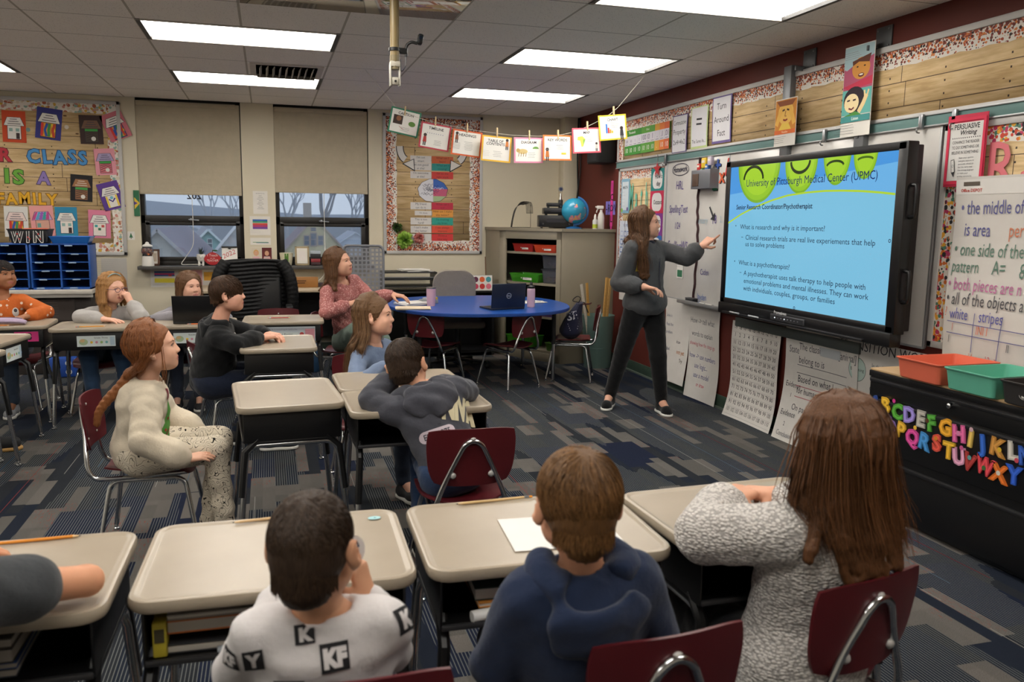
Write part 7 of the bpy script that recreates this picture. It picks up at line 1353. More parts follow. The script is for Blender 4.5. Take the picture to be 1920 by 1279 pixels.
def skull_guides(c, R, s, azs, ends, top=(0, .01, .118), lowz=-.03, out_=1.13, n=4):
    """guide paths from the parting over the skull at azimuth az (0 right, 90 back, 180 left), then through world points"""
    e0, er = SK(s); G = []
    for az, E in zip(azs, ends):
        a = rad(az); pts = []
        for i in range(n+1):
            ph = rad(78-(78+12)*i/n); d = V3(cos(a)*cos(ph), -sin(a)*cos(ph), sin(ph)); pts.append(c+R @ (e0+er*d*out_*(.98 if i == 0 else 1)))
        G.append(pts+[V3(*e) for e in E])
    return G
def decal(parent, mesh_obj, name, shapes, center, normal, up, label=None, off=.0018):
    """print on cloth: flat shapes [(P2, F, material)] pressed onto the cloth along -normal"""
    from mathutils.bvhtree import BVHTree
    me = mesh_obj.data; O = Vector(mesh_obj.matrix_local.translation) if mesh_obj.parent is None else Vector((0, 0, 0)); bv = BVHTree.FromPolygons([v.co for v in me.vertices], [tuple(p.vertices) for p in me.polygons]); n = Vector(normal).normalized(); u = Vector(up); u = (u-n*u.dot(n)).normalized(); r = u.cross(n); base = Vector(center)-Vector(parent.location); f = MB(); k = 0
    for P, F, m in shapes:
        k += 1; bm = bmesh.new(); vs = [bm.verts.new((x, y, 0)) for x, y in P]
        for q in F:
            try: bm.faces.new([vs[i] for i in q])
            except ValueError: pass
        bmesh.ops.triangulate(bm, faces=bm.faces[:])
        for _ in range(2):
            L = [e for e in bm.edges if e.calc_length() > .014]
            if L: bmesh.ops.subdivide_edges(bm, edges=L, cuts=1); bmesh.ops.triangulate(bm, faces=bm.faces[:])
        W = []
        for v in bm.verts:
            p = base+r*v.co.x+u*v.co.y; h = bv.ray_cast(p+n*.12, -n, .3); q = h[0] if h[0] is not None else p; W.append(q+n*(off+.0007*k))
        bm.verts.index_update(); f.add(W, [[v.index for v in fc.verts] for fc in bm.faces], m); bm.free()
    o = f.build(name, parent, angle=0)
    if label: o['label'] = label
    return o
def txt_shape(t, x, y, h, m, bold=True, maxw=None):
    V, F, w = text_geo(t, h, bold); k = min(1, maxw/w) if maxw else 1; return ((V-[w/2, 0])*[k, 1]+[x, y]).tolist(), F, m
def poly_shape(P, m): return list(P), [tuple(range(len(P)))], m
EYEW = M('#d8d4cf', .15); IRIS = {'brown': M('#3a2417', .12), 'blue': M('#4a6a80', .12), 'green': M('#4f5f45', .12)}; PUP = M('#08080a', .1)
class Fig:
    """One person. All joints are world points; cloth pieces are built from the same joints."""
    def __init__(s, label, base, skin, hc, hyaw, hpitch=0, hroll=0, hs=.95, P=None, N=None, cyaw=0, sw=.135, b=1.0, eye='brown', brow='#4a3222', lip='#b0625a', up=(0, 0, 1), jaw=1.0):
        s.O = V3(*base); s.skinc = skin; s.skin = SKIN(skin); s.hc = V3(*hc); s.R = frame(hyaw, hpitch, hroll); s.hs = hs; s.P = V3(*P); s.N = V3(*N); s.b = b; s.C = frame(cyaw); s.sw = sw; s.label = label; s.arm = {}; s.leg = {}; s.hands = []; s.eye = eye; s.brow = brow; s.lip = lip; s.jaw = jaw
        a = s.N-s.P; s.up = a/np.linalg.norm(a); s.rt = s.C[:, 0]-s.up*(s.C[:, 0] @ s.up); s.rt /= np.linalg.norm(s.rt); s.fw = np.cross(s.up, s.rt); s.T = np.stack([s.rt, s.fw, s.up], 1); s.L = np.linalg.norm(a)
        s.sh = {'R': s.N-s.up*.045*b+s.rt*sw, 'L': s.N-s.up*.045*b-s.rt*sw}
    def set_arm(s, side, wr, hint, l1=.225, l2=.2, elbow=None): s.arm[side] = (s.sh[side], V3(*elbow) if elbow is not None else ik(s.sh[side], wr, l1, l2, hint), V3(*wr)); return s
    def set_leg(s, side, knee, ankle, toe): s.leg[side] = (s.P+s.rt*(.075*s.b)*(1 if side == 'R' else -1), V3(*knee), V3(*ankle), V3(*toe)); return s
    def front(s, H, x, z):                          # where the face surface lies straight ahead of (x, z), head units
        y = np.linspace(.115, .03, 60); d = H.at(np.array([s.hc+s.R @ (V3(x, t, z)*s.hs) for t in y])); i = int(np.argmax(d < 0)); return float(y[i]) if i else .07
    def add_hand(s, side, f, p, **kw): s.hands.append((side, f, p, kw)); return s
    def torso(s, S, e=0.0, k=.035, low=-.02, wide=1.0, belly=1.0):
        b, L, T = s.b, s.L, s.T; p = lambda t, f=0: s.P+s.up*L*t+s.fw*f
        S.ell(p(.06, .0), (.120*b*wide+e, .098*b+e, .10*b+e), T, k); S.ell(p(.32, .005), (.112*b*wide+e, .086*b*belly+e, .15*L/.4+e), T, k); S.ell(p(.66, .0), (.128*b*wide+e, .09*b+e, .14*L/.4+e), T, k)
        S.cap(s.sh['L']*.86+s.sh['R']*.14, s.sh['R']*.86+s.sh['L']*.14, .048*b+e, None, k); S.cap(p(.82, -.012), p(.95), .075*b+e, .045*b+e, k)
    def limbs(s, S, e, which='arm', t0=0, t1=1, r=(.040, .033, .025), k=.025, sides='LR', puff=0.0):
        for d in sides:
            if d not in s.arm: continue
            a, m, w = s.arm[d]; b = s.b; q = a+(m-a)*min(1, t1); S.cap(a, q, r[0]*b+e, (r[0]+(r[1]-r[0])*min(1, t1))*b+e+puff*.5, k)
            if t1 > 1: q = m+(w-m)*(t1-1); h = m+(q-m)*.78; S.cap(m, h, r[1]*b+e+puff*.5, (r[1]*.35+r[2]*.65)*b+e+puff*.9, .008); S.cap(h, q, (r[1]*.35+r[2]*.65)*b+e+puff*.9, (r[2]+.002)*b+e*.7, .006)
    def legs_(s, S, e, r=(.074, .050, .034), k=.03, t1=1.0):
        for d in s.leg: h, kn, an, to = s.leg[d]; b = s.b; S.cap(h, kn, r[0]*b+e, r[1]*b+e, k); q = kn+(an-kn)*t1; S.cap(kn, q, r[1]*b+e, (r[2]+(r[1]-r[2])*(1-t1))*b+e, .01)
    def build(s, res=.011, hres=.005, feet=True, ears=True, face=True):
        S = SDF(); b = s.b; s.torso(S, -.006); nb = s.hc+s.R @ (V3(0, -.018, -.05)*s.hs); S.cap(s.N-s.up*.02, nb, .046*b, .040*s.hs, .03)
        s.limbs(S, -.002, t1=2.0); s.legs_(S, -.006)
        if feet:
            for d in s.leg: h, kn, an, to = s.leg[d]; S.cap(an, to, .03*b, .022*b, .02)
        parts = [S.mesh(res)+(s.skin,)]
        H = s.H = SDF(); T = head(H, s.hc, s.R, s.hs, ears=ears, jaw=s.jaw); H.cap(s.N-s.up*.0, nb, .047*b, .043*s.hs, .02); s.Th = T; LIP = M(s.lip, .45)
        inv = s.R.T
        def paint(c):
            q = (c-s.hc) @ s.R/s.hs; up_ = ((q[:, 0]/.0235)**2+((q[:, 2]+.0585)/.0105)**2 < 1) & (q[:, 1] > .066); return up_.astype(int)
        parts.append(H.mesh(hres)+([s.skin, LIP],))
        if face:
            for a in (-1, 1):
                f = MB(); f.ball((0, 0, 0), .0122*s.hs, EYEW, 14); f.ball((a*-.0005*s.hs, .0066*s.hs, 0), (.0064*s.hs,)*3, IRIS[s.eye], 12); f.ball((0, .0112*s.hs, 0), (.0028*s.hs, .0024*s.hs, .0028*s.hs), PUP, 8)
                V = np.concatenate(f.v) @ s.R.T+T(a*.030, s.front(H, a*.030, .0048)-.0085, .0048)
                for m in range(len(f.mats)): F_ = [q for q, i in zip(f.f, f.mi) if i == m]; parts.append((V, F_, f.mats[m]))
                f = MB(); f.tube([T(a*x_, s.front(H, a*x_, z_)+.0012, z_) for x_, z_ in ((.0175, .0075), (.0235, .0125), (.030, .0138), (.037, .0120), (.0435, .0070))], [.0009*s.hs, .0015*s.hs, .0017*s.hs, .0017*s.hs, .001*s.hs], M('#33221a', .7), 5); parts.append((np.concatenate(f.v), f.f, f.mats[0]))
        for d, f_, p_, kw in s.hands:
            G = SDF(); s.ends = hand(G, s.arm[d][2], f_, p_, kw.pop('size', .78*s.b if s.b < .97 else .95*s.b), d, **kw); parts.append(G.mesh(.0042)+(s.skin,))
        s.body = to_obj('person', parts, None, s.O, paint); tag(s.body, s.label, 'person'); return s
    def piece(s, name, S, mat, res=.011, label=None, angle=0):
        v, f = S.mesh(res); o = to_obj(name, [(v, f, mat)], s.body, s.O, angle=angle)
        if label: o['label'] = label
        return o
    def shirt(s, mat, name='shirt', e=.014, hem=-.02, cuffs=1.92, res=.010, folds=.0028, neck=.052, seed=1.0, puff=.006, hemcut=True, wide=1.0, belly=1.0, hood=None, neckdrop=.0, r=(.042, .036, .029), sides='LR', band=0.0):
        S = SDF(); s.torso(S, e, wide=wide, belly=belly); s.limbs(S, e*.75, t1=cuffs, r=r, puff=puff, sides=sides)
        if hood is not None and hood.__name__ != 'hoodf': hood(S)
        S.cap(s.N-s.up*(.012+neckdrop)+s.fw*.006, s.N+s.up*.16+s.fw*.03, neck*s.b, neck*s.b*1.25, .008, True)
        if hemcut: S.cut(s.P+s.up*s.L*hem, -s.up)
        S.post = wrinkle(folds*.6, 34, seed); s.shirt_sdf = S; s.top = s.piece(name, S, mat, res)
        if hood is not None and hood.__name__ == 'hoodf': G = SDF(); hood(G); G.post = wrinkle(folds, 28, seed+1); s.piece('hood', G, mat, res)
        return s.top
    def trousers(s, mat, name='trousers', e=.012, res=.011, t1=.97, folds=.003, r=(.072, .049, .036), seed=2.0):
        S = SDF(); b = s.b; S.ell(s.P+s.up*.02, (.128*b+e, .102*b+e, .10*b+e), s.T, .05); s.legs_(S, e, r, .04, t1); S.cut(s.P+s.up*s.L*.55, s.up); S.post = wrinkle(folds, 30, seed); s.pants = s.piece(name, S, mat, res); return s.pants
    def shoes(s, mat, sole, name='shoe', size=1.0):
        for d in s.leg:
            h, kn, an, to = s.leg[d]; f = to-an; f[2] = 0; L = np.linalg.norm(f) or 1; f = f/L; heel = V3(an[0], an[1], 0)-f*.035*size; toe = V3(to[0], to[1], 0)+f*.02*size; z0 = min(an[2], to[2])-.05*size; z0 = max(z0, 0.001) if an[2] < .16 else z0; S = SDF(); u = V3(0, 0, 1)
            S.cap(heel+u*(z0+.045*size), toe+u*(z0+.036*size)-f*.03*size, .036*size, .034*size, .03); S.cap(toe-f*.035*size+u*(z0+.034*size), toe-f*.01*size+u*(z0+.03*size), .036*size, .026*size, .03); S.cap(heel+f*.03+u*(z0+.05*size), V3(*an)+u*.03, .04*size, .043*size, .03); S.cut(heel+u*(z0+.014), -u); S.cap(V3(*an)+u*.05, V3(*an)+u*.1, .034*size, None, .004, True); o = s.piece(name, S, mat, .007)
            K = SDF(); K.cap(heel+u*(z0+.012)+f*.004, toe+u*(z0+.012)-f*.03*size, .040*size, .040*size, .02); K.cap(toe-f*.04*size+u*(z0+.012), toe-f*.008*size+u*(z0+.013), .040*size, .028*size, .03); K.cut(heel+u*(z0+.022), u); K.cut(heel+u*z0, -u); v, fa = K.mesh(.006); q = to_obj('sole', [(v, fa, sole)], o, s.O)
            fM = MB()
            for i in range(4): c_ = heel+f*(L*.45+.018*i)*size+u*(z0+.094*size-.012*i*size); r_ = np.cross(f, u); fM.tube([c_-r_*.018-s.O, c_+u*.006-s.O, c_+r_*.018-s.O], .0028, M('#d0cfcb', .6) if sole is not mat else mat, 5)
            fM.build('lace', o, angle=0)
    def hair(s, parts, label=None):
        T = s.Th; f = MB()
        for a in (-1, 1): f.tube([T(a*x_, s.front(s.H, a*x_, z_)+.0012, z_) for x_, z_ in ((.013, .0225), (.028, .028), (.046, .0225))], [.0026*s.hs, .003*s.hs, .0014*s.hs], M(s.brow, .8), 6, flat=.6)
        parts.append((np.concatenate(f.v), f.f, f.mats[0])); return to_obj('hair', parts, s.body, s.O)
SNEAK = M('#1c1c1f', .7); SOLE = M('#d2d0ca', .6)
def hooded(fig, back=.06, drop=.11, w=.11):          # a hood lying on the shoulders
    def hoodf(S):
        N, u, fw, rt = fig.N, fig.up, fig.fw, fig.rt; q = None
        for i in range(13):
            a = (-1+2*i/12)*pi*.80; p = N+rt*w*.78*sin(a)-fw*(back*.9*cos(a)+.0)+u*(.012-.012*cos(a)-.03*(abs(a) > 2.1))
            if q is not None: S.cap(q, p, .024, .024, .02)
            q = p
        S.ell(N-fw*(back+.022)-u*(drop*.42), (w*.92, .040, drop*.62), fig.T, .03); S.cap(N-fw*(back+.035)-u*drop*.7, N-fw*(back+.04)-u*(drop*.98), .03, .02, .03)
        S.ell(N-fw*(back+.012)+u*(drop*.10), (w*.60, .034, drop*.34), fig.T, .02, True); S.cap(N-u*.05+fw*.01, N+u*.16+fw*.03, fig.b*.050, fig.b*.064, .01, True)
    return hoodf
p = Fig('boy with cropped dark hair in a white shirt with black printed squares, back turned', (.06, 1.50, 0), '#c99878', (.062, 1.435, .907), -22, 0, 0, .905, P=(.09, 1.53, .42), N=(.075, 1.45, .775), cyaw=-6, sw=.118, b=.88, brow='#3a2a1f')
p.set_arm('R', (.165, 1.535, .755), (.6, .3, -1), elbow=(.215, 1.56, .62)); p.set_arm('L', (.03, 1.70, .73), (-1, 0, -.5), elbow=(-.085, 1.57, .61)); p.set_leg('R', (.19, 1.86, .43), (.2, 1.9, .09), (.2, 2.02, .04)); p.set_leg('L', (.03, 1.86, .43), (.0, 1.9, .09), (0, 2.02, .04))
p.add_hand('R', (-.25, -.05, .97), (-.7, .5, 0), curl=(.5, .6, .7, .8)); p.add_hand('L', (.6, .7, 0), (0, 0, -1)); p.build(.010, .0045)
WS = FAB('#cfcbca', 1000); sh = p.shirt(WS, 'long_sleeve_shirt', .012, .0, 1.9, .008, .0035, .058, 1.2, .004); BK = M('#141317', .8)
def kf(x, y, sz, rot=0, m='K'):
    c, s_ = cos(rot), sin(rot); R_ = lambda P: [(x+a*c-b_*s_, y+a*s_+b_*c) for a, b_ in P]; V, F, w = text_geo(m, sz*.62, 3); V = (V-[w/2, sz*.31])*[sz*.8/max(w, .001) if w > sz*.8 else 1, 1]; return [poly_shape(R_([(-sz/2, -sz/2), (sz/2, -sz/2), (sz/2, sz/2), (-sz/2, sz/2)]), BK), (R_(V.tolist()), F, WS)]
PN = p.P+p.up*p.L*.5; bk_ = tuple(-p.fw)
for a_ in ((-.02, .008, .034, .05, 'K'), (-.108, -.03, .036, .1, 'Y'), (.03, -.036, .05, .06, 'KF'), (-.05, -.095, .052, -.05, 'K'), (.10, -.12, .045, .1, 'KF'), (-.02, -.17, .05, 0, 'KF')): decal(p.body, sh, 'printed_square', kf(*a_), (.062, 1.37, .765), (0, -.92, .4), (0, .4, .92), 'black square with white letters')
decal(p.body, sh, 'printed_square', kf(0, 0, .045, .2, 'K'), p.arm['R'][0]*.75+p.arm['R'][1]*.25, (.3, -.7, .6), (0, 0, 1), 'black square with a white letter on the right shoulder')
decal(p.body, sh, 'printed_square', kf(0, 0, .04, -.2, 'KF'), p.arm['L'][0]*.6+p.arm['L'][1]*.4, (-.6, -.8, .2), (0, 0, 1), 'black square with white letters on the left sleeve')
p.trousers(FAB('#2b3038', 800)); p.shoes(SNEAK, SOLE, size=.85); p.hair(short_hair(p.hc, p.R, p.hs, HAIR('#1d1511', '#4a3726'), 2600, .016, .003, (.0, -.04, .115), .6, -.05, .0012, .45, nape=-.085, side_low=-.03))
s = Sheet(.045, .055, base=False); s.circ(0, 0, .02, '#dcdad8', .027); s.line([(-.008, .012), (.004, .016), (.008, .006), (-.004, -.002), (.006, -.012)], .004, '#3a3f5a'); s.circ(-.004, -.014, .004, '#3a3f5a', n=8); tag(s.build('round_sticker', (.140, 1.50, .866), rad(8), tilt=rad(-8)), 'round white sticker with a dark squiggle held by the boy in the white shirt', 'sticker')
p = Fig('boy with light brown hair in a navy blue hoodie, back turned', (.60, 1.52, 0), '#cf9a7c', (.570, 1.455, .936), -6, 0, 0, .945, P=(.60, 1.53, .42), N=(.585, 1.46, .79), cyaw=4, sw=.125, b=.95, brow='#5a4028')
p.set_arm('L', (.50, 1.66, .525), (-1, -.3, -.4), elbow=(.425, 1.52, .585)); p.set_arm('R', (.68, 1.68, .53), (1, -.3, -.4), elbow=(.775, 1.50, .60)); p.set_leg('R', (.70, 1.88, .43), (.7, 1.92, .09), (.7, 2.04, .04)); p.set_leg('L', (.54, 1.88, .43), (.53, 1.92, .09), (.52, 2.04, .04))
p.add_hand('R', (-.3, .95, 0), (-.9, 0, -.3)); p.add_hand('L', (.3, .95, 0), (.9, 0, -.3)); p.build(.010, .0045); p.shirt(FAB('#1f2b45', 900), 'hoodie', .02, -.05, 1.9, .008, .0045, .056, 3.3, .006, hood=hooded(p, .062, .135, .118)); p.trousers(FAB('#262a33', 800)); p.shoes(SNEAK, SOLE, size=.85)
p.hair(short_hair(p.hc, p.R, p.hs, HAIR('#3a2614', '#8a6238'), 2600, .06, .012, (.012, -.03, .112), .62, -.05, .0014, 1.2, nape=-.09, side_low=-.02))
t = NT('chunky_knit'); v = t.coord('Object'); x, y, z = t.sep(v)[:3]; w1 = t.n('ShaderNodeTexVoronoi', {'Vector': t.n('ShaderNodeMapping', {'Vector': v, 'Scale': (95, 95, 150)}).outputs[0], 'Scale': 1.0, 'Randomness': .75}); n1 = t.noise(t.coord('Object', scale=(60, 60, 190)), 1.6, 3, .7); n2 = t.noise(v, 420, 2)
cc = t.mix(n1, lin('#a39d98'), lin('#e6e2dc')); cc = t.mix(t.m('MULTIPLY', t.m('GREATER_THAN', w1.outputs['Distance'], .55), .75), cc, lin('#75706c')); t.set(color=t.mix(t.m('MULTIPLY', n2, .35), cc, lin('#f6f3ee')), rough=.95, spec=.15, sheen=.2); t.bump(t.m('SUBTRACT', 1.0, w1.outputs['Distance']), .8, .009); KNIT = t.mat
p = Fig('girl with long brown hair in a chunky grey knit cardigan, back turned', (1.25, 1.64, 0), '#cf9c80', (1.255, 1.575, .97), -6, -3, 0, .97, P=(1.22, 1.63, .42), N=(1.25, 1.575, .825), cyaw=12, sw=.155, b=1.08, brow='#4a3222')
p.set_arm('L', (1.185, 1.90, .735), (-1, -.2, -.4), elbow=(1.00, 1.70, .735)); p.set_arm('R', (1.36, 1.92, .73), (1, -.2, -.4), elbow=(1.44, 1.70, .68)); p.set_leg('R', (1.27, 2.0, .43), (1.26, 2.05, .09), (1.26, 2.18, .04)); p.set_leg('L', (1.09, 1.98, .43), (1.06, 2.03, .09), (1.05, 2.16, .04))
p.add_hand('L', (.85, .5, .1), (0, .1, -1), curl=(.5, .55, .6, .65)); p.add_hand('R', (-.8, .5, 0), (0, 0, -1), curl=(.5, .5, .55, .6)); p.build(.011, .005)
def cardi(S):
    for d in (-1, 1): S.cap(p.P+p.rt*d*.09-p.fw*.03+p.up*.02, p.P+p.rt*d*.12-p.fw*.03-p.up*.18, .09, .06, .06)
    S.cap(p.P-p.fw*.055+p.up*.05, p.P-p.fw*.06-p.up*.2, .09, .07, .08); S.cap(p.N-p.rt*.07-p.fw*.02, p.N+p.rt*.07-p.fw*.02, .028, None, .02)
p.shirt(KNIT, 'knit_cardigan', .022, -.55, 1.85, .0085, .004, .06, 5.0, .012, hood=cardi, r=(.05, .046, .04)); p.trousers(FAB('#17181c', 800)); p.shoes(SNEAK, SOLE, size=.9)
az = [10, 25, 40, 55, 70, 84, 98, 112, 126, 140, 155, 170]; q = p.hc; E = []
for i, a in enumerate(az):
    t_ = rad(a); x_, y_ = cos(t_), -sin(t_); c6, s6 = cos(rad(6)), sin(rad(6)); X_, Y_ = x_*c6-y_*s6, x_*s6+y_*c6; f = .088+.028*abs(x_)
    L3 = q+V3(X_*f*1.1, Y_*f*1.08, -.10); L4 = q+V3(X_*.122+.015, Y_*.10-.015, -.185); L5 = q+V3(X_*.105+.045, Y_*.07-.05, -.24-.05*abs(sin(2.3*i))); E.append([L3, L4, L5])
    if i > 9: E[-1] = [L3, q+V3(-.105, -.06, -.15), q+V3(-.14, -.075, -.18-.012*(i-9))]
p.hair(long_hair(p.hc, p.R, p.hs, HAIR('#34200f', '#845634'), skull_guides(p.hc, p.R, p.hs, az, E), 2200, r=.0017, body=p.shirt_sdf, thick=.021, jit=.009))
p = Fig('child in a dark grey t-shirt with one bare forearm on the bottom left desk', (-.68, 1.60, 0), '#cf9876', (-.68, 1.56, 1.02), 25, 0, 0, .95, P=(-.66, 1.62, .42), N=(-.67, 1.62, .855), cyaw=-12, sw=.14, b=1.02)
p.set_arm('R', (-.60, 1.80, .728), (1, 0, 0), elbow=(-.375, 1.775, .742)); p.set_arm('L', (-.72, 1.98, .735), (-1, 0, 0), elbow=(-.88, 1.78, .735)); p.set_leg('R', (-.56, 1.98, .43), (-.56, 2.0, .09), (-.56, 2.12, .04)); p.set_leg('L', (-.75, 1.98, .43), (-.75, 2.0, .09), (-.75, 2.12, .04))
p.add_hand('R', (-.95, .2, 0), (0, 0, -1)); p.add_hand('L', (.8, .6, 0), (0, 0, -1)); p.build(.008, .006, face=False); p.shirt(FAB('#3c3f42', 800), 't_shirt', .02, -.05, .45, .008, .004, .056, 2.0, .006, r=(.046, .046, .04)); p.trousers(FAB('#262a33', 800)); p.shoes(SNEAK, SOLE, size=.85); p.hair(short_hair(p.hc, p.R, p.hs, HAIR('#2a1d14', '#5a4028'), 500, .04, .01))
p = Fig('girl with a red-brown braid in a cream sweatshirt and patterned leggings, seen in profile', (-.55, 3.86, 0), '#d8ab92', (-.478, 3.80, .918), -90, 6, 0, .95, P=(-.575, 3.86, .445), N=(-.525, 3.815, .765), cyaw=-78, sw=.125, b=.95, brow='#8a5a38', eye='blue', lip='#bf7a70')
p.set_arm('R', (-.365, 3.62, .465), (-.6, -1, -.2), elbow=(-.515, 3.615, .555)); p.set_arm('L', (-.33, 3.93, .50), (-.5, 1, -.3)); p.set_leg('R', (-.245, 3.71, .478), (-.215, 3.72, .10), (-.09, 3.71, .045)); p.set_leg('L', (-.235, 3.90, .47), (-.29, 3.84, .10), (-.17, 3.84, .045))
p.add_hand('R', (.9, .1, .1), (0, .35, -1), curl=(.25, .3, .3, .35)); p.add_hand('L', (.95, 0, -.1), (0, 0, -1)); p.build(.010, .0042)
sh = p.shirt(FAB('#cfc3ad', 900), 'sweatshirt', .024, -.16, 1.9, .009, .0055, .054, 4.1, .010, r=(.046, .042, .034)); PG_ = lambda P, c: poly_shape(P, M(c, .8))
decal(p.body, sh, 'tree_print', [PG_([(-.035, -.13), (.05, -.13), (.035, -.04), (.02, .02), (.005, .075), (-.012, .02), (-.03, -.05)], '#4f8f3a'), PG_([(-.012, .07), (.014, .075), (.02, .115), (-.002, .12)], '#7a2430'), PG_([(-.05, -.02), (-.03, 0), (-.015, -.03), (-.03, -.05)], '#d8d4cc'), PG_([(-.02, -.10), (.02, -.06), (.024, -.07), (-.01, -.11)], '#7a3a22'), PG_([(.0, -.02), (.012, -.02), (.012, -.008), (0, -.008)], '#a82a2a'), PG_([(-.014, -.07), (-.002, -.07), (-.002, -.058), (-.014, -.058)], '#a82a2a')], p.P+p.up*p.L*.58+p.fw*.08-np.array([0, .05, 0]), (.72, -.68, .05), (0, 0, 1), 'green Christmas tree print with red ornaments')
t = NT('doodle_leggings'); v = t.coord('Object'); wv = t.n('ShaderNodeTexWave', {'Vector': v, 'Scale': 9, 'Distortion': 16, 'Detail': 1.2, 'Detail Scale': 2.2}, wave_type='RINGS').outputs[1]; vo = t.n('ShaderNodeTexVoronoi', {'Vector': v, 'Scale': 42}).outputs['Distance']; ln = t.m('LESS_THAN', t.m('ABSOLUTE', t.m('SUBTRACT', wv, .5)), .10); bl = t.m('LESS_THAN', t.m('ABSOLUTE', t.m('SUBTRACT', vo, .2)), .035); t.set(color=t.mix(t.m('MAXIMUM', ln, t.m('MULTIPLY', bl, t.m('GREATER_THAN', t.noise(v, 6, 1), .5))), lin('#cfc4b0'), lin('#1d1b1a')), rough=.9, spec=.15); t.bump(t.noise(v, 30, 3), .4, .008)
p.trousers(t.mat, 'leggings', .010, .009, .97, .004, (.078, .050, .034)); p.shoes(M('#141416', .5), M('#141416', .5), size=.8)
hb = HAIR('#4f2c17', '#a8693a'); q = p.hc; az = [-2, 15, 40, 70, 100, 130, 160, 178]; E = [[q+V3(-.06, (-.07+.02*i)*1.0, -.075), q+V3(-.10, -.01, -.125)] for i in range(len(az))]
H = long_hair(p.hc, p.R, p.hs, hb, skull_guides(p.hc, p.R, p.hs, az, E), 1100, r=.0015, thick=.02, jit=.006, body=p.shirt_sdf)
S = SDF(); B0 = bez([q+V3(-.095, .0, -.10), q+V3(-.14, .0, -.16), q+V3(-.195, .0, -.215), q+V3(-.235, .0, -.27), q+V3(-.25, .0, -.33)], 40); ST = []
for k in range(3):
    P = [B0[i]+V3(.5, 0, -.87)*0+.014*(1-.5*i/len(B0))*(V3(.75, 0, -.6)*cos(i*.55+k*2.09)+V3(0, 1, 0)*sin(2*(i*.55+k*2.09))*.6) for i in range(len(B0))]; S.chain(P, [.015*(1-.55*i/len(P)) for i in range(len(P))], .006)
    for j in range(60): a = rng.normal(size=3); a /= np.linalg.norm(a); ST.append(np.array([P[i]+a*.0145*(1-.55*i/len(P)) for i in range(len(P))]))
H.append(S.mesh(.005)+(hb,)); H.append(strands(ST, .0014, hb)); WP = []
for j in range(10): a = p.Th(.078, .03+.012*rng.random(), .01); WP.append(bez([a, a+V3(.004, -.006, -.05), a+V3(.012*rng.random(), -.008, -.11), a+V3(-.01+.03*rng.random(), 0, -.16)], 12))
H.append(strands(WP, .0009, hb)); p.hair(H)
p = Fig('boy with brown fringe in a black hoodie leaning on his desk, in profile', (-.32, 5.45, 0), '#d6a38c', (-.245, 5.375, 1.005), -95, 2, 0, .985, P=(-.375, 5.46, .455), N=(-.305, 5.385, .83), cyaw=-82, sw=.14, b=1.1, brow='#3a2718', lip='#b8685e', jaw=1.12)
p.set_arm('R', (-.07, 5.32, .735), (-.3, -1, -.4), elbow=(-.205, 5.20, .715)); p.set_arm('L', (-.03, 5.48, .735), (0, 1, -.4), elbow=(-.13, 5.60, .72)); p.set_leg('R', (.02, 5.36, .46), (-.02, 5.36, .10), (.11, 5.36, .045)); p.set_leg('L', (.02, 5.58, .46), (-.22, 5.56, .10), (-.10, 5.60, .045))
p.add_hand('R', (.85, .55, 0), (0, 0, -1), curl=(.4, .4, .45, .5)); p.add_hand('L', (.7, -.7, 0), (0, 0, -1), curl=(.4, .4, .45, .5)); p.build(.011, .005); p.shirt(FAB('#121315', 900), 'hoodie', .02, -.14, 1.92, .010, .005, .05, 6.0, .008, belly=1.22, hood=hooded(p, .055, .125, .115)); p.trousers(FAB('#1a2133', 800)); p.shoes(M('#1a1a1c', .7), SOLE)
S = SDF(); p.hair(short_hair(p.hc, p.R, p.hs, HAIR('#24160d', '#5a3c24'), 2400, .07, .012, (0, -.035, .115), .74, -.05, .0016, 1.5, nape=-.075, side_low=.0)); f = MB(); w_ = p.N+V3(.09, -.05, -.06); f.tube(bez([w_-p.O, w_+V3(.02, -.005, -.05)-p.O, w_+V3(.015, 0, -.11)-p.O], 10), .004, M('#cfcdc8', .6), 6); f.build('drawstring', p.body)
p = Fig('girl with very long light brown hair in a grey blue top, looking right', (.52, 4.52, 0), '#d9ab93', (.555, 4.475, .955), -112, 2, -4, .95, P=(.52, 4.55, .445), N=(.535, 4.49, .795), cyaw=-130, sw=.125, b=.93, brow='#7a5a3e', eye='blue', lip='#c07870')
p.set_arm('R', (.57, 4.21, .73), (-.5, -.5, -.6)); p.set_arm('L', (.74, 4.28, .73), (.6, .3, -.5)); p.set_leg('R', (.66, 4.22, .46), (.66, 4.22, .10), (.70, 4.12, .045)); p.set_leg('L', (.82, 4.36, .46), (.80, 4.33, .10), (.86, 4.24, .045)); p.add_hand('R', (.3, -.9, -.05), (0, 0, -1)); p.add_hand('L', (.2, -.95, 0), (0, 0, -1)); p.build(.011, .0048)
p.shirt(FAB('#6f7f9a', 900), 'shirt', .012, -.05, 1.9, .010, .003, .052, 2.4); p.trousers(FAB('#2b3444', 800)); p.shoes(SNEAK, SOLE, size=.85)
az = [20, 38, 56, 74, 92, 110, 128, 146, 164, 176]; q = p.hc; E = []
for i, a in enumerate(az):
    d = p.R @ V3(cos(rad(a)), -sin(rad(a)), 0); b_ = V3(-.35, -.25, 0); E.append([q+d*.094+V3(-.005, -.005, -.09), q+d*.098+V3(-.03, -.015, -.19), q+d*.10+V3(-.055, -.02, -.30), q+d*.095+V3(-.075, -.02, -.39-.02*(i % 3))])
p.hair(long_hair(p.hc, p.R, p.hs, HAIR('#3f2a1a', '#8c6844'), skull_guides(p.hc, p.R, p.hs, az, E), 1500, r=.0016, thick=.019, jit=.006, body=p.shirt_sdf))
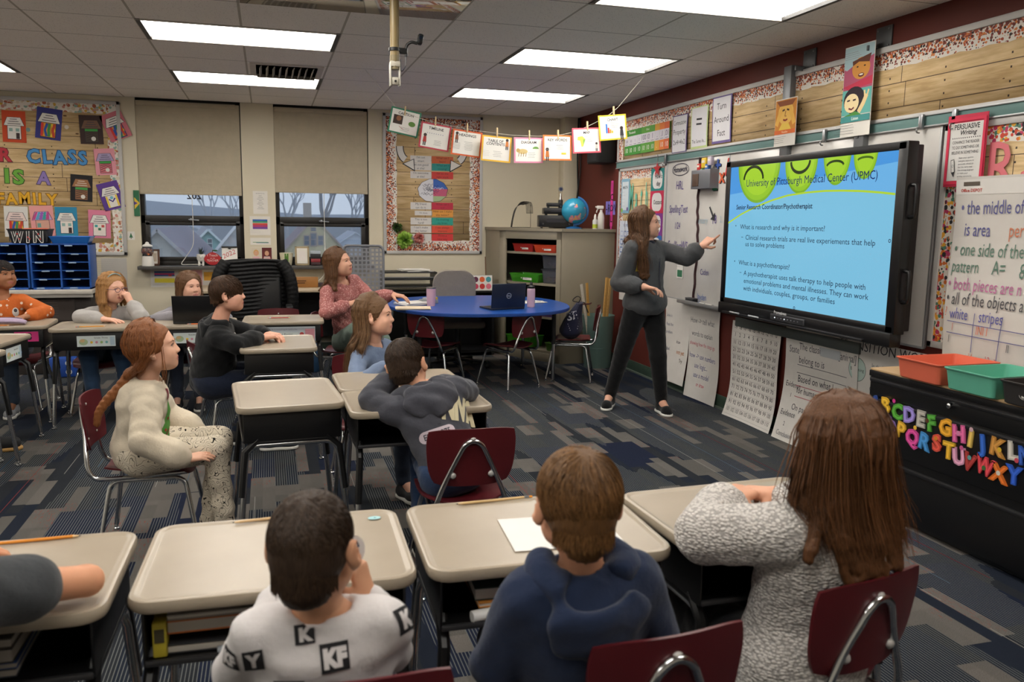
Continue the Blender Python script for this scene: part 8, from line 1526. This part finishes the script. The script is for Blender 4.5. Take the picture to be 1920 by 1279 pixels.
p = Fig('boy with short dark hair in a slate grey hoodie slumped on his desk, back turned', (.69, 3.24, 0), '#d09c7e', (.548, 3.42, .875), -30, -8, -10, .955, P=(.715, 3.20, .455), N=(.60, 3.365, .765), cyaw=4, sw=.145, b=.98, brow='#2a1d14')
p.set_arm('L', (.485, 3.47, .80), (-1, -.2, -.3), elbow=(.40, 3.40, .735)); p.set_arm('R', (.72, 3.66, .735), (1, 0, -.2), elbow=(.815, 3.46, .735)); p.set_leg('R', (.83, 3.55, .46), (.83, 3.58, .10), (.83, 3.70, .045)); p.set_leg('L', (.64, 3.56, .46), (.62, 3.45, .10), (.62, 3.57, .045))
p.add_hand('L', (.75, -.1, .3), (.3, .5, .6), curl=(.7, .7, .75, .8)); p.add_hand('R', (-.7, .7, 0), (0, 0, -1)); p.build(.010, .0045)
HG = FAB('#46474f', 900); sh = p.shirt(HG, 'hoodie', .022, -.10, 1.93, .008, .005, .056, 7.1, .008, hood=hooded(p, .068, .14, .13)); p.trousers(FAB('#2a3d5c', 700), 'jeans'); p.shoes(SNEAK, SOLE)
CRE = M('#cfc6a4', .85); SUB = M('#3f4048', .85); bkn = (.10, -.88, .46); ctr = p.P+p.up*p.L*.66+p.rt*.035
decal(p.body, sh, 'varsity_lettering', [txt_shape('NIVA', .06, -.035, .10, CRE, 3, .17)], ctr, bkn, (.12, 0, 1), 'cream varsity letters across the back'); PL = M('#c9bcc4', .8)
decal(p.body, sh, 'oval_patch', [poly_shape(rrect(.15, .048, .0235, 6), PL), txt_shape('EST. 1975', 0, -.011, .024, SUB, True, .115)], p.P+p.up*p.L*.46-p.rt*.02, (-.1, -.93, .34), (-.28, 0, 1), 'pale pink oval reading EST. 1975')
p.hair(short_hair(p.hc, p.R, p.hs, HAIR('#191008', '#46301e'), 2200, .04, .007, (0, -.03, .115), .7, -.05, .0013, .9, nape=-.08, side_low=-.02))
p = Fig('girl with glasses and strawberry blonde hair in a light grey sweatshirt, chin on hand', (-1.17, 6.88, 0), '#dcae98', (-1.135, 6.82, .925), 224, -3, 0, .955, P=(-1.19, 6.92, .45), N=(-1.175, 6.85, .765), cyaw=186, sw=.14, b=1.0, brow='#a87a50', eye='blue', lip='#bf7a70')
p.set_arm('R', (-1.185, 6.585, .725), (-1, -.2, 0), elbow=(-1.335, 6.66, .735)); p.set_arm('L', (-1.0, 6.735, .818), (1, -.3, -.4), elbow=(-.925, 6.64, .735)); p.set_leg('R', (-1.28, 6.55, .47), (-1.26, 6.58, .10), (-1.27, 6.46, .045)); p.set_leg('L', (-1.06, 6.55, .47), (-1.02, 6.58, .10), (-1.0, 6.46, .045))
p.add_hand('R', (.9, -.3, -.05), (0, 0, -1), curl=(.15, .15, .2, .25)); p.add_hand('L', (-.35, .1, .8), (-.8, .35, 0), curl=(1.0, 1.1, 1.15, 1.2)); p.build(.011, .0048)
sh = p.shirt(FAB('#a9a6a3', 900), 'sweatshirt', .02, -.05, 1.88, .010, .004, .052, 3.1, .01); p.trousers(FAB('#2f4560', 700), 'jeans'); p.shoes(M('#8a6a3a', .7), M('#a8814a', .7), size=.9)
decal(p.body, sh, 'round_print', [poly_shape([(.055*cos(a), .05*sin(a)) for a in np.linspace(0, 2*pi, 24, endpoint=False)], M('#8a9aa0', .8)), poly_shape([(.03*cos(a)-.012, .03*sin(a)) for a in np.linspace(0, 2*pi, 18, endpoint=False)], M('#3f5a5e', .8)), poly_shape([(.016*cos(a)+.026, .014*sin(a)-.022) for a in np.linspace(0, 2*pi, 14, endpoint=False)], M('#8a5a90', .8)), poly_shape([(.02*cos(a)+.01, .012*sin(a)+.02) for a in np.linspace(0, 2*pi, 14, endpoint=False)], M('#d5d3cf', .8))], p.P+p.up*p.L*.62+p.fw*.1+V3(.04, 0, 0), (.15, -1, .1), (0, 0, 1), 'round wolf coloured print in teal, white and violet')
q = p.hc; az = [-12, 8, 30, 55, 80, 105, 130, 155, 176, 192]; E = []
for i, a in enumerate(az):
    d = p.R @ V3(cos(rad(a)), -sin(rad(a)), 0)
    if i < 4: E.append([q+d*.094+V3(-.0, -.02, -.09), q+V3(-.075+.02*i, -.075, -.15), q+V3(-.06+.015*i, -.105, -.225)])
    else: E.append([q+d*.094+V3(0, .0, -.09), q+d*.09+V3(0, 0, -.16)])
H = long_hair(p.hc, p.R, p.hs, HAIR('#7a5330', '#c9985e'), skull_guides(p.hc, p.R, p.hs, az, E), 1000, r=.0016, thick=.018, jit=.006, body=p.shirt_sdf); p.hair(H)
f = MB(); T_ = p.Th; GL = M('#4a3350', .35)
for a in (-1, 1): f.tube([T_(a*.031+.021*cos(t_), .107-.004*abs(cos(t_)), .004+.0165*sin(t_)) for t_ in np.linspace(0, 2*pi, 20, endpoint=False)], .0022*.95, GL, 6, closed=True); f.tube([T_(a*.052, .102, .008), T_(a*.074, .06, .008), T_(a*.082, .0, .004)], .002, GL, 6)
f.tube([T_(-.010, .108, .006), T_(.010, .108, .006)], .002, GL, 6); to_obj('glasses', [(np.concatenate(f.v), f.f, GL)], p.body, p.O); f = MB(); f.tube([T_(cos(t_)*.083, .012+.01*sin(t_), .03+sin(t_)*.094) for t_ in np.linspace(.1, pi-.1, 20)], .006, M('#8fb5bd', .5), 6, flat=.5); to_obj('headband', [(np.concatenate(f.v), f.f, f.mats[0])], p.body, p.O)
p = Fig('girl with brown hair peering over the open black laptop', (-.62, 6.97, 0), '#d9ab95', (-.60, 6.93, .925), 215, 0, 0, .94, P=(-.62, 7.0, .44), N=(-.62, 6.95, .765), cyaw=184, sw=.125, b=.92, brow='#5a4028', lip='#bf7a70')
p.set_arm('R', (-.68, 6.68, .735), (-1, 0, -.3)); p.set_arm('L', (-.47, 6.68, .735), (1, 0, -.3)); p.set_leg('R', (-.70, 6.66, .45), (-.70, 6.68, .10), (-.70, 6.56, .045)); p.set_leg('L', (-.54, 6.66, .45), (-.54, 6.68, .10), (-.54, 6.56, .045)); p.add_hand('R', (.1, -.95, 0), (0, 0, -1)); p.add_hand('L', (-.1, -.95, 0), (0, 0, -1)); p.build(.012, .005); p.shirt(FAB('#8f8c92', 900), 'shirt', .014, -.05, 1.9, .012); p.trousers(FAB('#262c3a', 700)); p.shoes(SNEAK, SOLE, size=.85)
q = p.hc; az = [-8, 15, 40, 65, 90, 115, 140, 165, 188]; E = [[q+(p.R @ V3(cos(rad(a)), -sin(rad(a)), 0))*.093+V3(0, 0, -.09), q+(p.R @ V3(cos(rad(a)), -sin(rad(a)), 0))*.09+V3(0, 0, -.19)] for a in az]
p.hair(long_hair(p.hc, p.R, p.hs, HAIR('#3f2817', '#7a5636'), skull_guides(p.hc, p.R, p.hs, az, E), 800, r=.0016, thick=.017, jit=.004, body=p.shirt_sdf))
t = NT('floral_orange'); v = t.coord('Object'); vo = t.n('ShaderNodeTexVoronoi', {'Vector': v, 'Scale': 24, 'Randomness': .8}); fl = t.m('MULTIPLY', t.m('LESS_THAN', vo.outputs['Distance'], .24), t.m('GREATER_THAN', t.sep(vo.outputs['Color'])[0], .35)); t.set(color=t.mix(fl, t.mix(t.noise(v, 20, 3), lin('#a84e14'), lin('#c9661f')), lin('#d9c0b0')), rough=.85); t.bump(t.noise(v, 26, 4), .6, .01)
p = Fig('girl with dark tied-back hair in an orange floral blouse at the left picture edge', (-2.0, 7.1, 0), '#9a6a4c', (-1.925, 7.06, 1.02), 226, 2, 0, .96, P=(-1.93, 7.10, .455), N=(-1.95, 7.075, .85), cyaw=190, sw=.14, b=1.0, brow='#1d1410', lip='#9a5a50')
p.set_arm('R', (-2.02, 6.80, .735), (-1, 0, -.3)); p.set_arm('L', (-1.72, 6.80, .73), (1, 0, -.3)); p.set_leg('R', (-2.02, 6.72, .46), (-2.02, 6.74, .10), (-2.02, 6.62, .045)); p.set_leg('L', (-1.84, 6.72, .46), (-1.84, 6.74, .10), (-1.84, 6.62, .045)); p.add_hand('R', (.3, -.9, 0), (0, 0, -1)); p.add_hand('L', (-.3, -.9, 0), (0, 0, -1)); p.build(.012, .005)
sh = p.shirt(t.mat, 'floral_blouse', .016, -.08, 1.9, .010, .004, .06, 2.2, .012); p.trousers(FAB('#2f3a4a', 700), 'jeans'); p.shoes(M('#8a8c90', .7), SOLE, size=.9); decal(p.body, sh, 'badge_sticker', [poly_shape([(.022*cos(a), .034*sin(a)) for a in np.linspace(0, 2*pi, 16, endpoint=False)], M('#cfccc6', .6)), poly_shape([(.012*cos(a), .014*sin(a)+.012) for a in np.linspace(0, 2*pi, 10, endpoint=False)], M('#3a3a40', .6))], p.N-p.up*.10+p.fw*.09+V3(.085, 0, 0), (.25, -.95, .2), (0, 0, 1), 'white oval sticker on the blouse')
p.hair(short_hair(p.hc, p.R, p.hs, HAIR('#0f0b09', '#2b1f19'), 1200, .07, .004, (0, -.1, .05), .62, -.05, .0014, .7, nape=-.04, side_low=.0)+[SDF().ell(p.Th(0, -.115, .03), (.04, .04, .045), None, .02).mesh(.007)+(HAIR('#0f0b09', '#2b1f19'),)])
t = NT('pink_blouse'); v = t.coord('Object'); vo = t.n('ShaderNodeTexVoronoi', {'Vector': v, 'Scale': 75}).outputs['Distance']; t.set(color=t.mix(t.m('MULTIPLY', t.m('LESS_THAN', vo, .33), .7), t.mix(t.noise(v, 14, 3), lin('#8a4f4c'), lin('#a86864')), lin('#cfa09a')), rough=.8); t.bump(t.noise(v, 24, 4, .6), .8, .012)
p = Fig('seated woman with shoulder-length brown hair in a dusty pink patterned blouse', (.62, 6.93, 0), '#cf9f86', (.555, 6.83, 1.118), 238, 9, 4, 1.02, P=(.64, 6.95, .475), N=(.555, 6.87, .965), cyaw=222, sw=.165, b=1.1, brow='#5a3f2a', lip='#a85f58')
p.set_arm('R', (.60, 6.62, .80), (-1, -.6, -.5), .27, .24, elbow=(.43, 6.66, .735)); p.set_arm('L', (.97, 6.78, .86), (.6, .5, -.6), .27, .24, elbow=(.80, 6.83, .82)); p.set_leg('R', (.66, 6.50, .62), (.92, 6.55, .30), (1.03, 6.46, .26)); p.set_leg('L', (.86, 6.62, .50), (.88, 6.60, .10), (.97, 6.50, .045))
p.add_hand('R', (.85, .1, .25), (0, .2, -1), curl=(.5, .5, .55, .6)); p.add_hand('L', (.8, -.5, -.1), (0, 0, -1)); p.build(.011, .0048); p.shirt(t.mat, 'blouse', .016, -.06, 1.9, .010, .0055, .062, 1.7, .012, neckdrop=.025); p.trousers(FAB('#66786c', 900), 'trousers', .014, .011, .95); p.shoes(M('#2a2422', .5), M('#2a2422', .5))
q = p.hc; az = [-6, 15, 40, 65, 90, 115, 140, 165, 186]; E = []
for a in az: d = p.R @ V3(cos(rad(a)), -sin(rad(a)), 0); E.append([q+d*.10+V3(0, 0, -.09), q+d*.104+V3(-.005, 0, -.16), q+d*.092+V3(-.01, 0, -.215)])
p.hair(long_hair(p.hc, p.R, p.hs, HAIR('#35200f', '#7d5534'), skull_guides(p.hc, p.R, p.hs, az, E), 1100, r=.0017, thick=.018, jit=.005, body=p.shirt_sdf))
p = Fig('standing woman in a dark grey fleece jacket and black leggings pointing at the screen', (2.78, 5.85, 0), '#d3a48d', (2.80, 5.85, 1.467), 236, 3, 0, 1.03, P=(2.80, 5.83, .86), N=(2.805, 5.845, 1.325), cyaw=204, sw=.165, b=1.14, brow='#35220f', lip='#b0605c')
p.set_arm('R', (2.69, 5.62, 1.0), (-1, .1, -.6), .28, .25, elbow=(2.565, 5.80, 1.02)); p.set_arm('L', (3.14, 5.66, 1.285), (0, -.4, -1), .28, .24, elbow=(3.11, 5.74, 1.20)); p.arm['L'] = (p.sh['L'], V3(3.10, 5.74, 1.215), V3(3.17, 5.66, 1.30))
p.set_leg('R', (2.655, 5.90, .46), (2.61, 6.02, .09), (2.53, 5.90, .045)); p.set_leg('L', (2.875, 5.72, .45), (2.93, 5.74, .09), (2.915, 5.60, .045))
p.add_hand('R', (.75, -.55, -.12), (-.1, -.1, -1), curl=(.4, .5, .55, .6), size=.98); p.add_hand('L', (.62, -.25, .62), (.45, .3, -.5), curl=(.02, 1.1, 1.25, 1.3), size=.98, thumb=.7); p.build(.011, .0048)
FL = FAB('#4a4b4d', 700, .95); sh = p.shirt(FL, 'fleece_jacket', .022, -.19, 1.72, .010, .0045, .056, 2.9, .010, r=(.046, .041, .036), hood=lambda S: (S.cap(p.N-p.rt*.055+p.fw*.02+p.up*.005, p.N-p.rt*.03+p.fw*.07-p.up*.05, .018, .014, .015), S.cap(p.N+p.rt*.055+p.fw*.02+p.up*.005, p.N+p.rt*.03+p.fw*.07-p.up*.05, .018, .014, .015), S.cap(p.N-p.rt*.055+p.fw*.02+p.up*.005, p.N-p.fw*.045+p.up*.02, .018, .018, .015), S.cap(p.N+p.rt*.055+p.fw*.02+p.up*.005, p.N-p.fw*.045+p.up*.02, .018, .018, .015), S.ell(p.P+p.up*.0, (.19, .15, .12), p.T, .06)))
ZIP = M('#2b2c3a', .5); YL = M('#c9b52a', .6); decal(p.body, sh, 'zip', [poly_shape([(-.006, -.52), (.006, -.52), (.006, -.03), (-.006, -.03)], ZIP)], p.N+p.fw*.1, tuple(p.fw), (0, 0, 1)); decal(p.body, sh, 'yellow_label', [poly_shape([(-.03, -.055), (.03, -.055), (.03, .055), (-.03, .055)], YL), txt_shape('SE', 0, .01, .03, M('#4a4420', .7), True, .045), txt_shape('UPMC', 0, -.035, .014, M('#4a4420', .7), True, .045)], p.N-p.up*.165+p.rt*.15+p.fw*.1, tuple(p.fw+p.rt*.35), (0, 0, 1), 'yellow rectangular visitor sticker on the jacket')
f = MB(); a_, m_, w_ = p.arm['R']; d_ = (w_-m_)/np.linalg.norm(w_-m_); u_ = np.cross(d_, [0, 0, 1]); u_ /= np.linalg.norm(u_); v_ = np.cross(d_, u_); f.tube([w_-d_*.015-p.O+.0335*(cos(t_)*u_+sin(t_)*v_) for t_ in np.linspace(0, 2*pi, 18, endpoint=False)], .005, BLACKP, 6, closed=True); f.build('bracelet', p.body)
S = SDF(); S.ell(p.N-p.up*.03+p.fw*.028, (.06, .05, .055), p.T, .02); p.piece('undershirt', S, FAB('#1a2030', 900), .01)
p.trousers(FAB('#0d0d0f', 1200), 'leggings', .006, .010, .98, .0015, (.080, .054, .036)); p.shoes(FAB('#131315', 600), SOLE, size=1.02)
q = p.hc; az = [-8, 8, 26, 46, 66, 90, 114, 138, 160, 178]; E = []
for i, a in enumerate(az):
    d = p.R @ V3(cos(rad(a)), -sin(rad(a)), 0)
    if i < 5: E.append([q+d*.10+V3(-.006, -.006, -.09), q+d*.075+V3(-.055, -.055, -.17), q+V3(-.115+.012*i, -.125, -.25), q+V3(-.11+.014*i, -.135, -.33), q+V3(-.10+.015*i, -.14, -.39-.02*(i % 2))])
    else: E.append([q+d*.105+V3(0, 0, -.09), q+d*.12+V3(-.01, .01, -.18), q+d*.13+V3(-.02, .03, -.28), q+d*.12+V3(-.02, .03, -.36)])
p.hair(long_hair(p.hc, p.R, p.hs, HAIR('#26160b', '#7a5230'), skull_guides(p.hc, p.R, p.hs, az, E), 1500, r=.0018, thick=.02, jit=.009, body=p.shirt_sdf))
S = SDF(); A, B = V3(-1.66, 5.70, .10), V3(-1.57, 5.72, .05); fm = M('#161618', .8)
S.cap((-1.72, 5.72, .05), (-1.58, 5.74, .045), .045, .042, .03); S.cap((-1.72, 5.72, .06), (-1.78, 5.74, .14), .045, .045, .03); v_, f_ = S.mesh(.008); o = to_obj('canvas_shoe', [(v_, f_, fm)], None, V3(-1.65, 5.73, 0)); tag(o, 'black shoe with a tan sole on the carpet at the left picture edge', 'shoe'); K = SDF(); K.cap((-1.73, 5.72, .012), (-1.575, 5.74, .012), .05, .046, .02); K.cut((0, 0, .024), (0, 0, 1)); K.cut((0, 0, .001), (0, 0, -1)); v_, f_ = K.mesh(.006); to_obj('sole', [(v_, f_, M('#a8824a', .7))], o, V3(-1.65, 5.73, 0))
